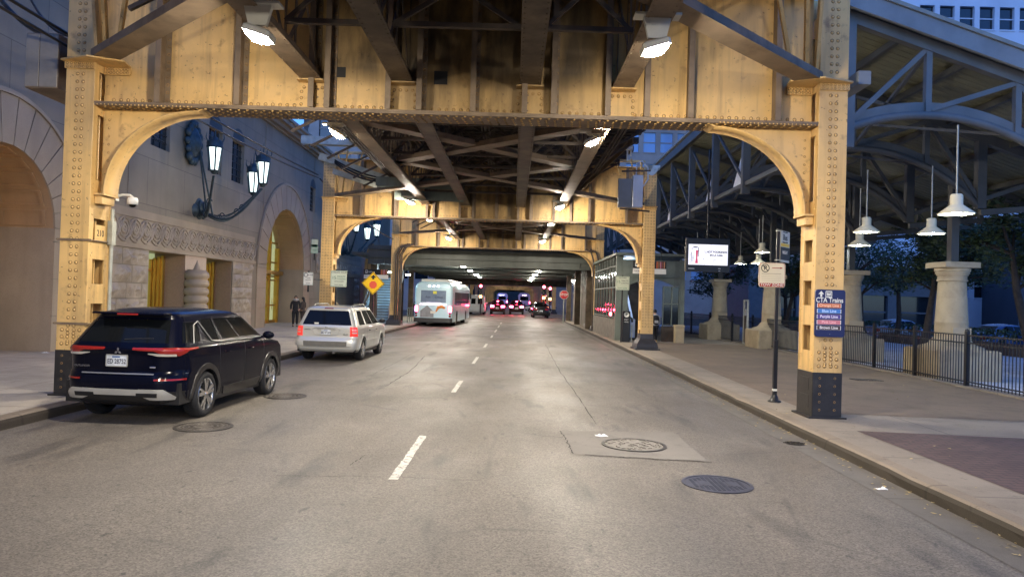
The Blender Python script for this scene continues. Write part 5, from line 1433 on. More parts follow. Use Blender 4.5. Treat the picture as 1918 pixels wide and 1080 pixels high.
def build_car(name, loc, rz, label, cat, spec, paint, scale=1.0, group=None):
    """generic car; spec gives outline tables, windows, lights and wheels"""
    t = empty(name, loc, rz, label, cat, group); t.scale = (scale,) * 3
    B = CarBody(spec['body']); L = spec
    zs = L['zs']; ns = L.get('nseg', (10, 8, 60, 8, 8)); ts = B.shell(zs, ns)
    aw, wr = L['axles'], L['wheel_r']; ra = L['arch_r']
    win = L['windows']           # list of (name, fn(t,y,z)->bool)
    faces = {'body': MB()}
    # body and glass cells
    def cellkind(t_, z_):
        p = B._p(t_, z_)
        for nm, fn in win:
            if fn(t_, p[1], z_): return nm
        return 'body'
    for side in (1, -1):
        for i in range(len(ts) - 1):
            for j in range(len(zs) - 1):
                ta, tb, za, zb = ts[i], ts[i + 1], zs[j], zs[j + 1]
                tc, zc = (ta + tb) / 2, (za + zb) / 2
                p = B._p(tc, zc)
                if 1.2 < tc < 3.9 and any(math.hypot(p[1] - a, zc - wr) < ra - .015 for a in aw): continue
                k = cellkind(tc, zc)
                mb = faces.setdefault(k if k in ('body', 'rear_window', 'windshield') else k + ('' if side > 0 else '~'), MB())
                q = [B.P(ta, za, side), B.P(tb, za, side), B.P(tb, zb, side), B.P(ta, zb, side)]
                if k != 'body':
                    q = [B.P(a_, b_, side, -.006) for a_, b_ in ((ta, za), (tb, za), (tb, zb), (ta, zb))]
                if side < 0: q = q[::-1]
                mb.add(q, [(0, 1, 2, 3)], True)
    # roof cap: shrink the last outline towards the centre line
    zt = zs[-1]; ring = [B.P(t_, zt, 1) for t_ in ts] + [B.P(t_, zt, -1) for t_ in reversed(ts)][1:-1]
    yc = sum(p[1] for p in ring) / len(ring); n = len(ring); vs_ = list(ring); fs = []
    for k, (s_, dz) in enumerate(((.8, .018), (.5, .030), (.2, .034))):
        vs_ += [(p[0] * s_, yc + (p[1] - yc) * s_, zt + dz) for p in ring]
        for i in range(n): a, b = k * n + i, k * n + (i + 1) % n; fs.append((a, b, b + n, a + n))
    fs.append(tuple(range(3 * n, 4 * n))); faces['body'].add(vs_, fs, True)
    vs_ = [B.P(t_, zs[0], 1) for t_ in ts] + [B.P(t_, zs[0], -1) for t_ in reversed(ts)][1:-1]
    for nm, mb in faces.items():
        import bmesh
        o = mb.build(nm.rstrip('~'), paint if nm == 'body' else M['darkglass'], t, recalc=False)
        bm = bmesh.new(); bm.from_mesh(o.data); bmesh.ops.remove_doubles(bm, verts=bm.verts, dist=.0008); bm.to_mesh(o.data); bm.free()
        for p in o.data.polygons: p.use_smooth = True
        if nm == 'body':
            o.data.set_sharp_from_angle(angle=math.radians(38))
    # dark underbody filling the wheel wells
    mb = MB(); hw = lerp_tab(B.half, .5)
    y0, y1 = lerp_tab(B.rear, .4) + .16, lerp_tab(B.front, .4) - .2
    mb.box(-hw + .27, hw - .27, y0 + .3, y1, .27, .75); mb.box(-hw + .06, hw - .06, aw[0] + ra, aw[1] - ra, .22, .6); mb.box(-hw + .05, hw - .05, y0, aw[0] - ra, .3, .62); mb.box(-hw + .08, hw - .08, aw[1] + ra, y1, .3, .6)
    mb.build('underbody', M['black'], t)
    # wheel arch lips and wheels
    am = L.get('arch_mat', paint)
    for side in (1, -1):
        for a in aw:
            mb = MB()
            prev = None
            for k in range(25):
                an = -.15 + (PI + .30) * k / 24
                row = []
                for rr, off_ in ((ra - .022, -.05), (ra - .022, .012), (ra + L.get('lip', .05), .012), (ra + L.get('lip', .05) + .006, -.004)):
                    yy, zz = a + rr * math.cos(an), max(zs[0] + .01, wr + rr * math.sin(an))
                    tt = min(3.98, max(1.05, B.tside(yy, zz)))
                    if tt < 2:
                        # walk round the corner until y matches
                        lo, hi = 1.0, 2.0
                        for _ in range(18):
                            m_ = (lo + hi) / 2
                            if B._p(m_, zz)[1] < yy: lo = m_
                            else: hi = m_
                        tt = lo
                    elif tt > 3:
                        lo, hi = 3.0, 4.0
                        for _ in range(18):
                            m_ = (lo + hi) / 2
                            if B._p(m_, zz)[1] < yy: lo = m_
                            else: hi = m_
                        tt = lo
                    row.append(B.P(tt, zz, side, off_))
                if prev:
                    for q in range(3): mb.quad(prev[q], row[q], row[q + 1], prev[q + 1], True)
                prev = row
            mb.build('wheel_arch_trim', am, t)
    for side in (1, -1):
        for a in aw: wheel(t, side * (L['track']), a, wr, .23, side, L['rim_mat'], L['rim_style'], L.get('lod', 1))
    # lights and trim patches: (name, material, [(t0,t1,zlo,zhi)], sides, offset)
    for nm, mat, pats, sides, o_ in L['patches']:
        if sides == 'mid':
            mb = MB()
            for p in pats:
                for side in (1, -1): B.patch(mb, p[0], p[1], p[2], p[3], 8, 3, side, o_)
            mb.build(nm, mat, t)
        else:
            for side in sides:
                mb = MB()
                for p in pats: B.patch(mb, p[0], p[1], p[2], p[3], 12, 3, side, o_)
                mb.build(nm, mat, t)
    # door gaps
    for y in L.get('door_lines', ()):
        for side in (1, -1):
            mb = MB()
            for z0, z1 in zip(zs[:-1], zs[1:]):
                if z0 < L['sill'] or z1 > L['belt'] + .02: continue
                if any(math.hypot(y - a, (z0 + z1) / 2 - wr) < ra + .05 for a in aw): continue
                q = []
                for yy, zz in ((y - .006, z0), (y + .006, z0), (y + .006, z1), (y - .006, z1)): q.append(B.P(B.tside(yy, zz), zz, side, .0015))
                mb.add(q, [(0, 1, 2, 3)])
            if mb.v: mb.build('door_gap', M['black'], t)
    for y in L.get('handles', ()):
        for side in (1, -1):
            z = L['belt'] - .13; mb = MB(); pts = []
            for q in range(7): pts.append(B.P(B.tside(y + .17 * q / 6, z), z, side, .012 + .016 * math.sin(PI * q / 6)))
            mb.tube(pts, .013, 6); mb.build('door_handle', L.get('handle_mat', paint), t)
    ym, zm = L['mirror']
    for side in (1, -1):
        x = B.P(B.tside(ym, zm), zm, side)[0]; mb = MB()
        mb.sphere((x + side * .16, ym, zm + .04), .1, 10, 8, (1.15, .6, .75)); mb.bar((x - side * .02, ym + .02, zm - .01), (x + side * .1, ym + .02, zm + .02), .06, .04)
        mb.build('side_mirror', L.get('mirror_mat', paint), t)
    return t, B

def plate_part(t, x, y, z, string, tint, size=.0):
    mb = MB(); mb.cbox(x - .155, x + .155, y - .012, y, z - .078, z + .078, .004); p = mb.build('licence_plate', pbr('plate_white', (.70, .74, .78), .45, var=.25, vs=9, obj=True), t)
    mb = MB(); 
    for a, b in (((x - .16, z - .083), (x + .16, z - .083)), ((x - .16, z + .083), (x + .16, z + .083))): mb.box(a[0], b[0], y - .016, y - .002, a[1] - .006, a[1] + .006)
    for xx in (x - .16, x + .16): mb.box(xx - .006, xx + .006, y - .016, y - .002, z - .0765, z + .0765)
    mb.build('plate_frame', M['silvertrim'], p)
    if string:
        text('plate_number', string, .098, plain('plate_ink', (.03, .03, .06), .5), p, (x, y - .0135, z - .014), depth=.0006, sx=.72, bold=.0015)
        mb = MB(); mb.box(x - .07, x + .05, y - .0135, y - .0122, z + .045, z + .066); mb.build('plate_band', plain('plate_blue', (.05, .12, .32), .5), p)
    return p

def frange(a, b, n): return [a + (b - a) * i / n for i in range(n + 1)]
navy_paint = plain('navy_car_paint', (.0022, .0030, .010), .2, 0, .10, coat=.10)
silver_paint = plain('silver_car_paint', (.68, .68, .63), .28, .35, .5, coat=.8)
clad = pbr('black_cladding', (.014, .014, .016), .32, 0, var=.2)

# --- dark blue crossover parked at the left kerb
suv = dict(
    body=dict(rear=[(.24, .30), (.36, .05), (.46, .012), (.64, .0), (.75, .03), (.79, .075), (1.05, .06), (1.12, .045), (1.19, .10), (1.25, .15), (1.58, .42), (1.63, .40), (1.66, .44), (1.70, .62)],
              front=[(.24, 4.50), (.36, 4.62), (.5, 4.69), (.75, 4.70), (.95, 4.64), (1.04, 4.46), (1.09, 4.1), (1.125, 3.75), (1.17, 3.62), (1.56, 2.98), (1.62, 2.84), (1.66, 2.66), (1.70, 2.25)],
              half=[(.24, .84), (.36, .90), (.5, .925), (.8, .93), (1.0, .925), (1.12, .91), (1.18, .88), (1.3, .825), (1.56, .71), (1.62, .665), (1.66, .61), (1.70, .50)],
              rrad=[(.24, .34), (.7, .36), (1.0, .34), (1.12, .26), (1.56, .20), (1.70, .22)], frad=[(.24, .45), (.8, .46), (1.0, .42), (1.15, .3), (1.7, .25)], bulge=.06, taper=.03),
    zs=frange(.26, 1.04, 19) + [1.07, 1.09, 1.11, 1.125, 1.15, 1.18] + frange(1.22, 1.56, 8) + [1.59, 1.62, 1.64, 1.66, 1.68, 1.70],
    axles=(.98, 3.69), wheel_r=.365, arch_r=.43, track=.915, rim_mat=M['alloy'], rim_style='turbine', lip=.065, arch_mat=clad,
    windows=[('rear_window', lambda t, y, z: 1.24 < z < 1.57 and t < 1.25), ('windshield', lambda t, y, z: 1.18 < z < 1.56 and t > 3.55),
             ('rear_door_window', lambda t, y, z: 1.20 < z < 1.55 and 2.43 < t < 2.66), ('front_door_window', lambda t, y, z: 1.20 < z < 1.55 and 2.68 < t < 2.98),
             ('quarter_window', lambda t, y, z: 1.20 < z < 1.55 and 2.235 < t < 2.405), ('rear_side_panel', lambda t, y, z: 1.22 < z < 1.5 and 1.75 < t < 2.17)],
    door_lines=(1.42, 2.42, 3.30), sill=.36, belt=1.13, handles=(1.62, 2.6), mirror=(3.22, 1.17),
    patches=[('tail_light', M['redglass'], [(.34, 1.55, lambda t: 1.118 - .016 * min(1, max(0, t - .34) * 3) - .065 * max(0, min(1, (t - .85) * 3)), lambda t: 1.142 + .006 * t), (1.55, 2.12, lambda t: 1.028 + .09 * (t - 1.55) / .57, lambda t: 1.151 - .02 * (t - 1.55))], (1, -1), .009),
             ('tail_light_clear', M['clearlens'], [(.74, 1.5, lambda t: 1.03 + .03 * (1 - min(1, (t - .74) * 4)), lambda t: 1.07 - .012 * (t - .74))], (1, -1), .016),
             ('rear_reflector', M['redglass'], [(1.02, 1.85, lambda t: .665, lambda t: .69)], (1, -1), .008),
             ('bumper_step', pbr('bumper_step_trim', (.35, .35, .36), .3, .6, var=.1), [(0, .98, .75, .763)], 'mid', .012),
             ('number_recess', navy_paint, [(0, .9, .77, .775)], 'mid', .004),
             ('skid_plate', M['silvertrim'], [(0, .62, lambda t: .455 + .0 * t, .535), (.62, 1.25, lambda t: .455 - .07 * min(1, (t - .62) * 3), lambda t: .538), (1.25, 1.62, lambda t: .385, lambda t: .538 - .13 * (t - 1.25) / .37)], 'mid', .022),
             ('lower_bumper', clad, [(0, 1.98, .30, .50)], 'mid', .006), ('sill_cladding', clad, [(2.32, 2.73, .26, .42)], (1, -1), .012),
             ('headlight', M['clearlens'], [(3.6, 4.25, .80, .93)], (1, -1), .008), ('front_lamp_strip', M['silvertrim'], [(3.25, 3.9, .93, .965)], (1, -1), .01)],
    handle_mat=navy_paint)
car, CB = build_car('parked_car', (-5.45, 9.79, 0), math.radians(-2.2), 'dark navy blue car with a silver skid plate parked beside the ochre column', 'car', suv, navy_paint, .93)
# details of the dark car
mb = MB()
for side in (1, -1): CB.patch(mb, .58, 1.12, .43, .485, 8, 2, side, .030)
mb.build('exhaust_slot', M['black'], car)
p = CB.P(.0, .80, 1); plate_part(car, 0.0 - .02, CB.P(0, .93)[1] - .004, .95, 'ED 28752', None)
mb = MB()       # three-diamond emblem
yy = CB.P(0, 1.09)[1] - .012
def diamond(c, d):
    a = math.radians(d); u = Vector((math.cos(a), math.sin(a))); v = Vector((-u.y, u.x)); q = [u * 0, u * .03 + v * .0175, u * .06, u * .03 - v * .0175]
    mb.prism([(c[0] + k.x, c[1] + k.y) for k in q], 'y', yy, yy + .02)
for d in (90, 210, 330): diamond((0, 1.09), d)
mb.build('emblem', M['chrome'], car)
text('model_lettering', 'OUTLANDER', .038, M['chrome'], car, (-.56, CB.P(.75, .86)[1] - .008, .86), (PI / 2, 0, math.radians(-4)), sx=1.1)
mb = MB(); mb.cbox(.47, .56, CB.P(.7, .86)[1] - .010, CB.P(.7, .86)[1] + .03, .85, .875, .004); mb.build('drive_badge', M['chrome'], car)
mb = MB(); mb.cbox(-.56, .56, .26, .5, 1.635, 1.665, .01); mb.build('roof_spoiler', navy_paint, car)
mb = MB(); mb.cbox(-.16, .16, .245, .262, 1.625, 1.65, .003); mb.build('high_brake_light', M['redglass'], car)
mb = MB(); mb.tube([(.02, .16, 1.26), (.22, .19, 1.275), (.45, .2, 1.28)], .012, 6); mb.build('rear_wiper', M['black'], car)
for side in (1, -1):
    mb = MB(); pts = [CB.P(CB.tside(y, z), z, side, .012) for y, z in ((.60, 1.20), (.80, 1.47), (.98, 1.53), (1.2, 1.21), (1.5, 1.18), (2.6, 1.175), (3.3, 1.175))]
    mb.tube(pts, .008, 6); mb.build('window_trim', M['silvertrim'], car)

# --- silver boxy SUV further along the kerb
pil = dict(
    body=dict(rear=[(.30, .12), (.40, .02), (.52, 0), (.66, .0), (.70, .03), (.74, .09), (.80, .10), (1.08, .10), (1.14, .13), (1.60, .34), (1.66, .34), (1.70, .42), (1.73, .6)],
              front=[(.30, 4.55), (.42, 4.70), (.62, 4.76), (.85, 4.72), (1.0, 4.6), (1.07, 4.35), (1.12, 3.75), (1.16, 3.62), (1.60, 2.95), (1.66, 2.85), (1.70, 2.6), (1.73, 2.3)],
              half=[(.30, .90), (.42, .965), (.6, .985), (.9, .985), (1.06, .965), (1.14, .94), (1.60, .78), (1.66, .74), (1.70, .68), (1.73, .58)],
              rrad=[(.3, .18), (.7, .17), (1.1, .14), (1.7, .14)], frad=[(.3, .45), (.9, .4), (1.1, .25), (1.7, .2)], bulge=.03, taper=.02),
    zs=frange(.32, 1.06, 18) + [1.09, 1.12, 1.15] + frange(1.19, 1.60, 8) + [1.63, 1.66, 1.68, 1.70, 1.73],
    axles=(1.03, 3.73), wheel_r=.36, arch_r=.43, track=.955, rim_mat=M['alloy'], rim_style='five', lip=.05,
    windows=[('rear_window', lambda t, y, z: 1.145 < z < 1.60 and t < 1.02), ('windshield', lambda t, y, z: 1.15 < z < 1.60 and t > 3.5),
             ('rear_side_window', lambda t, y, z: 1.15 < z < 1.59 and 2.10 < t < 2.34), ('rear_door_window', lambda t, y, z: 1.15 < z < 1.59 and 2.39 < t < 2.66), ('front_door_window', lambda t, y, z: 1.15 < z < 1.59 and 2.69 < t < 2.98)],
    door_lines=(1.5, 2.5, 3.4), sill=.42, belt=1.08, handles=(1.72, 2.72), mirror=(3.3, 1.18), mirror_mat=M['black'],
    patches=[('tail_light', plain('silver_car_tail_lens', (.55, .03, .025), .15, 0, .6, coat=1.0, emit=((1, .06, .04), .35)), [(.93, 1.85, .80, 1.10)], (1, -1), .012),
             ('tail_light_bars', M['clearlens'], [(1.0, 1.7, .90, .93), (1.0, 1.7, .99, 1.01)], (1, -1), .016),
             ('rear_bumper', silver_paint, [(0, 2.0, .50, .73)], 'mid', .03), ('bumper_insert', pbr('bumper_grey', (.16, .155, .14), .5), [(0, .86, .50, .645)], 'mid', .042), ('lower_valance', M['black'], [(0, 1.9, .33, .47)], 'mid', -.01),
             ('side_moulding', silver_paint, [(2.28, 2.72, .60, .67)], 'mid', .02), ('headlight', M['clearlens'], [(3.5, 4.3, .86, 1.0)], (1, -1), .008)],
    handle_mat=M['black'])
car2, CB2 = build_car('parked_car', (-5.19, 19.72, 0), math.radians(-1.6), 'silver boxy SUV with red upright tail lights, parked behind the dark blue car', 'car', pil, silver_paint, .885)
plate_part(car2, 0, .075, .925, 'BK 47 310', None)
mb = MB(); mb.tube([(-.42, .088, 1.02), (-.36, .085, 1.06), (.36, .085, 1.06), (.42, .088, 1.02), (.40, .088, .9), (.33, .088, .84), (-.33, .088, .84), (-.40, .088, .9), (-.42, .088, 1.02)], .008, 6); mb.box(-.30, .30, .07, .099, 1.015, 1.035); mb.build('tailgate_garnish', M['silvertrim'], car2)
mb = MB(); mb.box(-.035, -.022, .08, .098, 1.045, 1.105); mb.box(.022, .035, .08, .098, 1.045, 1.105); mb.box(-.022, .022, .08, .098, 1.068, 1.08); mb.build('emblem', M['chrome'], car2)
text('model_lettering', 'PILOT', .06, M['black'], car2, (.62, .092, .86), sx=1.0); text('maker_lettering', 'HONDA', .05, M['black'], car2, (-.60, .092, 1.0), sx=1.0)
mb = MB(); mb.tube([(.28, .25, .31), (.28, -.02, .30)], .04, 10); mb.build('exhaust_pipe', M['chrome'], car2)
mb = MB(); mb.cbox(-.14, .14, .325, .36, 1.655, 1.685, .004); mb.build('high_brake_light', M['redglass'], car2)
mb = MB(); mb.tube([(-.05, .14, 1.16), (.2, .17, 1.2), (.42, .17, 1.2)], .012, 6); mb.build('rear_wiper', M['black'], car2)
mb = MB(); mb.box(-.40, -.26, .139, .146, 1.17, 1.22); mb.build('window_sticker', M['signwhite'], car2)
for side in (1, -1):
    mb = MB(); mb.tube([(side * .63, .8, 1.73), (side * .635, 1.0, 1.79), (side * .63, 2.3, 1.79), (side * .62, 2.5, 1.73)], .02, 6); mb.build('roof_rail', M['galv'], car2)

# --- city bus
def bus(name, loc, rz, label, paint, lights_on=True, scale=1.0, rear=True, group=None, art=True):
    t = empty(name, loc, rz, label, 'bus', group); t.scale = (scale,) * 3
    B = CarBody(dict(rear=[(.3, .0), (1.2, .0), (2.6, .05), (2.9, .14), (3.02, .3)], front=[(.3, 12.0), (1.2, 12.0), (2.6, 11.85), (3.02, 11.6)], half=[(.3, 1.27), (2.6, 1.27), (2.8, 1.22), (2.95, 1.1), (3.02, .95)],
                     rrad=[(.3, .16), (3, .2)], frad=[(.3, .3), (3, .3)], bulge=.05, taper=.0))
    zs = frange(.3, 2.6, 16) + [2.7, 2.8, 2.88, 2.95, 3.02]; ts = B.shell(zs, (8, 6, 60, 6, 8)); mb = MB(); axles = (2.9, 8.9); wr = .48
    for side in (1, -1):
        for i in range(len(ts) - 1):
            for j in range(len(zs) - 1):
                ta, tb, za, zb = ts[i], ts[i + 1], zs[j], zs[j + 1]; p = B._p((ta + tb) / 2, (za + zb) / 2)
                if 2 < (ta + tb) / 2 < 3 and any(math.hypot(p[1] - a, p[2] - wr) < .55 for a in axles): continue
                q = [B.P(ta, za, side), B.P(tb, za, side), B.P(tb, zb, side), B.P(ta, zb, side)]
                mb.add(q if side > 0 else q[::-1], [(0, 1, 2, 3)], True)
    ring = [B.P(t_, 3.02, 1) for t_ in ts] + [B.P(t_, 3.02, -1) for t_ in reversed(ts)][1:-1]; mb.add(ring, [tuple(range(len(ring)))])
    mb.build('body', paint, t, recalc=False)
    mb = MB(); mb.box(-1.1, 1.1, .3, 11.6, .25, .9); mb.build('underbody', M['black'], t)
    for side in (1, -1):
        for a in axles: wheel(t, side * 1.2, a, wr, .3, side, M['galv'], 'five', 0)
        mb = MB(); B.patch(mb, 2.12, 2.95, 1.45, 2.35, 30, 3, side, .006); sg = mb.build('side_window', M['darkglass'], t)
        mb = MB()
        for k in range(8): B.patch(mb, 2.12 + .1 * k, 2.128 + .1 * k, 1.45, 2.35, 1, 3, side, .012)
        mb.build('window_pillars', M['black'], sg)
    mb = MB(); mb.cbox(-.95, .95, .6, 4.5, 3.0, 3.2, .05); mb.cbox(-.85, .85, 6.2, 9.5, 3.0, 3.22, .05); mb.build('roof_units', M['white'], t)
    mb = MB()
    for side in (1, -1): B.patch(mb, 0, .78, 1.62, 2.42, 8, 4, side, .006)
    rw = mb.build('rear_window', pbr('bus_ad_panel', (.20, .27, .38), .2, var=.15, obj=True) if art else M['darkglass'], t)
    mb = MB()
    for side in (1, -1): B.patch(mb, 0, 2.0, .30, .58, 8, 3, side, .05)
    mb.build('rear_bumper', pbr('bus_bumper', (.05, .05, .05), .4, var=.2), t)
    for side in (1, -1):
        mb = MB(); B.patch(mb, .99, 1.45, 1.0, 1.35, 4, 3, side, .02); mb.build('brake_light', M['brakered'] if lights_on else M['redglass'], t)
        for z in (.72, .9): mb = MB(); mb.lathe([(.085, 0), (.085, .02), (.06, .03), (0, .03)], (side * 1.13, -.0, z), 14, 'y'); mb.xform(Matrix.Translation((0, 0, 0))); mb.v = [(a, -b + .06, c) for a, b, c in mb.v]; mb.build('round_lamp', M['redglass'], t)
        mb = MB(); mb.box(side * 1.3, side * 1.42, 11.5, 11.6, 1.9, 2.4) if side > 0 else mb.box(-1.42, -1.3, 11.5, 11.6, 1.9, 2.4); mb.build('side_mirror', M['black'], t)
    for x in (-.3, 0, .3): mb = MB(); mb.box(x - .05, x + .05, .075, .1, 2.66, 2.74); mb.build('marker_lamp', plain('marker', (1, .8, .7), .3, emit=((1, .75, .8), 12)), t)
    if art:
        mb = MB(); mb.prism([(-.85, .62), (.05, .62), (.05, 1.0), (-.4, 1.42), (-.85, 1.05)], 'y', -.008, -.001); mb.build('engine_hatch_art', pbr('grey_art', (.30, .31, .33), .4, obj=True), t)
        mb = MB(); mb.tube([(.2, -.004, 1.0), (.35, -.004, 1.3), (.6, -.004, 1.35), (.8, -.004, 1.25)], [.04, .1, .1, .06], 8); mb.v = [(a, -.004 + (b + .004) * .05, c) for a, b, c in mb.v]; mb.build('orange_art', plain('orange_art', (.75, .27, .05), .4), t)
        mb = MB(); mb.box(-.02, .22, -.012, .02, 2.2, 2.38); yv = [(-.02, 0), (0, 0)]; mb.build('yellow_sign', plain('bus_yellow', (.8, .75, .1), .4), rw)
        text('advert_lettering', 'Aunt', .17, M['navy'], rw, (-.36, .0, 1.98)); text('advert_lettering', 'Chicago', .17, M['navy'], rw, (.38, .0, 1.98))
        mb = MB(); mb.box(-.9, .9, -.006, -.001, 1.48, 1.5); mb.box(-.5, .5, -.02, -.001, 1.52, 1.56); mb.build('rear_light_bar', plain('rear_bar', (1, .8, .8), .3, emit=((1, .55, .6), 5)), t)
        mb = MB(); mb.cbox(-.17, .17, -.02, -.001, .88, 1.05, .004); mb.build('licence_plate', M['signwhite'], t)
    return t
busblue = pbr('bus_light_blue', (.62, .86, .98), .28, .1, var=.1, vs=1, coat=.5, obj=True)
bus('city_bus', (-5.05, 44.8, 0), math.radians(-2.2), 'pale blue city bus with an advert on its back, stopped under the bridge', busblue, True, .94)
bus('city_bus', (-2.6, 165, 0), 0, 'far pale violet bus seen from behind, left of the far traffic', busblue, True, 1.0, art=False)
bus('city_bus', (2.3, 150, 0), 0, 'far whitish bus in the right lane beyond the cross street', M['white'], True, 1.0, art=False)
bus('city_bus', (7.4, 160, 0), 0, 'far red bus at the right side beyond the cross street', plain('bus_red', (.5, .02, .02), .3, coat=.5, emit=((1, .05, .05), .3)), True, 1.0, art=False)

# --- other traffic: plain saloon outline in several colours
sed = dict(
    body=dict(rear=[(.26, .2), (.4, .03), (.6, 0), (.85, .05), (.98, .12), (1.02, .35), (1.05, .6), (1.10, .75), (1.36, 1.25), (1.42, 1.45), (1.45, 1.8)],
              front=[(.26, 4.4), (.4, 4.58), (.6, 4.62), (.78, 4.52), (.88, 4.2), (.93, 3.7), (.98, 3.35), (1.05, 3.22), (1.36, 2.7), (1.42, 2.5), (1.45, 2.2)],
              half=[(.26, .84), (.45, .9), (.8, .91), (.95, .88), (1.05, .82), (1.36, .64), (1.42, .58), (1.45, .5)],
              rrad=[(.26, .3), (.9, .3), (1.1, .2), (1.5, .2)], frad=[(.26, .5), (.9, .5), (1.1, .25), (1.5, .2)], bulge=.06, taper=.05),
    zs=frange(.28, .9, 10) + [.93, .96, .98, 1.0, 1.02, 1.05, 1.08] + frange(1.12, 1.36, 4) + [1.39, 1.42, 1.45], nseg=(6, 5, 36, 5, 5),
    axles=(.95, 3.65), wheel_r=.33, arch_r=.39, track=.88, rim_mat=M['alloy'], rim_style='five', lip=.03, lod=0,
    windows=[('rear_window', lambda t, y, z: 1.06 < z < 1.36 and t < 1.2), ('windshield', lambda t, y, z: 1.0 < z < 1.36 and t > 3.6), ('side_window', lambda t, y, z: 1.04 < z < 1.35 and 2.08 < t < 2.95 and not 2.5 < t < 2.54)],
    sill=.4, belt=.95, mirror=(3.0, 1.0), patches=[('tail_light', M['redglass'], [(.75, 1.6, .72, .88)], (1, -1), .01), ('headlight', M['clearlens'], [(3.6, 4.2, .6, .72)], (1, -1), .008)])
def sedan(loc, rz, label, paint, braking, scale, tall=False):
    sp = dict(sed)
    if braking: sp['patches'] = [('tail_light', M['brakered'], [(.75, 1.6, .72, .88)], (1, -1), .01), ('high_brake_light', M['brakered'], [(0, .25, 1.30, 1.335)], 'mid', .012)]
    t, b = build_car('traffic_car', loc, rz, label, 'car', sp, paint, scale)
    if tall: t.scale = (scale, scale, scale * 1.18)
    plate_part(t, 0, .02, .62, None, None)
    return t
sedan((-1.85, 84, 0), 0, 'car with bright red brake lights, left of the two waiting in mid street', plain('car_red_dark', (.10, .012, .014), .25, .3, coat=1), True, 1.0, True)
sedan((.42, 86, 0), 0, 'dark red car with glowing brake lights, right of the two waiting in mid street', plain('car_maroon', (.06, .01, .012), .25, .3, coat=1), True, 1.0, True)
sedan((2.9, 73, 0), math.radians(2), 'dark grey car parked at the far right kerb before the crossing', plain('car_grey', (.03, .032, .036), .2, .4, coat=1), False, .95, True)
sedan((6.2, 101, 0), math.radians(82), 'white car seen from the side crossing the street far ahead', plain('car_white', (.6, .6, .6), .25, 0, coat=1), False, 1.0)
sedan((-5.2, 112, 0), 0, 'small white car far ahead between the van and the brake lights', plain('car_white2', (.6, .6, .62), .25, 0, coat=1), False, 1.0)
# van ahead of the bus
van = dict(sed); van['body'] = dict(rear=[(.3, .1), (.5, 0), (1.2, .02), (2.2, .1), (2.4, .2)], front=[(.3, 5.2), (.6, 5.4), (1.0, 5.3), (1.2, 4.8), (1.3, 4.5), (2.2, 3.9), (2.4, 3.6)], half=[(.3, .9), (.5, .98), (1.2, .98), (2.2, .9), (2.4, .75)],
    rrad=[(.3, .12), (2.4, .12)], frad=[(.3, .3), (2.4, .3)], bulge=.02, taper=.01)
van['zs'] = frange(.3, 1.2, 10) + frange(1.3, 2.2, 8) + [2.3, 2.4]; van['axles'] = (1.0, 4.3); van['wheel_r'] = .36; van['arch_r'] = .42; van['track'] = .95
van['windows'] = [('rear_window', lambda t, y, z: 1.3 < z < 1.95 and .1 < t < .9), ('windshield', lambda t, y, z: 1.35 < z < 2.1 and t > 3.5), ('side_window', lambda t, y, z: 1.35 < z < 2.05 and 2.75 < t < 2.97)]
van['mirror'] = (4.2, 1.4); van['patches'] = [('tail_light', M['redglass'], [(1.0, 1.6, .9, 1.3)], (1, -1), .01)]
t, b = build_car('parked_van', (-4.15, 80.5, 0), 0, 'white delivery van just ahead of the bus', 'van', van, M['white'], .92)
# ------------------------------------------------------------------ street signs
def plate_poly(w, h, r=.04, n=5):
    P = []
    for cx, cz, a0 in ((w / 2 - r, -h / 2 + r, -90), (w / 2 - r, h / 2 - r, 0), (-w / 2 + r, h / 2 - r, 90), (-w / 2 + r, -h / 2 + r, 180)):
        for i in range(n + 1): a = math.radians(a0 + 90 * i / n); P.append((cx + r * math.cos(a), cz + r * math.sin(a)))
    return P
def rim(mb, P, q, y0, y1):
    c = (sum(p[0] for p in P) / len(P), sum(p[1] for p in P) / len(P)); n = len(P)
    Q = [(c[0] + (p[0] - c[0]) * q, c[1] + (p[1] - c[1]) * q) for p in P]
    for i in range(n):
        j = (i + 1) % n
        mb.add([(P[i][0], y0, P[i][1]), (P[j][0], y0, P[j][1]), (Q[j][0], y0, Q[j][1]), (Q[i][0], y0, Q[i][1])], [(0, 1, 2, 3)])

# tow zone sign with bus stop blade on a black post
t = empty('sign_post', (4.86, 13.12, .15), 0, 'black sign post with a no parking tow zone sign and a narrow bus stop blade', 'street sign')
mb = MB(); mb.lathe([(.12, 0), (.12, .02), (.075, .04), (.06, .10), (.04, .14)], n=16); mb.build('base', M['blackmetal'], t)
mb = MB(); mb.box(-.035, .035, -.03, .03, .1, 1.12); mb.box(-.036, .036, -.031, .031, 1.121, 1.14); mb.build('sleeve', M['blackmetal'], t)
mb = MB(); mb.box(-.036, .036, -.032, .032, .2, .24); mb.build('silver_band', M['signwhite'], t)
mb = MB(); mb.box(-.027, .027, -.02, .02, 1.141, 3.18); mb.build('pole', M['blackmetal'], t)
mb = MB(); P = plate_poly(.49, .45, .05); mb.prism(P, 'y', -.03, -.024); sg = mb.build('sign_plate', pbr('tow_sign_face', (.72, .66, .50), .4, var=.06, obj=True), t); sg.location = (-.11, 0, 2.33)
mb = MB(); rim(mb, plate_poly(.475, .435, .045), .975, -.0312, 0); mb.build('border', M['signred'], sg)
mb = MB(); mb.prism([(-.22, -.215), (.22, -.215), (.22, -.15), (-.22, -.15)], 'y', -.0325, -.0305); rb = mb.build('red_band', M['signred'], sg)
text('lettering', 'TOW ZONE', .068, M['signwhite'], sg, (0, -.0335, -.183), depth=.0008, sx=1.12, bold=.001)
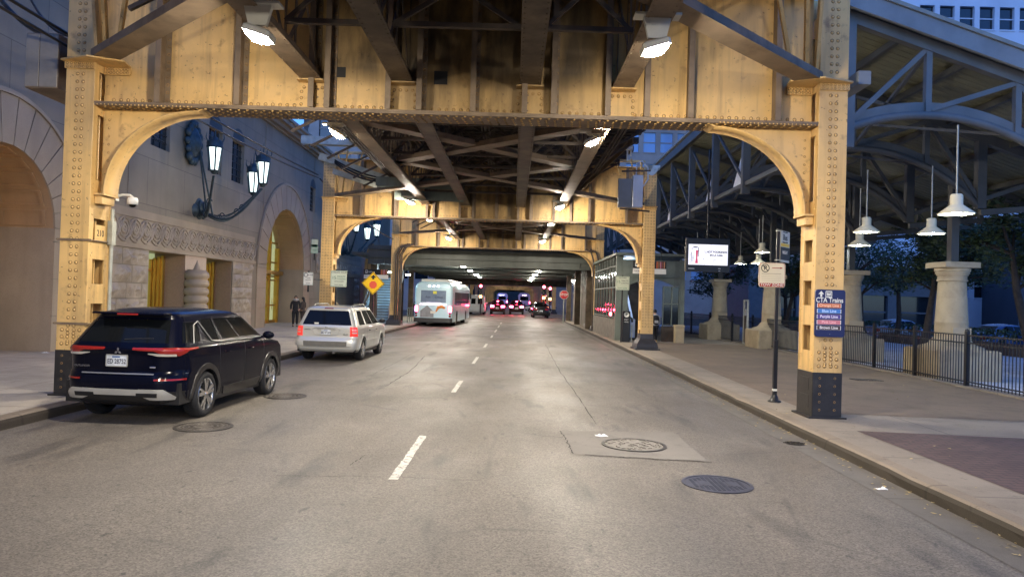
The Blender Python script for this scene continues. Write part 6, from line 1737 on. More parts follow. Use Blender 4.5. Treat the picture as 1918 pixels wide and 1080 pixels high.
mb = MB(); mb.lathe([(.078, 0), (.078, .002), (.064, .002), (.064, 0)], (-.125, 0, .125), 22, 'y', False); mb.v = [(a, -.0325 - b, c) for a, b, c in mb.v]; mb.bar((-.17, -.0345, .17), (-.08, -.0345, .08), .002, .013, (0, 0, 1)); mb.build('no_parking_ring', M['signblack'], sg)
text('letter_p', 'P', .105, M['signblack'], sg, (-.125, -.0335, .125), depth=.0008, bold=.003)
mb = MB(); mb.box(.0, .16, -.0335, -.031, .125, .137); mb.prism([(.15, .113), (.2, .131), (.15, .149)], 'y', -.0335, -.031); mb.build('arrow', M['signred'], sg)
mb = MB(); mb.box(-.19, .17, -.0325, -.031, .02, .026)
for z in (-.02, -.05, -.08, -.11): mb.box(-.19, .17, -.0322, -.031, z, z + .002)
mb.build('rule_lines', M['brace'], sg)
mb = MB(); mb.box(-.006, .006, -.22, .22, 2.58, 3.16); bs = mb.build('bus_stop_blade', pbr('stop_blade', (.62, .60, .48), .4, var=.1), t); bs.location = (.19, .17, 0); bs.rotation_euler = (0, 0, math.radians(-42))
mb = MB(); mb.box(.0062, .0075, -.22, .22, 2.62, 2.86); mb.build('dark_field', M['signblack'], bs)
mb = MB(); mb.box(.0062, .0075, -.2, .2, 2.87, 2.93); mb.build('yellow_field', M['signyellow'], bs)
text('lettering', 'Bus', .16, M['signblack'], bs, (.008, .0, 3.04), (PI / 2, 0, PI / 2), sx=.9); text('lettering', 'NIGHT', .09, M['signwhite'], bs, (.009, .0, 2.76), (PI / 2, 0, PI / 2), sx=.9)
for z, s_ in ((3.14, .03), (2.95, .035)): text('lettering', 'Van Buren / LaSalle', s_, M['signblack'], bs, (.008, 0, z), (PI / 2, 0, PI / 2), sx=.9)
mb = MB(); mb.box(-.04, .06, -.03, .03, 2.6, 2.62); mb.box(-.04, .06, -.03, .03, 3.14, 3.16); mb.build('clamp', M['galv'], t)

# CTA trains sign on the right column
t = empty('trains_sign', (5.03, F0 - .035, 1.82), math.radians(0), 'navy blue trains sign with coloured line names on an ochre column', 'sign')
mb = MB(); mb.prism(plate_poly(.47, .75, .045), 'y', -.02, .028); mb.build('panel', M['navy'], t)
text('lettering', 'CTA Trains', .105, M['signwhite'], t, (-.015, -.0215, .205), depth=.0008, sx=.86, bold=.002)
mb = MB(); mb.prism([(-.165, .255), (-.135, .255), (-.135, .30), (-.105, .30), (-.15, .35), (-.195, .30), (-.165, .30)], 'y', -.0225, -.0203); mb.build('arrow', M['signwhite'], t)
mb = MB(); rim(mb, [(a - .03, b + .30) for a, b in plate_poly(.105, .105, .015)], .8, -.0215, 0); mb.prism([(-.062, .285), (.002, .285), (.002, .335), (-.062, .335)], 'y', -.0225, -.0203); mb.box(-.062, .002, -.0225, -.0203, .262, .272); te = mb.build('train_emblem', M['signwhite'], t)
mb = MB(); mb.box(-.052, -.034, -.0240, -.0227, .31, .328); mb.box(-.026, -.008, -.0240, -.0227, .31, .328); mb.build('emblem_window', M['navy'], te)
for i, (nm, c, tc) in enumerate((('Orange Line', (.62, .16, .06), (.95, .62, .42)), ('Blue Line', (.06, .20, .56), (.55, .75, .98)), ('Purple Line', (.10, .06, .28), (.9, .86, .95)), ('Pink Line', (.62, .20, .24), (.92, .50, .52)), ('Brown Line', (.06, .035, .04), (.92, .88, .88)))):
    z = .122 - i * .088
    mb = MB(); mb.prism([(a - .02, b + z) for a, b in plate_poly(.385, .068, .008)], 'y', -.0215, -.0203); bp = mb.build('line_band', plain('band_' + nm.split()[0].lower(), c, .4), t)
    mb = MB(); rim(mb, [(a - .02, b + z) for a, b in plate_poly(.385, .068, .008)], .95, -.0219, 0); mb.build('band_border', M['signwhite'], bp)
    text('lettering', nm, .062, plain('ink_' + nm.split()[0].lower(), tc, .4), bp, (-.02, -.0222, z), depth=.0008, bold=.001)
mb = MB(); mb.dome((0, -.02, -.33), .008, (0, -1, 0)); mb.build('screw', M['chrome'], t)

# stop ahead warning sign
t = empty('stop_ahead_sign', (-6.73, 34.0, .15), 0, 'yellow diamond stop ahead warning sign on a dark post', 'street sign')
mb = MB(); mb.box(-.04, .04, -.03, .03, 0, 2.85); mb.build('post', M['blackmetal'], t)
dm = [(0, -.545), (.545, 0), (0, .545), (-.545, 0)]
mb = MB(); mb.prism([(a, b + 2.29) for a, b in dm], 'y', -.05, -.04); mb.build('diamond_plate', M['signyellow'], t)
mb = MB(); rim(mb, [(a * .95, b * .95 + 2.29) for a, b in dm], .95, -.0515, 0); mb.prism([(-.05, 2.48), (.05, 2.48), (.05, 2.56), (.15, 2.56), (0, 2.70), (-.15, 2.56), (-.05, 2.56)], 'y', -.0525, -.0503); mb.build('arrow', M['signblack'], t)
mb = MB(); mb.prism([(.19 * math.cos(PI / 8 + k * PI / 4), 2.22 + .19 * math.sin(PI / 8 + k * PI / 4)) for k in range(8)], 'y', -.0535, -.0503); mb.build('red_octagon', plain('sign_red_bright', (.72, .10, .05), .45), t)

# stop sign far right
t = empty('stop_sign', (3.86, 54.2, .15), 0, 'red octagonal STOP sign on a pole at the far right kerb', 'street sign')
mb = MB(); mb.tube([(0, 0, 0), (0, 0, 2.5)], .05, 8); mb.build('pole', M['galv'], t)
oc = [(.36 * math.cos(PI / 8 + k * PI / 4), 2.17 + .36 * math.sin(PI / 8 + k * PI / 4)) for k in range(8)]
mb = MB(); mb.prism(oc, 'y', -.07, -.055); mb.build('octagon', plain('stop_red', (.55, .03, .04), .4), t)
mb = MB(); rim(mb, oc, .93, -.0715, 0); mb.build('border', M['signwhite'], t); text('lettering', 'STOP', .25, M['signwhite'], t, (0, -.072, 2.17), bold=.004)

def small_sign(x, y, z0, w, h, face, label, rows, group=None, foot=True, head=None, post=M['blackmetal'], px=0):
    """sign plate at (x,y) whose bottom is z0, on a post"""
    t = empty('parking_sign', (x, y, .15), 0, label, 'street sign', group)
    mb = MB(); mb.box(px - .03, px + .03, -.02, .02, 0 if foot else z0 - .4, z0 + h - .1); mb.build('post', post, t)
    mb = MB(); mb.prism([(a, b + z0 + h / 2 - .15) for a, b in plate_poly(w, h, .03)], 'y', -.04, -.03); mb.build('plate', face, t)
    mb = MB(); rim(mb, [(a, b + z0 + h / 2 - .15) for a, b in plate_poly(w * .95, h * .95, .03)], .965, -.0415, 0); mb.build('border', M['signgreen'], t)
    for txt, s_, mat, dx, dz in rows: text('lettering', txt, s_, mat, t, (dx, -.0425, z0 + dz - .15), depth=.0008)
    return t
small_sign(-6.5, 26.35, 2.15, .60, .60, pbr('green_white_sign', (.62, .66, .52), .4, var=.05, obj=True), 'white and green parking permit sign right of the second frame column', [('LOADING ZONE', .075, M['signblack'], 0, .53), ('15', .16, M['signgreen'], -.17, .33), ('MINUTE', .085, M['signgreen'], .1, .38), ('STANDING', .07, M['signgreen'], .1, .29), ('USE FLASHERS', .055, M['signblack'], .02, .2), ('TOW ZONE', .06, M['signblack'], 0, .07)], px=-.1)
t = small_sign(-7.67, 26.5, 2.18, .36, .48, M['signwhite'], 'white parking notice with a round symbol left of the second frame column', [('6 HR', .09, M['signblack'], .09, .38), ('PARK', .06, M['signblack'], .02, .26), ('8AM-9PM', .05, M['signblack'], 0, .19), ('TOW', .06, M['signblack'], 0, .07)], foot=False)
mb = MB(); mb.bar((0, 0, 2.25), (.5, .1, 2.25), .03, .03); mb.build('bracket', M['blackmetal'], t)
mb = MB(); mb.lathe([(.075, 0), (.075, .002), (.055, .002), (.055, 0)], (-.09, -.0445, 2.41), 18, 'y', False); mb.build('symbol', M['signblack'], t)
t = small_sign(-7.53, 26.7, 3.38, .26, .34, pbr('green_sign_back', (.28, .36, .30), .5, var=.1), 'small pale green street sign high on the left of the second frame column', [('LOADING', .05, M['signgreen'], 0, .25), ('ZONE', .06, M['signgreen'], 0, .12)], foot=False)
mb = MB(); mb.bar((0, 0, 3.3), (.35, .0, 3.3), .03, .03); mb.build('bracket', M['blackmetal'], t)
mb = MB(); mb.prism([(a, b + 3.62) for a, b in plate_poly(.24, .28, .03)], 'y', -.04, -.03); mb.build('upper_plate', pbr('green_sign_top', (.40, .46, .38), .5), t)
small_sign(4.74, 31.0, 2.42, .60, .60, pbr('pale_green_sign', (.60, .64, .50), .4, var=.05, obj=True), 'pale green and white loading zone sign left of the station entrance', [('NO PARK', .08, M['signblack'], 0, .53), ('15', .15, M['signgreen'], -.17, .36), ('MINUTE', .085, M['signblack'], .1, .4), ('LOADING', .075, M['signblack'], .1, .30), ('TOW ZONE', .075, M['signgreen'], 0, .08)])
# blue notice beyond the fence
t = empty('blue_notice', (13.6, 33.0, .15), 0, 'pale blue notices stacked on a post behind the fence, right of the tow zone sign', 'sign')
mb = MB(); mb.tube([(0, 0, 0), (0, 0, 3.2)], .07, 8); mb.build('post', M['bluegrey'], t)
bl_ = plain('notice_blue', (.30, .48, .80), .4, emit=((.25, .45, 1.0), .25))
mb = MB(); mb.box(-.3, .3, -.1, -.08, 2.55, 3.15); mb.build('upper_notice', bl_, t); mb = MB(); mb.box(-.22, .22, -.1, -.08, 1.95, 2.45); mb.build('lower_notice', bl_, t)
for s_, z in (('OPEN', 3.0), ('CLOSES', 2.84), ('6 PM', 2.68)): text('lettering', s_, .15, M['navy'], t, (0, -.102, z))
station_sign('stair_sign', -8.6, 44.2, 2.9, 1.52, 'black and white station sign with colour stripes above the left stair', ('LaSalle', 'Van Buren at LaSalle'))

# ------------------------------------------------------------------ stairs to the left platform
stair_bluelit = pbr('lit_steel_stair', (.30, .42, .50), .5, .2, var=.2)  # blue lamp light on the stairs put into the steel colour
t = empty('station_stairs', (-8.55, 44.4, .15), 0, 'steel stairs rising to the platform behind the yellow warning sign', 'stairs')
mb = MB()
for i in range(17): mb.box(-.78, .78, i * .29, i * .29 + .30, .0 + i * .175, .175 + i * .175 - .02)
mb.build('treads', stair_bluelit, t)
mb = MB()
for i in range(17): mb.box(-.779, .779, i * .29 - .012, i * .29 - .001, .13 + i * .175, .158 + i * .175)
mb.build('nosings', M['dark_steel'], t)
for s_ in (-1, 1):
    mb = MB(); mb.add([(s_ * x, y, z) for x in (.80, .88) for y, z in ((-.25, 0), (-.25, .35), (5.0, 3.55), (5.0, 3.0))], [(0, 1, 2, 3), (7, 6, 5, 4), (0, 4, 5, 1), (1, 5, 6, 2)]); mb.build('stringer', stair_bluelit, t)
    mb = MB(); mb.tube([(s_ * .84, -.3, .05), (s_ * .84, -.3, 1.0), (s_ * .84, 5, 4.1)], .03, 6)
    for k in range(6): mb.tube([(s_ * .84, k * .95, .2 + k * .58), (s_ * .84, k * .95, 1.1 + k * .58)], .015, 5)
    mb.build('handrail', M['bluegrey'], t)
mb = MB(); mb.add([(-.9, 5.0, 0), (.9, 5.0, 0), (.9, 5.0, 4.2), (-.9, 5.0, 4.2)], [(0, 1, 2, 3)]); mb.build('back_panel', M['dark_steel'], t)
t = empty('upper_stairs', (-10.2, 50.4, .15), 0, 'covered upper stair flight climbing to the right, seen from below, above the station sign', 'stairs')
mb = MB()
for i in range(16): mb.box(i * .155, i * .155 + .2, -.7, .9, 2.35 + i * .235, 2.42 + i * .235); mb.box(i * .155, i * .155 + .02, -.7, .9, 2.18 + i * .235, 2.349 + i * .235)
mb.build('treads', stair_bluelit, t)
mb = MB(); mb.add([(x, y, z) for y in (.92, 1.0) for x, z in ((0, 2.0), (2.6, 5.95), (2.6, 6.9), (0, 2.9))], [(0, 1, 2, 3), (7, 6, 5, 4), (0, 4, 5, 1), (2, 6, 7, 3)]); mb.build('side_panel', M['bluegrey'], t)
mb = MB(); mb.tube([(0, -.72, 2.9), (2.5, -.72, 6.75)], .03, 6); mb.build('handrail', M['bluegrey'], t)
t = empty('stair_lamp', (-8.2, 45.2, 3.35), 0, 'bluish tube lamp fixed over the foot of the steel stairs', 'lamp')
mb = MB(); mb.cbox(-.5, .5, -.02, .02, .04, .08, .005); mb.build('casing', M['lampbody'], t); mb = MB(); mb.tube([(-.45, 0, .0), (.45, 0, .0)], .03, 8); mb.build('tube', plain('stair_tube', (1, 1, 1), .4, emit=((.55, .82, 1.0), 170)), t)
# railing barrier by the stair foot
t = empty('pipe_railing', (-6.9, 46.5, .15), math.radians(90), 'low pale pipe railing at the kerb beside the stair foot', 'railing')
mb = MB()
for x in (0, 1.0, 2.0): mb.tube([(x, 0, 0), (x, 0, .95)], .03, 6)
for z in (.45, .95): mb.tube([(0, 0, z), (2.0, 0, z)], .03, 6)
mb.build('rails', M['galv'], t)

# ------------------------------------------------------------------ low railway bridge past the third frame
t = empty('railway_bridge', (-1.0, 44, 0), 0, 'dark green grey plate girder bridge with a low ceiling over the street', 'bridge')
gg = pbr('bridge_green', (.075, .085, .075), .55, var=.3, vs=1.2, streak=((.03, .028, .025), 1.6, .5, .7, .6))
mb = MB(); mb.box(-8, 7.6, -.4, -.3, 3.78, 4.95)
for z in (3.78, 4.2, 4.7): mb.box(-8, 7.6, -.5, -.4005, z, z + .05)
for x in range(-7, 8, 2): mb.box(x - .03, x + .03, -.47, -.4005, 3.84, 4.19)
mb.build('front_girder', gg, t)
mb = MB(); mb.box(-9, 8.6, -.29, 38, 4.32, 4.5); mb.build('ceiling', gg, t)
mb = MB()
for i in range(9): y = 1.5 + i * 4.2; mb.box(-8, 7.6, y, y + .35, 3.95, 4.319)
mb.build('cross_beam', gg, t)
mb = MB(); mb.box(-8, 7.6, 38.01, 38.3, 3.4, 7.2); mb.build('far_girder', M['soot_shade'], t)
wallm = pbr('stained_concrete', (.30, .27, .235), .8, var=.3, vs=1.2, streak=((.09, .075, .06), 1.8, .46, .68, .7))
mb = MB(); mb.box(6.1, 6.4, .0, 17, .14, 2.45); mb.box(6.05, 6.45, -.1, 17, 2.451, 2.6); mb.box(6.15, 6.4, .0, 17, 2.601, 4.3)
mb.build('abutment_wall', wallm, t); mb = MB(); mb.box(-9.2, -8.9, 7, 17, .14, 4.3); mb.build('abutment_wall', wallm, t)
for y in (0.5, 8.5, 16.7):
    for x in (-8.0, 5.55): mb = MB(); mb.box(x, x + .4, y, y + .4, .14, 4.3); mb.build('pier_column', M['soot_shade'], t)
def ceiling_lamp(x, y, z, label, lens):
    t = empty('ceiling_lamp', (x, y, z), 0, label, 'ceiling lamp', 'round lamps under the railway bridge')
    mb = MB(); mb.lathe([(.0, .12), (.22, .12), (.26, .0), (.2, -.005)], n=16); mb.build('reflector', M['lampbody'], t)
    mb = MB(); mb.lathe([(.2, -.004), (.17, -.05), (.0, -.07)], n=16); mb.build('lens', lens, t)
ln = M['lens']
for i, y in enumerate((48.7, 56.3, 65.3, 72.5)): ceiling_lamp(-3.5, y, 4.03, 'round lamp under the bridge ceiling, %s in the left row' % ('first', 'second', 'third', 'farthest')[i], M['lens_far'])
for i, y in enumerate((53.2, 61, 70, 79)): ceiling_lamp(1.8, y, 4.03, 'round lamp under the bridge ceiling, %s in the right row' % ('first', 'second', 'third', 'farthest')[i], M['lens_far'])
for i, (x, y) in enumerate(((-8.3, 52), (-8.3, 55.5), (5.2, 46.6), (5.3, 50), (4.9, 58), (4.9, 61))): ceiling_lamp(x, y, 3.55, 'wall washing lamp under the bridge, %s' % ('left wall, nearer', 'left wall, farther', 'right wall, first', 'right wall, second', 'right wall, third', 'right wall, fourth')[i], plain('wall_lamp_lens', (1, 1, 1), .3, emit=((1, .95, .85), 110)))
# pale wrapped pipe with a branch at the right kerb
t = empty('wrapped_pipe', (5.15, 48.5, .15), 0, 'fat grey wrapped drain pipe with a side branch at the right wall under the bridge', 'pipe')
mb = MB(); mb.lathe([(.30, 0), (.30, .2), (.23, .25), (.22, 1.7), (.26, 1.75), (.22, 1.8)], n=14); mb.tube([(0, 0, 1.75), (-.05, 0, 2.3), (-.4, 0, 2.9), (-.42, 0, 3.8)], .15, 10); mb.tube([(.05, 0, 1.6), (.4, -.1, 2.1), (.6, -.1, 2.5)], .13, 10); mb.build('pipe', pbr('pipe_wrap', (.42, .42, .40), .5, .2, var=.35, vs=6), t)

# traffic signals at the crossing
def traffic_signal(x, y, z, label, ph):
    t = empty('traffic_signal', (x, y, .15), 0, label, 'traffic light', 'traffic lights at the crossing')
    mb = MB(); mb.tube([(0, 0, 0), (0, 0, z + .3)], .07, 8); mb.build('pole', M['blackmetal'], t)
    mb = MB(); mb.cbox(-.16, .16, -.28, -.06, z - .5, z + .5, .03); hd = mb.build('signal_head', M['black'], t)
    for k, (dz, mt) in enumerate(((.32, M['redlamp']), (0, M['black']), (-.32, M['black']))):
        mb = MB(); mb.sphere((0, -.29, z + dz), .14, 12, 8, (1, .3, 1)); mb.build('signal_lens', mt, hd)
    mb = MB(); mb.cbox(-.2, .2, -.25, -.06, z - 1.0, z - .62, .02); pw = mb.build('walk_signal', M['black'], t)
    mb = MB(); mb.box(-.13, .13, -.26, -.2505, z - .93, z - .69); mb.build('walk_lens', plain('walk_orange', (.5, .2, .05), .3, emit=((1, .35, .12), 12)), pw)
traffic_signal(-3.55, 77, 2.7, 'red traffic light on the left, above the white van', 0); traffic_signal(3.15, 74, 2.75, 'red traffic light on the right, left one of the pair', 1); traffic_signal(3.95, 77, 2.65, 'red traffic light on the right, right one of the pair', 1)

# ------------------------------------------------------------------ far frames down the street
far0 = portal_frame(5, 'tan steel portal frame just beyond the railway bridge', 0, M['paint'])
km = kids_map()
for k in range(6, 19):
    o = copy_tree(far0, km); o.location = (0, frame_y(k), 0)
    o['label'] = 'far tan steel portal frame down the street, one of a long receding row of arches'
tr = track(4, 'beyond the railway bridge')
tr.location = (0, frame_y(5) - D, 0)
km = kids_map()
for k in range(5, 19):
    o = copy_tree(tr, km); o.location = (0, frame_y(k), 0); o['label'] = 'dark timber track overhead far down the street, one of a receding row of spans'
def far_lamp(k, x, dy, lens, label): flood_lamp(x, frame_y(k) + dy, 5.2, label, lens, top=5.5)
for k in (-1, -2, -3):
    o = copy_tree(far0, kids_map()); o.location = (0, frame_y(k), 0); o['label'] = 'tan steel portal frame behind the camera'
    if k < -1: o = copy_tree(tr, kids_map()); o.location = (0, frame_y(k), 0); o['label'] = 'dark timber track overhead behind the camera'
for k in range(5, 16):
    for x in (-3.6, 1.6):
        lens = M['lens_violet'] if 8 <= k <= 10 else M['lens_far']
        nm = ('left' if x < 0 else 'right')
        if k < 7: far_lamp(k, x, -3, lens, 'white flood lamp in the %s row, %s the railway bridge' % (nm, ('at the end of', 'well beyond')[k - 5]))
        else: far_lamp(k, x, -3, lens, 'tiny far lamp in the row of lamps receding down the street')

# ------------------------------------------------------------------ beams, cabinet and clutter round the second frame
def beam(a, b, w, h, mat, label, name='cable_beam', extra=None):
    mb = MB(); mb.bar(a, b, w, h * .16); 
    A, B_ = Vector(a), Vector(b); d = (B_ - A).normalized(); s_ = d.cross(Vector((0, 0, 1))).normalized() * (w / 2 - .01)
    for k in (-1, 1): mb.bar(A + s_ * k + Vector((0, 0, -h * .45)), B_ + s_ * k + Vector((0, 0, -h * .45)), .02, h * .75)
    tag(mb.build(name, mat), label, 'beam', 'cable support beams at the second frame')
beam((-7.3, 23.9, 7.15), (-5.4, 24.0, 7.15), .26, .3, M['galv'], 'pale steel beam sticking out over the left column of the second frame')
beam((-6.9, 24.6, 6.75), (-4.3, 25.2, 6.0), .24, .26, M['galv'], 'pale sloping cable beam descending right from the left column of the second frame')
beam((-6.6, 25.4, 6.35), (-4.5, 25.6, 5.75), .2, .2, M['galv'], 'lower sloping cable beam beside the left column of the second frame')
beam((-4.75, 24.0, 5.85), (-1.9, 24.0, 5.82), .3, .34, M['greengrey'], 'upper green grey horizontal beam left of centre ahead of the second frame')
beam((-4.35, 25.4, 5.62), (-1.9, 25.4, 5.60), .3, .34, M['greengrey'], 'lower green grey horizontal beam left of centre ahead of the second frame')
beam((2.0, 25.0, 5.75), (3.4, 21.5, 6.9), .22, .2, M['brace'], 'brown strut rising towards the camera right of centre at the second frame')
for k in range(3): cable('cable', [(-6.3, 24.4, 6.5 - .05 * k), (-4.5, 24.7, 5.95 - .04 * k)], .03, 'black cable bundle slung along the sloping beam at the second frame', sag=.12 + .05 * k)
t = empty('electrical_cabinet', (4.05, 24.6, 5.2), 0, 'pale grey electrical cabinet hung at the right end of the second frame', 'cabinet')
mb = MB(); mb.cbox(-.02, .34, 0, .35, 0, 1.12, .015); mb.build('cabinet', pbr('cabinet_grey', (.72, .74, .76), .4, var=.08), t)
mb = MB(); mb.box(-.5, -.03, .1, .25, .0, 1.0); mb.build('back_plate', M['bluegrey'], t)
mb = MB(); mb.tube([(.1, .1, 1.12), (.12, .1, 1.55), (.3, .1, 1.62), (.5, .1, 1.4), (.52, .1, 1.0), (.36, .1, .75)], .025, 8); mb.build('conduit_loop', M['white'], t)
mb = MB(); mb.bar((-.45, .1, -.05), (.6, .1, -.12), .05, .05); mb.build('hanger', M['dark_steel'], t); mb = MB(); mb.bar((-.4, .1, 1.25), (.6, .1, 1.3), .05, .05); mb.build('hanger', M['dark_steel'], t)
t = empty('radio_box', (3.55, 22.6, 6.75), 0, 'small white radio box with stubs above the grey cabinet', 'radio box')
mb = MB(); mb.cbox(-.11, .11, -.08, .08, 0, .3, .02); mb.build('box', M['white'], t); mb = MB(); mb.tube([(-.05, 0, 0), (-.05, 0, -.35)], .03, 6); mb.tube([(.06, 0, 0), (.06, 0, -.2)], .025, 6); mb.tube([(0, 0, .3), (.1, 0, .6)], .05, 6); mb.build('stub_antenna', M['white'], t)

# ------------------------------------------------------------------ trees, planters and buildings beyond the plaza
leafm = pbr('night_leaf', (.045, .075, .030), .6, var=.5, vs=6, obj=True)
bark = pbr('bark', (.045, .035, .028), .9, var=.4, vs=8, bmp=.3, bs=20, obj=True)
def tree(x, y, h, r, lean, seed, label):
    t = empty('street_tree', (x, y, .15), 0, label, 'tree', 'trees beyond the fence')
    rnd = random.Random(seed); mb = MB()
    top = Vector((lean[0], lean[1], h * .62)); P = [Vector((0, 0, 0)), top * .35 + Vector((rnd.uniform(-.1, .1), 0, 0)), top * .7 + Vector((rnd.uniform(-.15, .15), 0, 0)), top]
    mb.tube(P, [.17, .13, .10, .06], 8); tips = []
    for k in range(9):
        s0 = P[2] if k % 2 else P[3]; a = rnd.uniform(0, 2 * PI); L = r * rnd.uniform(.5, .95)
        q = s0 + Vector((math.cos(a) * L, math.sin(a) * L, rnd.uniform(.15, .8) * r)); m_ = (s0 + q) / 2 + Vector((0, 0, .2)); mb.tube([s0, m_, q], [.05, .035, .015], 5); tips += [q, m_]
    mb.build('trunk', bark, t)
    lf = MB(); cl = tips + [top + Vector((rnd.gauss(0, .5) * r, rnd.gauss(0, .5) * r, rnd.uniform(-.2, .9) * r)) for _ in range(14)]
    for c in cl:
        R = r * rnd.uniform(.18, .34)
        for _ in range(125):
            d = Vector((rnd.gauss(0, 1), rnd.gauss(0, 1), rnd.gauss(0, .7))); d = d.normalized() * R * rnd.random() ** .45; p = c + d; s_ = rnd.uniform(.05, .115)
            u = Vector((rnd.uniform(-1, 1), rnd.uniform(-1, 1), rnd.uniform(-.5, .5))).normalized(); v = u.cross(Vector((rnd.uniform(-1, 1), rnd.uniform(-1, 1), 1))).normalized()
            lf.add([p - u * s_, p + v * s_ * .5, p + u * s_, p - v * s_ * .5], [(0, 1, 2, 3)])
    lf.build('crown', leafm, t)
for i, (x, y, h, r, ln_, lab) in enumerate(((15.2, 20.5, 5.6, 1.8, (-.7, .2), 'dark tree with a leaning trunk right of the nearest stone column'), (16.4, 19.6, 5.2, 1.7, (1.0, .2), 'dark tree leaning right at the right edge of the plaza'), (15.3, 26.5, 5.8, 2.0, (.6, .3), 'dark tree left of the nearest stone column'),
                                          (17.6, 27.8, 5.4, 1.8, (-.5, 0), 'dark slim tree farther back left of the nearest stone column'), (19.5, 32, 6.0, 2.2, (.4, .2), 'dark tree in front of the pale doorway building'), (17.4, 35, 5.6, 2.2, (-.6, .1), 'dark tree just right of the trains sign'),
                                          (15.6, 41, 5.2, 2.3, (.3, 0), 'dark tree right of the screen, beyond the fence'), (13.3, 46, 4.8, 2.1, (-.2, 0), 'dark tree behind the far end of the fence'), (22, 26, 6.2, 2.2, (.5, 0), 'tall dark tree far right behind the plaza'), (14.4, 37.5, 5.2, 2.0, (.3, .1), 'bushy dark tree behind the tow zone sign'), (16.8, 45, 5.5, 2.3, (-.3, 0), 'bushy dark tree behind the display screen'), (20.5, 38, 6.2, 2.4, (.3, 0), 'broad dark tree in front of the pale low building'), (18.8, 23.3, 5.6, 2.0, (.4, -.2), 'slim dark tree close behind the stone column with the plaque'), (24, 33, 6.4, 2.5, (0, 0), 'broad dark tree beside the blank walled building'))):
    tree(x, y, h, r, ln_, 31 + i, lab)
# hedge and planter wall at the back of the plaza
t = empty('planter_wall', (20.6, 30, .15), 0, 'long dark planter wall with a clipped hedge behind the pale plaza', 'planter')
mb = MB(); mb.box(-.1, .25, -30, 28, 0, .5); mb.build('wall', M['dark_steel'], t)
mb = MB(); rnd = random.Random(4)
for k in range(6000):
    p = Vector((rnd.uniform(.1, 1.0), rnd.uniform(-30, 28), .5 + rnd.random() ** .6 * .55)); u = Vector((rnd.uniform(-1, 1), rnd.uniform(-1, 1), rnd.uniform(-1, 1))).normalized() * .09; v = u.cross(Vector((.3, rnd.uniform(-1, 1), 1))).normalized() * .05
    mb.add([p - u, p + v, p + u, p - v], [(0, 1, 2, 3)])
mb.build('hedge', leafm, t)
mb = MB(); mb.quad((19, 0, -.02), (60, 0, -.02), (60, 60, -.02), (19, 60, -.02)); tag(mb.build('side_street', M['asphalt']), kind='structure')
def facade(name, loc, rz, w, h, depth, label, mat, ww, wh, nx, nz, x0, z0, dx, dz, glass, cat='building', sill=True, lit=()):
    t = empty(name, loc, rz, label, cat); mb = MB()
    # front wall at y=0 built round true window openings
    xs = [x0 + i * dx for i in range(nx)]; zs = [z0 + j * dz for j in range(nz)]
    cur = 0
    for x in xs: mb.quad((cur, 0, 0), (x, 0, 0), (x, 0, h), (cur, 0, h)); cur = x + ww
    mb.quad((cur, 0, 0), (w, 0, 0), (w, 0, h), (cur, 0, h))
    for x in xs:
        zc = 0
        for z in zs: mb.quad((x, 0, zc), (x + ww, 0, zc), (x + ww, 0, z), (x, 0, z)); zc = z + wh
        mb.quad((x, 0, zc), (x + ww, 0, zc), (x + ww, 0, h), (x, 0, h))
    mb.quad((0, 0, 0), (0, depth, 0), (0, depth, h), (0, 0, h)); mb.quad((w, 0, 0), (w, depth, 0), (w, depth, h), (w, 0, h)); mb.quad((0, depth, 0), (w, depth, 0), (w, depth, h), (0, depth, h)); mb.quad((0, 0, h), (w, 0, h), (w, depth, h), (0, depth, h))
    mb.build('wall', mat, t)
    src = None
    for x in xs:
        for z in zs:
            if src is None:
                g = MB(); g.quad((0, .3, 0), (ww, .3, 0), (ww, .3, wh), (0, .3, wh)); src = g.build('window', glass, t)
                f = MB(); f.quad((0, 0, 0), (0, .3, 0), (0, .3, wh), (0, 0, wh)); f.quad((ww, 0, 0), (ww, .3, 0), (ww, .3, wh), (ww, 0, wh)); f.quad((0, 0, 0), (ww, 0, 0), (ww, .3, 0), (0, .3, 0)); f.quad((0, 0, wh), (ww, 0, wh), (ww, .3, wh), (0, .3, wh))
                f.box(-.05, ww + .05, -.08, -.001, -.12, -.001); f.box(0, ww, .22, .299, wh * .48, wh * .53); fr = f.build('frame', mat, src); o = src
            else:
                o = src.copy(); COL.objects.link(o); o.parent = t; q = fr.copy(); COL.objects.link(q); q.parent = o
            o.location = (x, 0, z)
    return t
whitest = pbr('white_stone', (.62, .66, .76), .7, var=.12, vs=.3); tanst = pbr('tan_stone', (.42, .34, .30), .7, var=.2, vs=.4)
facade('tower_block', (33, 62, 0), 0, 40, 46, 20, 'tall white stone office building with paired dark windows above the canopy roof, top right', whitest, 1.3, 2.0, 10, 9, 1.9, 3.2, 1.75, 4.7, M['windark'])
facade('office_tower', (24.5, 66, 0), 0, 8.3, 50, 15, 'narrow tan stone tower with tall windows beside the white building, top right', tanst, 1.15, 2.6, 4, 10, 1.0, 3.2, 1.75, 4.2, plain('blue_window', (.05, .12, .3), .08, coat=.5, emit=((.3, .6, 1.0), .15)))
facade('office_block', (13.2, 92, 0), 0, 16, 34, 15, 'tan and blue office building between the tracks and the canopy roof', tanst, 1.6, 2.6, 7, 7, .9, 5, 2.2, 4.1, plain('blue_window_b', (.10, .22, .5), .08, coat=.5, emit=((.25, .5, 1.0), .06)))
facade('low_building', (18.5, 56, 0), 0, 16, 5.2, 10, 'pale low building with dark openings and a lit doorway beyond the trees', pbr('low_building_stone', (.11, .105, .11), .7, var=.15), 2.6, 2.6, 4, 1, 1.2, .4, 3.6, 4, M['windark'])
t = empty('blank_wall_building', (35.5, 50, 0), math.radians(-24), 'plain dark blue grey blank walled building behind the nearest stone column', 'building')
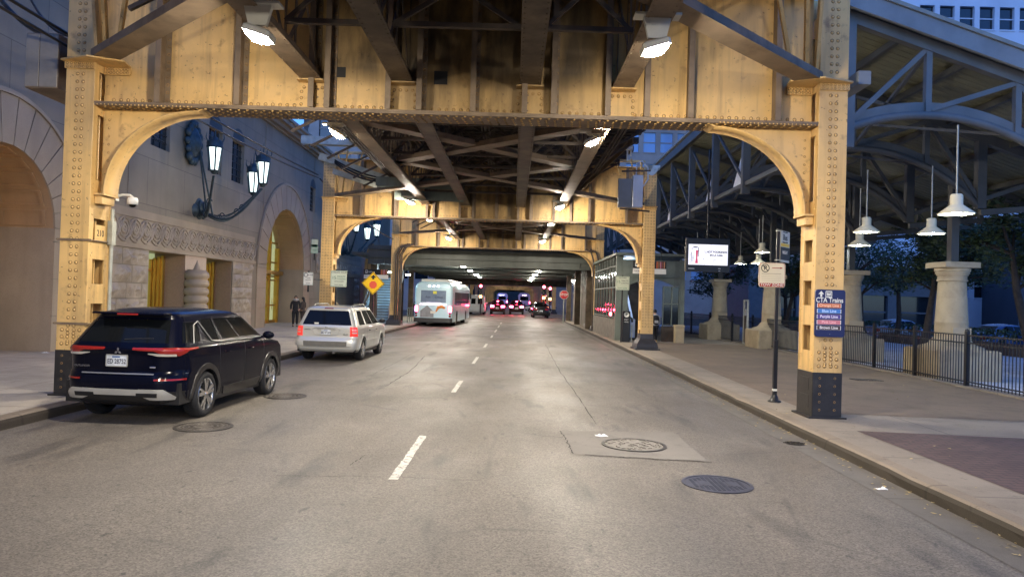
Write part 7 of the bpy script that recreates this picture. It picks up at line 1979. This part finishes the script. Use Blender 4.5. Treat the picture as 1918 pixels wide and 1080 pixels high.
mb = MB(); mb.box(0, 45, 0, 15, 0, 9.0); mb.build('wall', pbr('blank_wall', (.05, .053, .07), .8, var=.15, vs=.3), t); mb = MB(); mb.box(-.1, 45.1, -.15, -.001, 8.5, 8.8); mb.build('coping', whitest, t)
mb = MB()
for k in range(9): mb.box(3 + k * 4.6, 3.05 + k * 4.6, -.03, -.001, .2, 8.4)
mb.build('wall_joint', M['dark_steel'], t)
facade('corner_building', (-26, 88, 0), 0, 19, 30, 20, 'dark tall office building on the left beyond the crossing', tanst, 1.6, 2.4, 7, 6, 1.2, 4, 2.5, 4.3, M['windark'])
facade('corner_building', (6.6, 110, 0), 0, 12, 24, 30, 'dark office building on the right beyond the crossing', tanst, 1.4, 2.2, 4, 5, 1.0, 4, 2.6, 4.2, M['windark'])

darkst = pbr('dark_stone', (.10, .085, .08), .75, var=.25, vs=.3)
for nm, x, y, w_, d_, lab in (('office_row', -34, 112, 19.5, 290, 'long dark row of offices on the left side of the far street'), ('office_row', 12.5, 141, 20, 260, 'long dark row of offices on the right side of the far street'), ('end_tower', -40, 425, 80, 30, 'dark tower closing the street at its far end')):
    t = empty(nm, (x, y, 0), 0, lab, 'building')
    mb = MB(); mb.box(0, w_, 0, d_, 0, 30 if nm == 'office_row' else 70); mb.build('wall', darkst, t)
    mb = MB(); mb.box(-.2, w_ + .2, -.3, d_ + .2, 4.2, 4.6); mb.build('string_course', darkst, t)
    mb = MB()
    for k in range(8): mb.box(w_ * (k + .3) / 8, w_ * (k + .8) / 8, -.06, -.01, 6, 28)
    mb.build('window_strips', M['windark'], t)
# parked cars faintly seen beyond the plaza
sedan((21.5, 33.5, 0), math.radians(-75), 'dark blue car parked beyond the plaza trees, left of the nearest stone column', plain('car_blue', (.04, .08, .22), .25, .3, coat=1), False, .95)
sedan((20.2, 40.5, 0), math.radians(-80), 'pale blue grey car beyond the plaza, in front of the doorway building', plain('car_pale', (.25, .3, .4), .25, .3, coat=1), False, .95)
# ------------------------------------------------------------------ people
def skin_mesh(name, pts, edges, rad, mat, parent, sub=2, root=0):
    me = bpy.data.meshes.new(name + '_tmp'); me.from_pydata(pts, edges, []); o = bpy.data.objects.new(name + '_tmp', me); COL.objects.link(o)
    sk = o.modifiers.new('skin', 'SKIN'); sk.use_smooth_shade = True
    for i, v in enumerate(me.skin_vertices[0].data):
        r = rad[i]; v.radius = r if isinstance(r, tuple) else (r, r); v.use_root = (i == root)
    ss = o.modifiers.new('sub', 'SUBSURF'); ss.levels = ss.render_levels = sub
    dg = bpy.context.evaluated_depsgraph_get(); dg.update()
    m2 = bpy.data.meshes.new_from_object(o.evaluated_get(dg)); m2.name = name
    bpy.data.objects.remove(o)
    m2.materials.clear(); m2.materials.append(mat)
    q = bpy.data.objects.new(name, m2); COL.objects.link(q); q.parent = parent
    return q
def person(loc, rz, label, top_mat, leg_mat, H=1.7, stride=.10, arm=(.0, .0), hairlong=False, hood=None, pack=False, lod=1):
    t = empty('person', loc, rz, label, 'person'); t.scale = (H / 1.75,) * 3
    # figure faces +y
    pel = (0, 0, .95); J = {}
    pts = [pel, (0, .01, 1.12), (0, .0, 1.32), (0, -.01, 1.47), (0, .01, 1.54), (0, .03, 1.60), (0, .03, 1.68), (0, .02, 1.735)]
    rad = [(.15, .11), (.135, .10), (.155, .11), (.10, .075), (.055, .055), (.075, .088), (.082, .10), (.05, .065)]
    E_ = [(i, i + 1) for i in range(7)]
    legs = {}
    for s_ in (-1, 1):
        st = stride * s_
        b = len(pts)
        pts += [(s_ * .10, .0, .88), (s_ * .105, st * .55 + .02, .50), (s_ * .11, st - .02, .10), (s_ * .115, st + .04, .045), (s_ * .125, st + .16, .03)]
        rad += [.105, .068, .048, .042, .035]; E_ += [(0, b), (b, b + 1), (b + 1, b + 2), (b + 2, b + 3), (b + 3, b + 4)]; legs[s_] = b
        a = len(pts); bend = arm[0] if s_ < 0 else arm[1]
        el = (s_ * .26, -.03 + .02 * bend, 1.14); wr = (s_ * (.27 - .12 * bend), .03 + .26 * bend, .90 + .16 * bend); hd = (wr[0] - s_ * .01 - s_ * .03 * bend, wr[1] + .02 + .05 * bend, wr[2] - .075 * (1 - bend))
        pts += [(s_ * .185, -.01, 1.42), el, wr, hd]; rad += [.065, .044, .030, (.036, .022)]; E_ += [(3, a), (a, a + 1), (a + 1, a + 2), (a + 2, a + 3)]
        for f in range(4):      # fingers and thumb
            c = len(pts); d = (f - 1.5) * .016; pts += [(hd[0] + d * .4, hd[1] + d + .0, hd[2] - .045), (hd[0] - s_ * .012, hd[1] + d + .015, hd[2] - .082 + .006 * abs(f - 1))]; rad += [.0085, .007]; E_ += [(a + 3, c), (c, c + 1)]
        c = len(pts); pts += [(hd[0] - s_ * .02, hd[1] + .035, hd[2] + .01), (hd[0] - s_ * .03, hd[1] + .05, hd[2] - .03)]; rad += [.009, .008]; E_ += [(a + 2, c), (c, c + 1)]
    body = skin_mesh('body', pts, E_, rad, M['skin'], t, 2)
    # face
    mb = MB(); mb.sphere((0, .125, 1.635), .016, 6, 5, (.8, 1.2, 1.4))
    for s_ in (-1, 1): mb.sphere((s_ * .086, .02, 1.645), .022, 6, 5, (.5, 1, 1.4))
    mb.build('nose_and_ears', M['skin'], t)
    mb = MB()
    for s_ in (-1, 1): mb.sphere((s_ * .032, .113, 1.665), .010, 6, 5)
    mb.box(-.025, .025, .112, .118, 1.592, 1.600); mb.build('eyes_and_mouth', M['signblack'], t)
    # hair
    mb = MB()
    def hair(u, v):
        a = 2 * PI * u; b = v * PI * .62; k = 1.0
        x, y, z = .098 * math.cos(a) * math.sin(b), .118 * math.sin(a) * math.sin(b), .118 * math.cos(b)
        if y > .03 and z < .03: y = .03 + (y - .03) * .2
        return (x, .015 + y * .95 - .008, 1.665 + z * (1 if z > 0 else 1.2))
    mb.grid(hair, 16, 8); 
    if hairlong: mb.sphere((0, -.06, 1.55), .1, 10, 8, (1, .7, 1.3))
    mb.build('hair', M['hair'], t)
    # clothing
    jp = [(0, 0, .84), (0, .005, 1.0), (0, .01, 1.14), (0, 0, 1.32), (0, -.01, 1.46), (0, .0, 1.52)]; jr = [(.185, .145), (.18, .14), (.168, .13), (.185, .14), (.13, .1), (.078, .078)]
    je = [(i, i + 1) for i in range(5)]
    for s_ in (-1, 1):
        a = len(jp); bend = arm[0] if s_ < 0 else arm[1]
        jp += [(s_ * .195, -.01, 1.42), (s_ * .265, -.03 + .02 * bend, 1.14), (s_ * (.275 - .11 * bend), .02 + .24 * bend, .93 + .13 * bend)]; jr += [.085, .066, .052]; je += [(4, a), (a, a + 1), (a + 1, a + 2)]
    skin_mesh('jacket', jp, je, jr, top_mat, t, 2)
    lp = [(0, 0, .96)]; lr = [(.165, .125)]; le = []
    for s_ in (-1, 1):
        st = stride * s_; b = len(lp)
        lp += [(s_ * .10, .0, .86), (s_ * .105, st * .55 + .02, .50), (s_ * .11, st - .02, .11)]; lr += [.118, .084, .066]; le += [(0, b), (b, b + 1), (b + 1, b + 2)]
    skin_mesh('trousers', lp, le, lr, leg_mat, t, 2)
    for s_ in (-1, 1):
        st = stride * s_; mb = MB(); mb.sphere((s_ * .115, st + .06, .04), .06, 10, 7, (.8, 2.1, .75)); mb.v = [(a, b, max(.0, c)) for a, b, c in mb.v]; mb.build('shoe', M['cloth_black'] if not pack else M['signwhite'], t)
    if hood:
        mb = MB(); mb.lathe([(.10, 1.47), (.15, 1.5), (.165, 1.56), (.15, 1.6), (.12, 1.58)], (0, -.02, 0), 14); mb.build('hood', hood, t)
    if pack:
        mb = MB(); mb.grid(lambda u, v: (.17 * math.cos(2 * PI * u) * math.sin(PI * v) ** .5, -.2 + .095 * math.sin(2 * PI * u) * math.sin(PI * v) ** .5, 1.22 + .25 * math.cos(PI * v)), 16, 10); bp = mb.build('backpack', M['cloth_black'], t)
        mb = MB(); mb.cbox(-.11, .11, -.315, -.27, 1.05, 1.2, .02); mb.build('pocket', M['cloth_grey'], bp)
        mb = MB()
        for s_ in (-1, 1): mb.tube([(s_ * .10, -.12, 1.42), (s_ * .12, .02, 1.47), (s_ * .13, .135, 1.35), (s_ * .15, .08, 1.1), (s_ * .12, -.1, 1.02)], .02, 6)
        mb.build('strap', M['cloth_black'], bp)
    return t
person((-11.15, 36.4, .148), math.radians(200), 'person in a black hooded coat standing by the tall arch doorway', M['cloth_black'], M['cloth_black'], 1.56, .06, (.5, .3), False, M['cloth_grey'])
person((-10.92, 36.9, .148), math.radians(80), 'person with dark tied hair in a brown coat beside the one in black', M['cloth_brown'], M['cloth_brown'], 1.50, .05, (.4, .6), True)
person((-9.15, 36.2, .148), math.radians(190), 'person in a dark and tan jacket half hidden behind the silver car', M['cloth_tan'], M['cloth_black'], 1.55, .05, (.2, .2))
person((6.28, 36.3 - 4.9, .148), math.radians(6), 'person with a black backpack and pale grey top walking into the station entrance', M['cloth_grey'], M['cloth_black'], 1.45, .14, (.3, .2), False, None, True)
person((-7.9, 58, .148), math.radians(30), 'distant person in dark clothes at the kerb behind the bus', M['cloth_black'], M['cloth_black'], 1.55, .1)
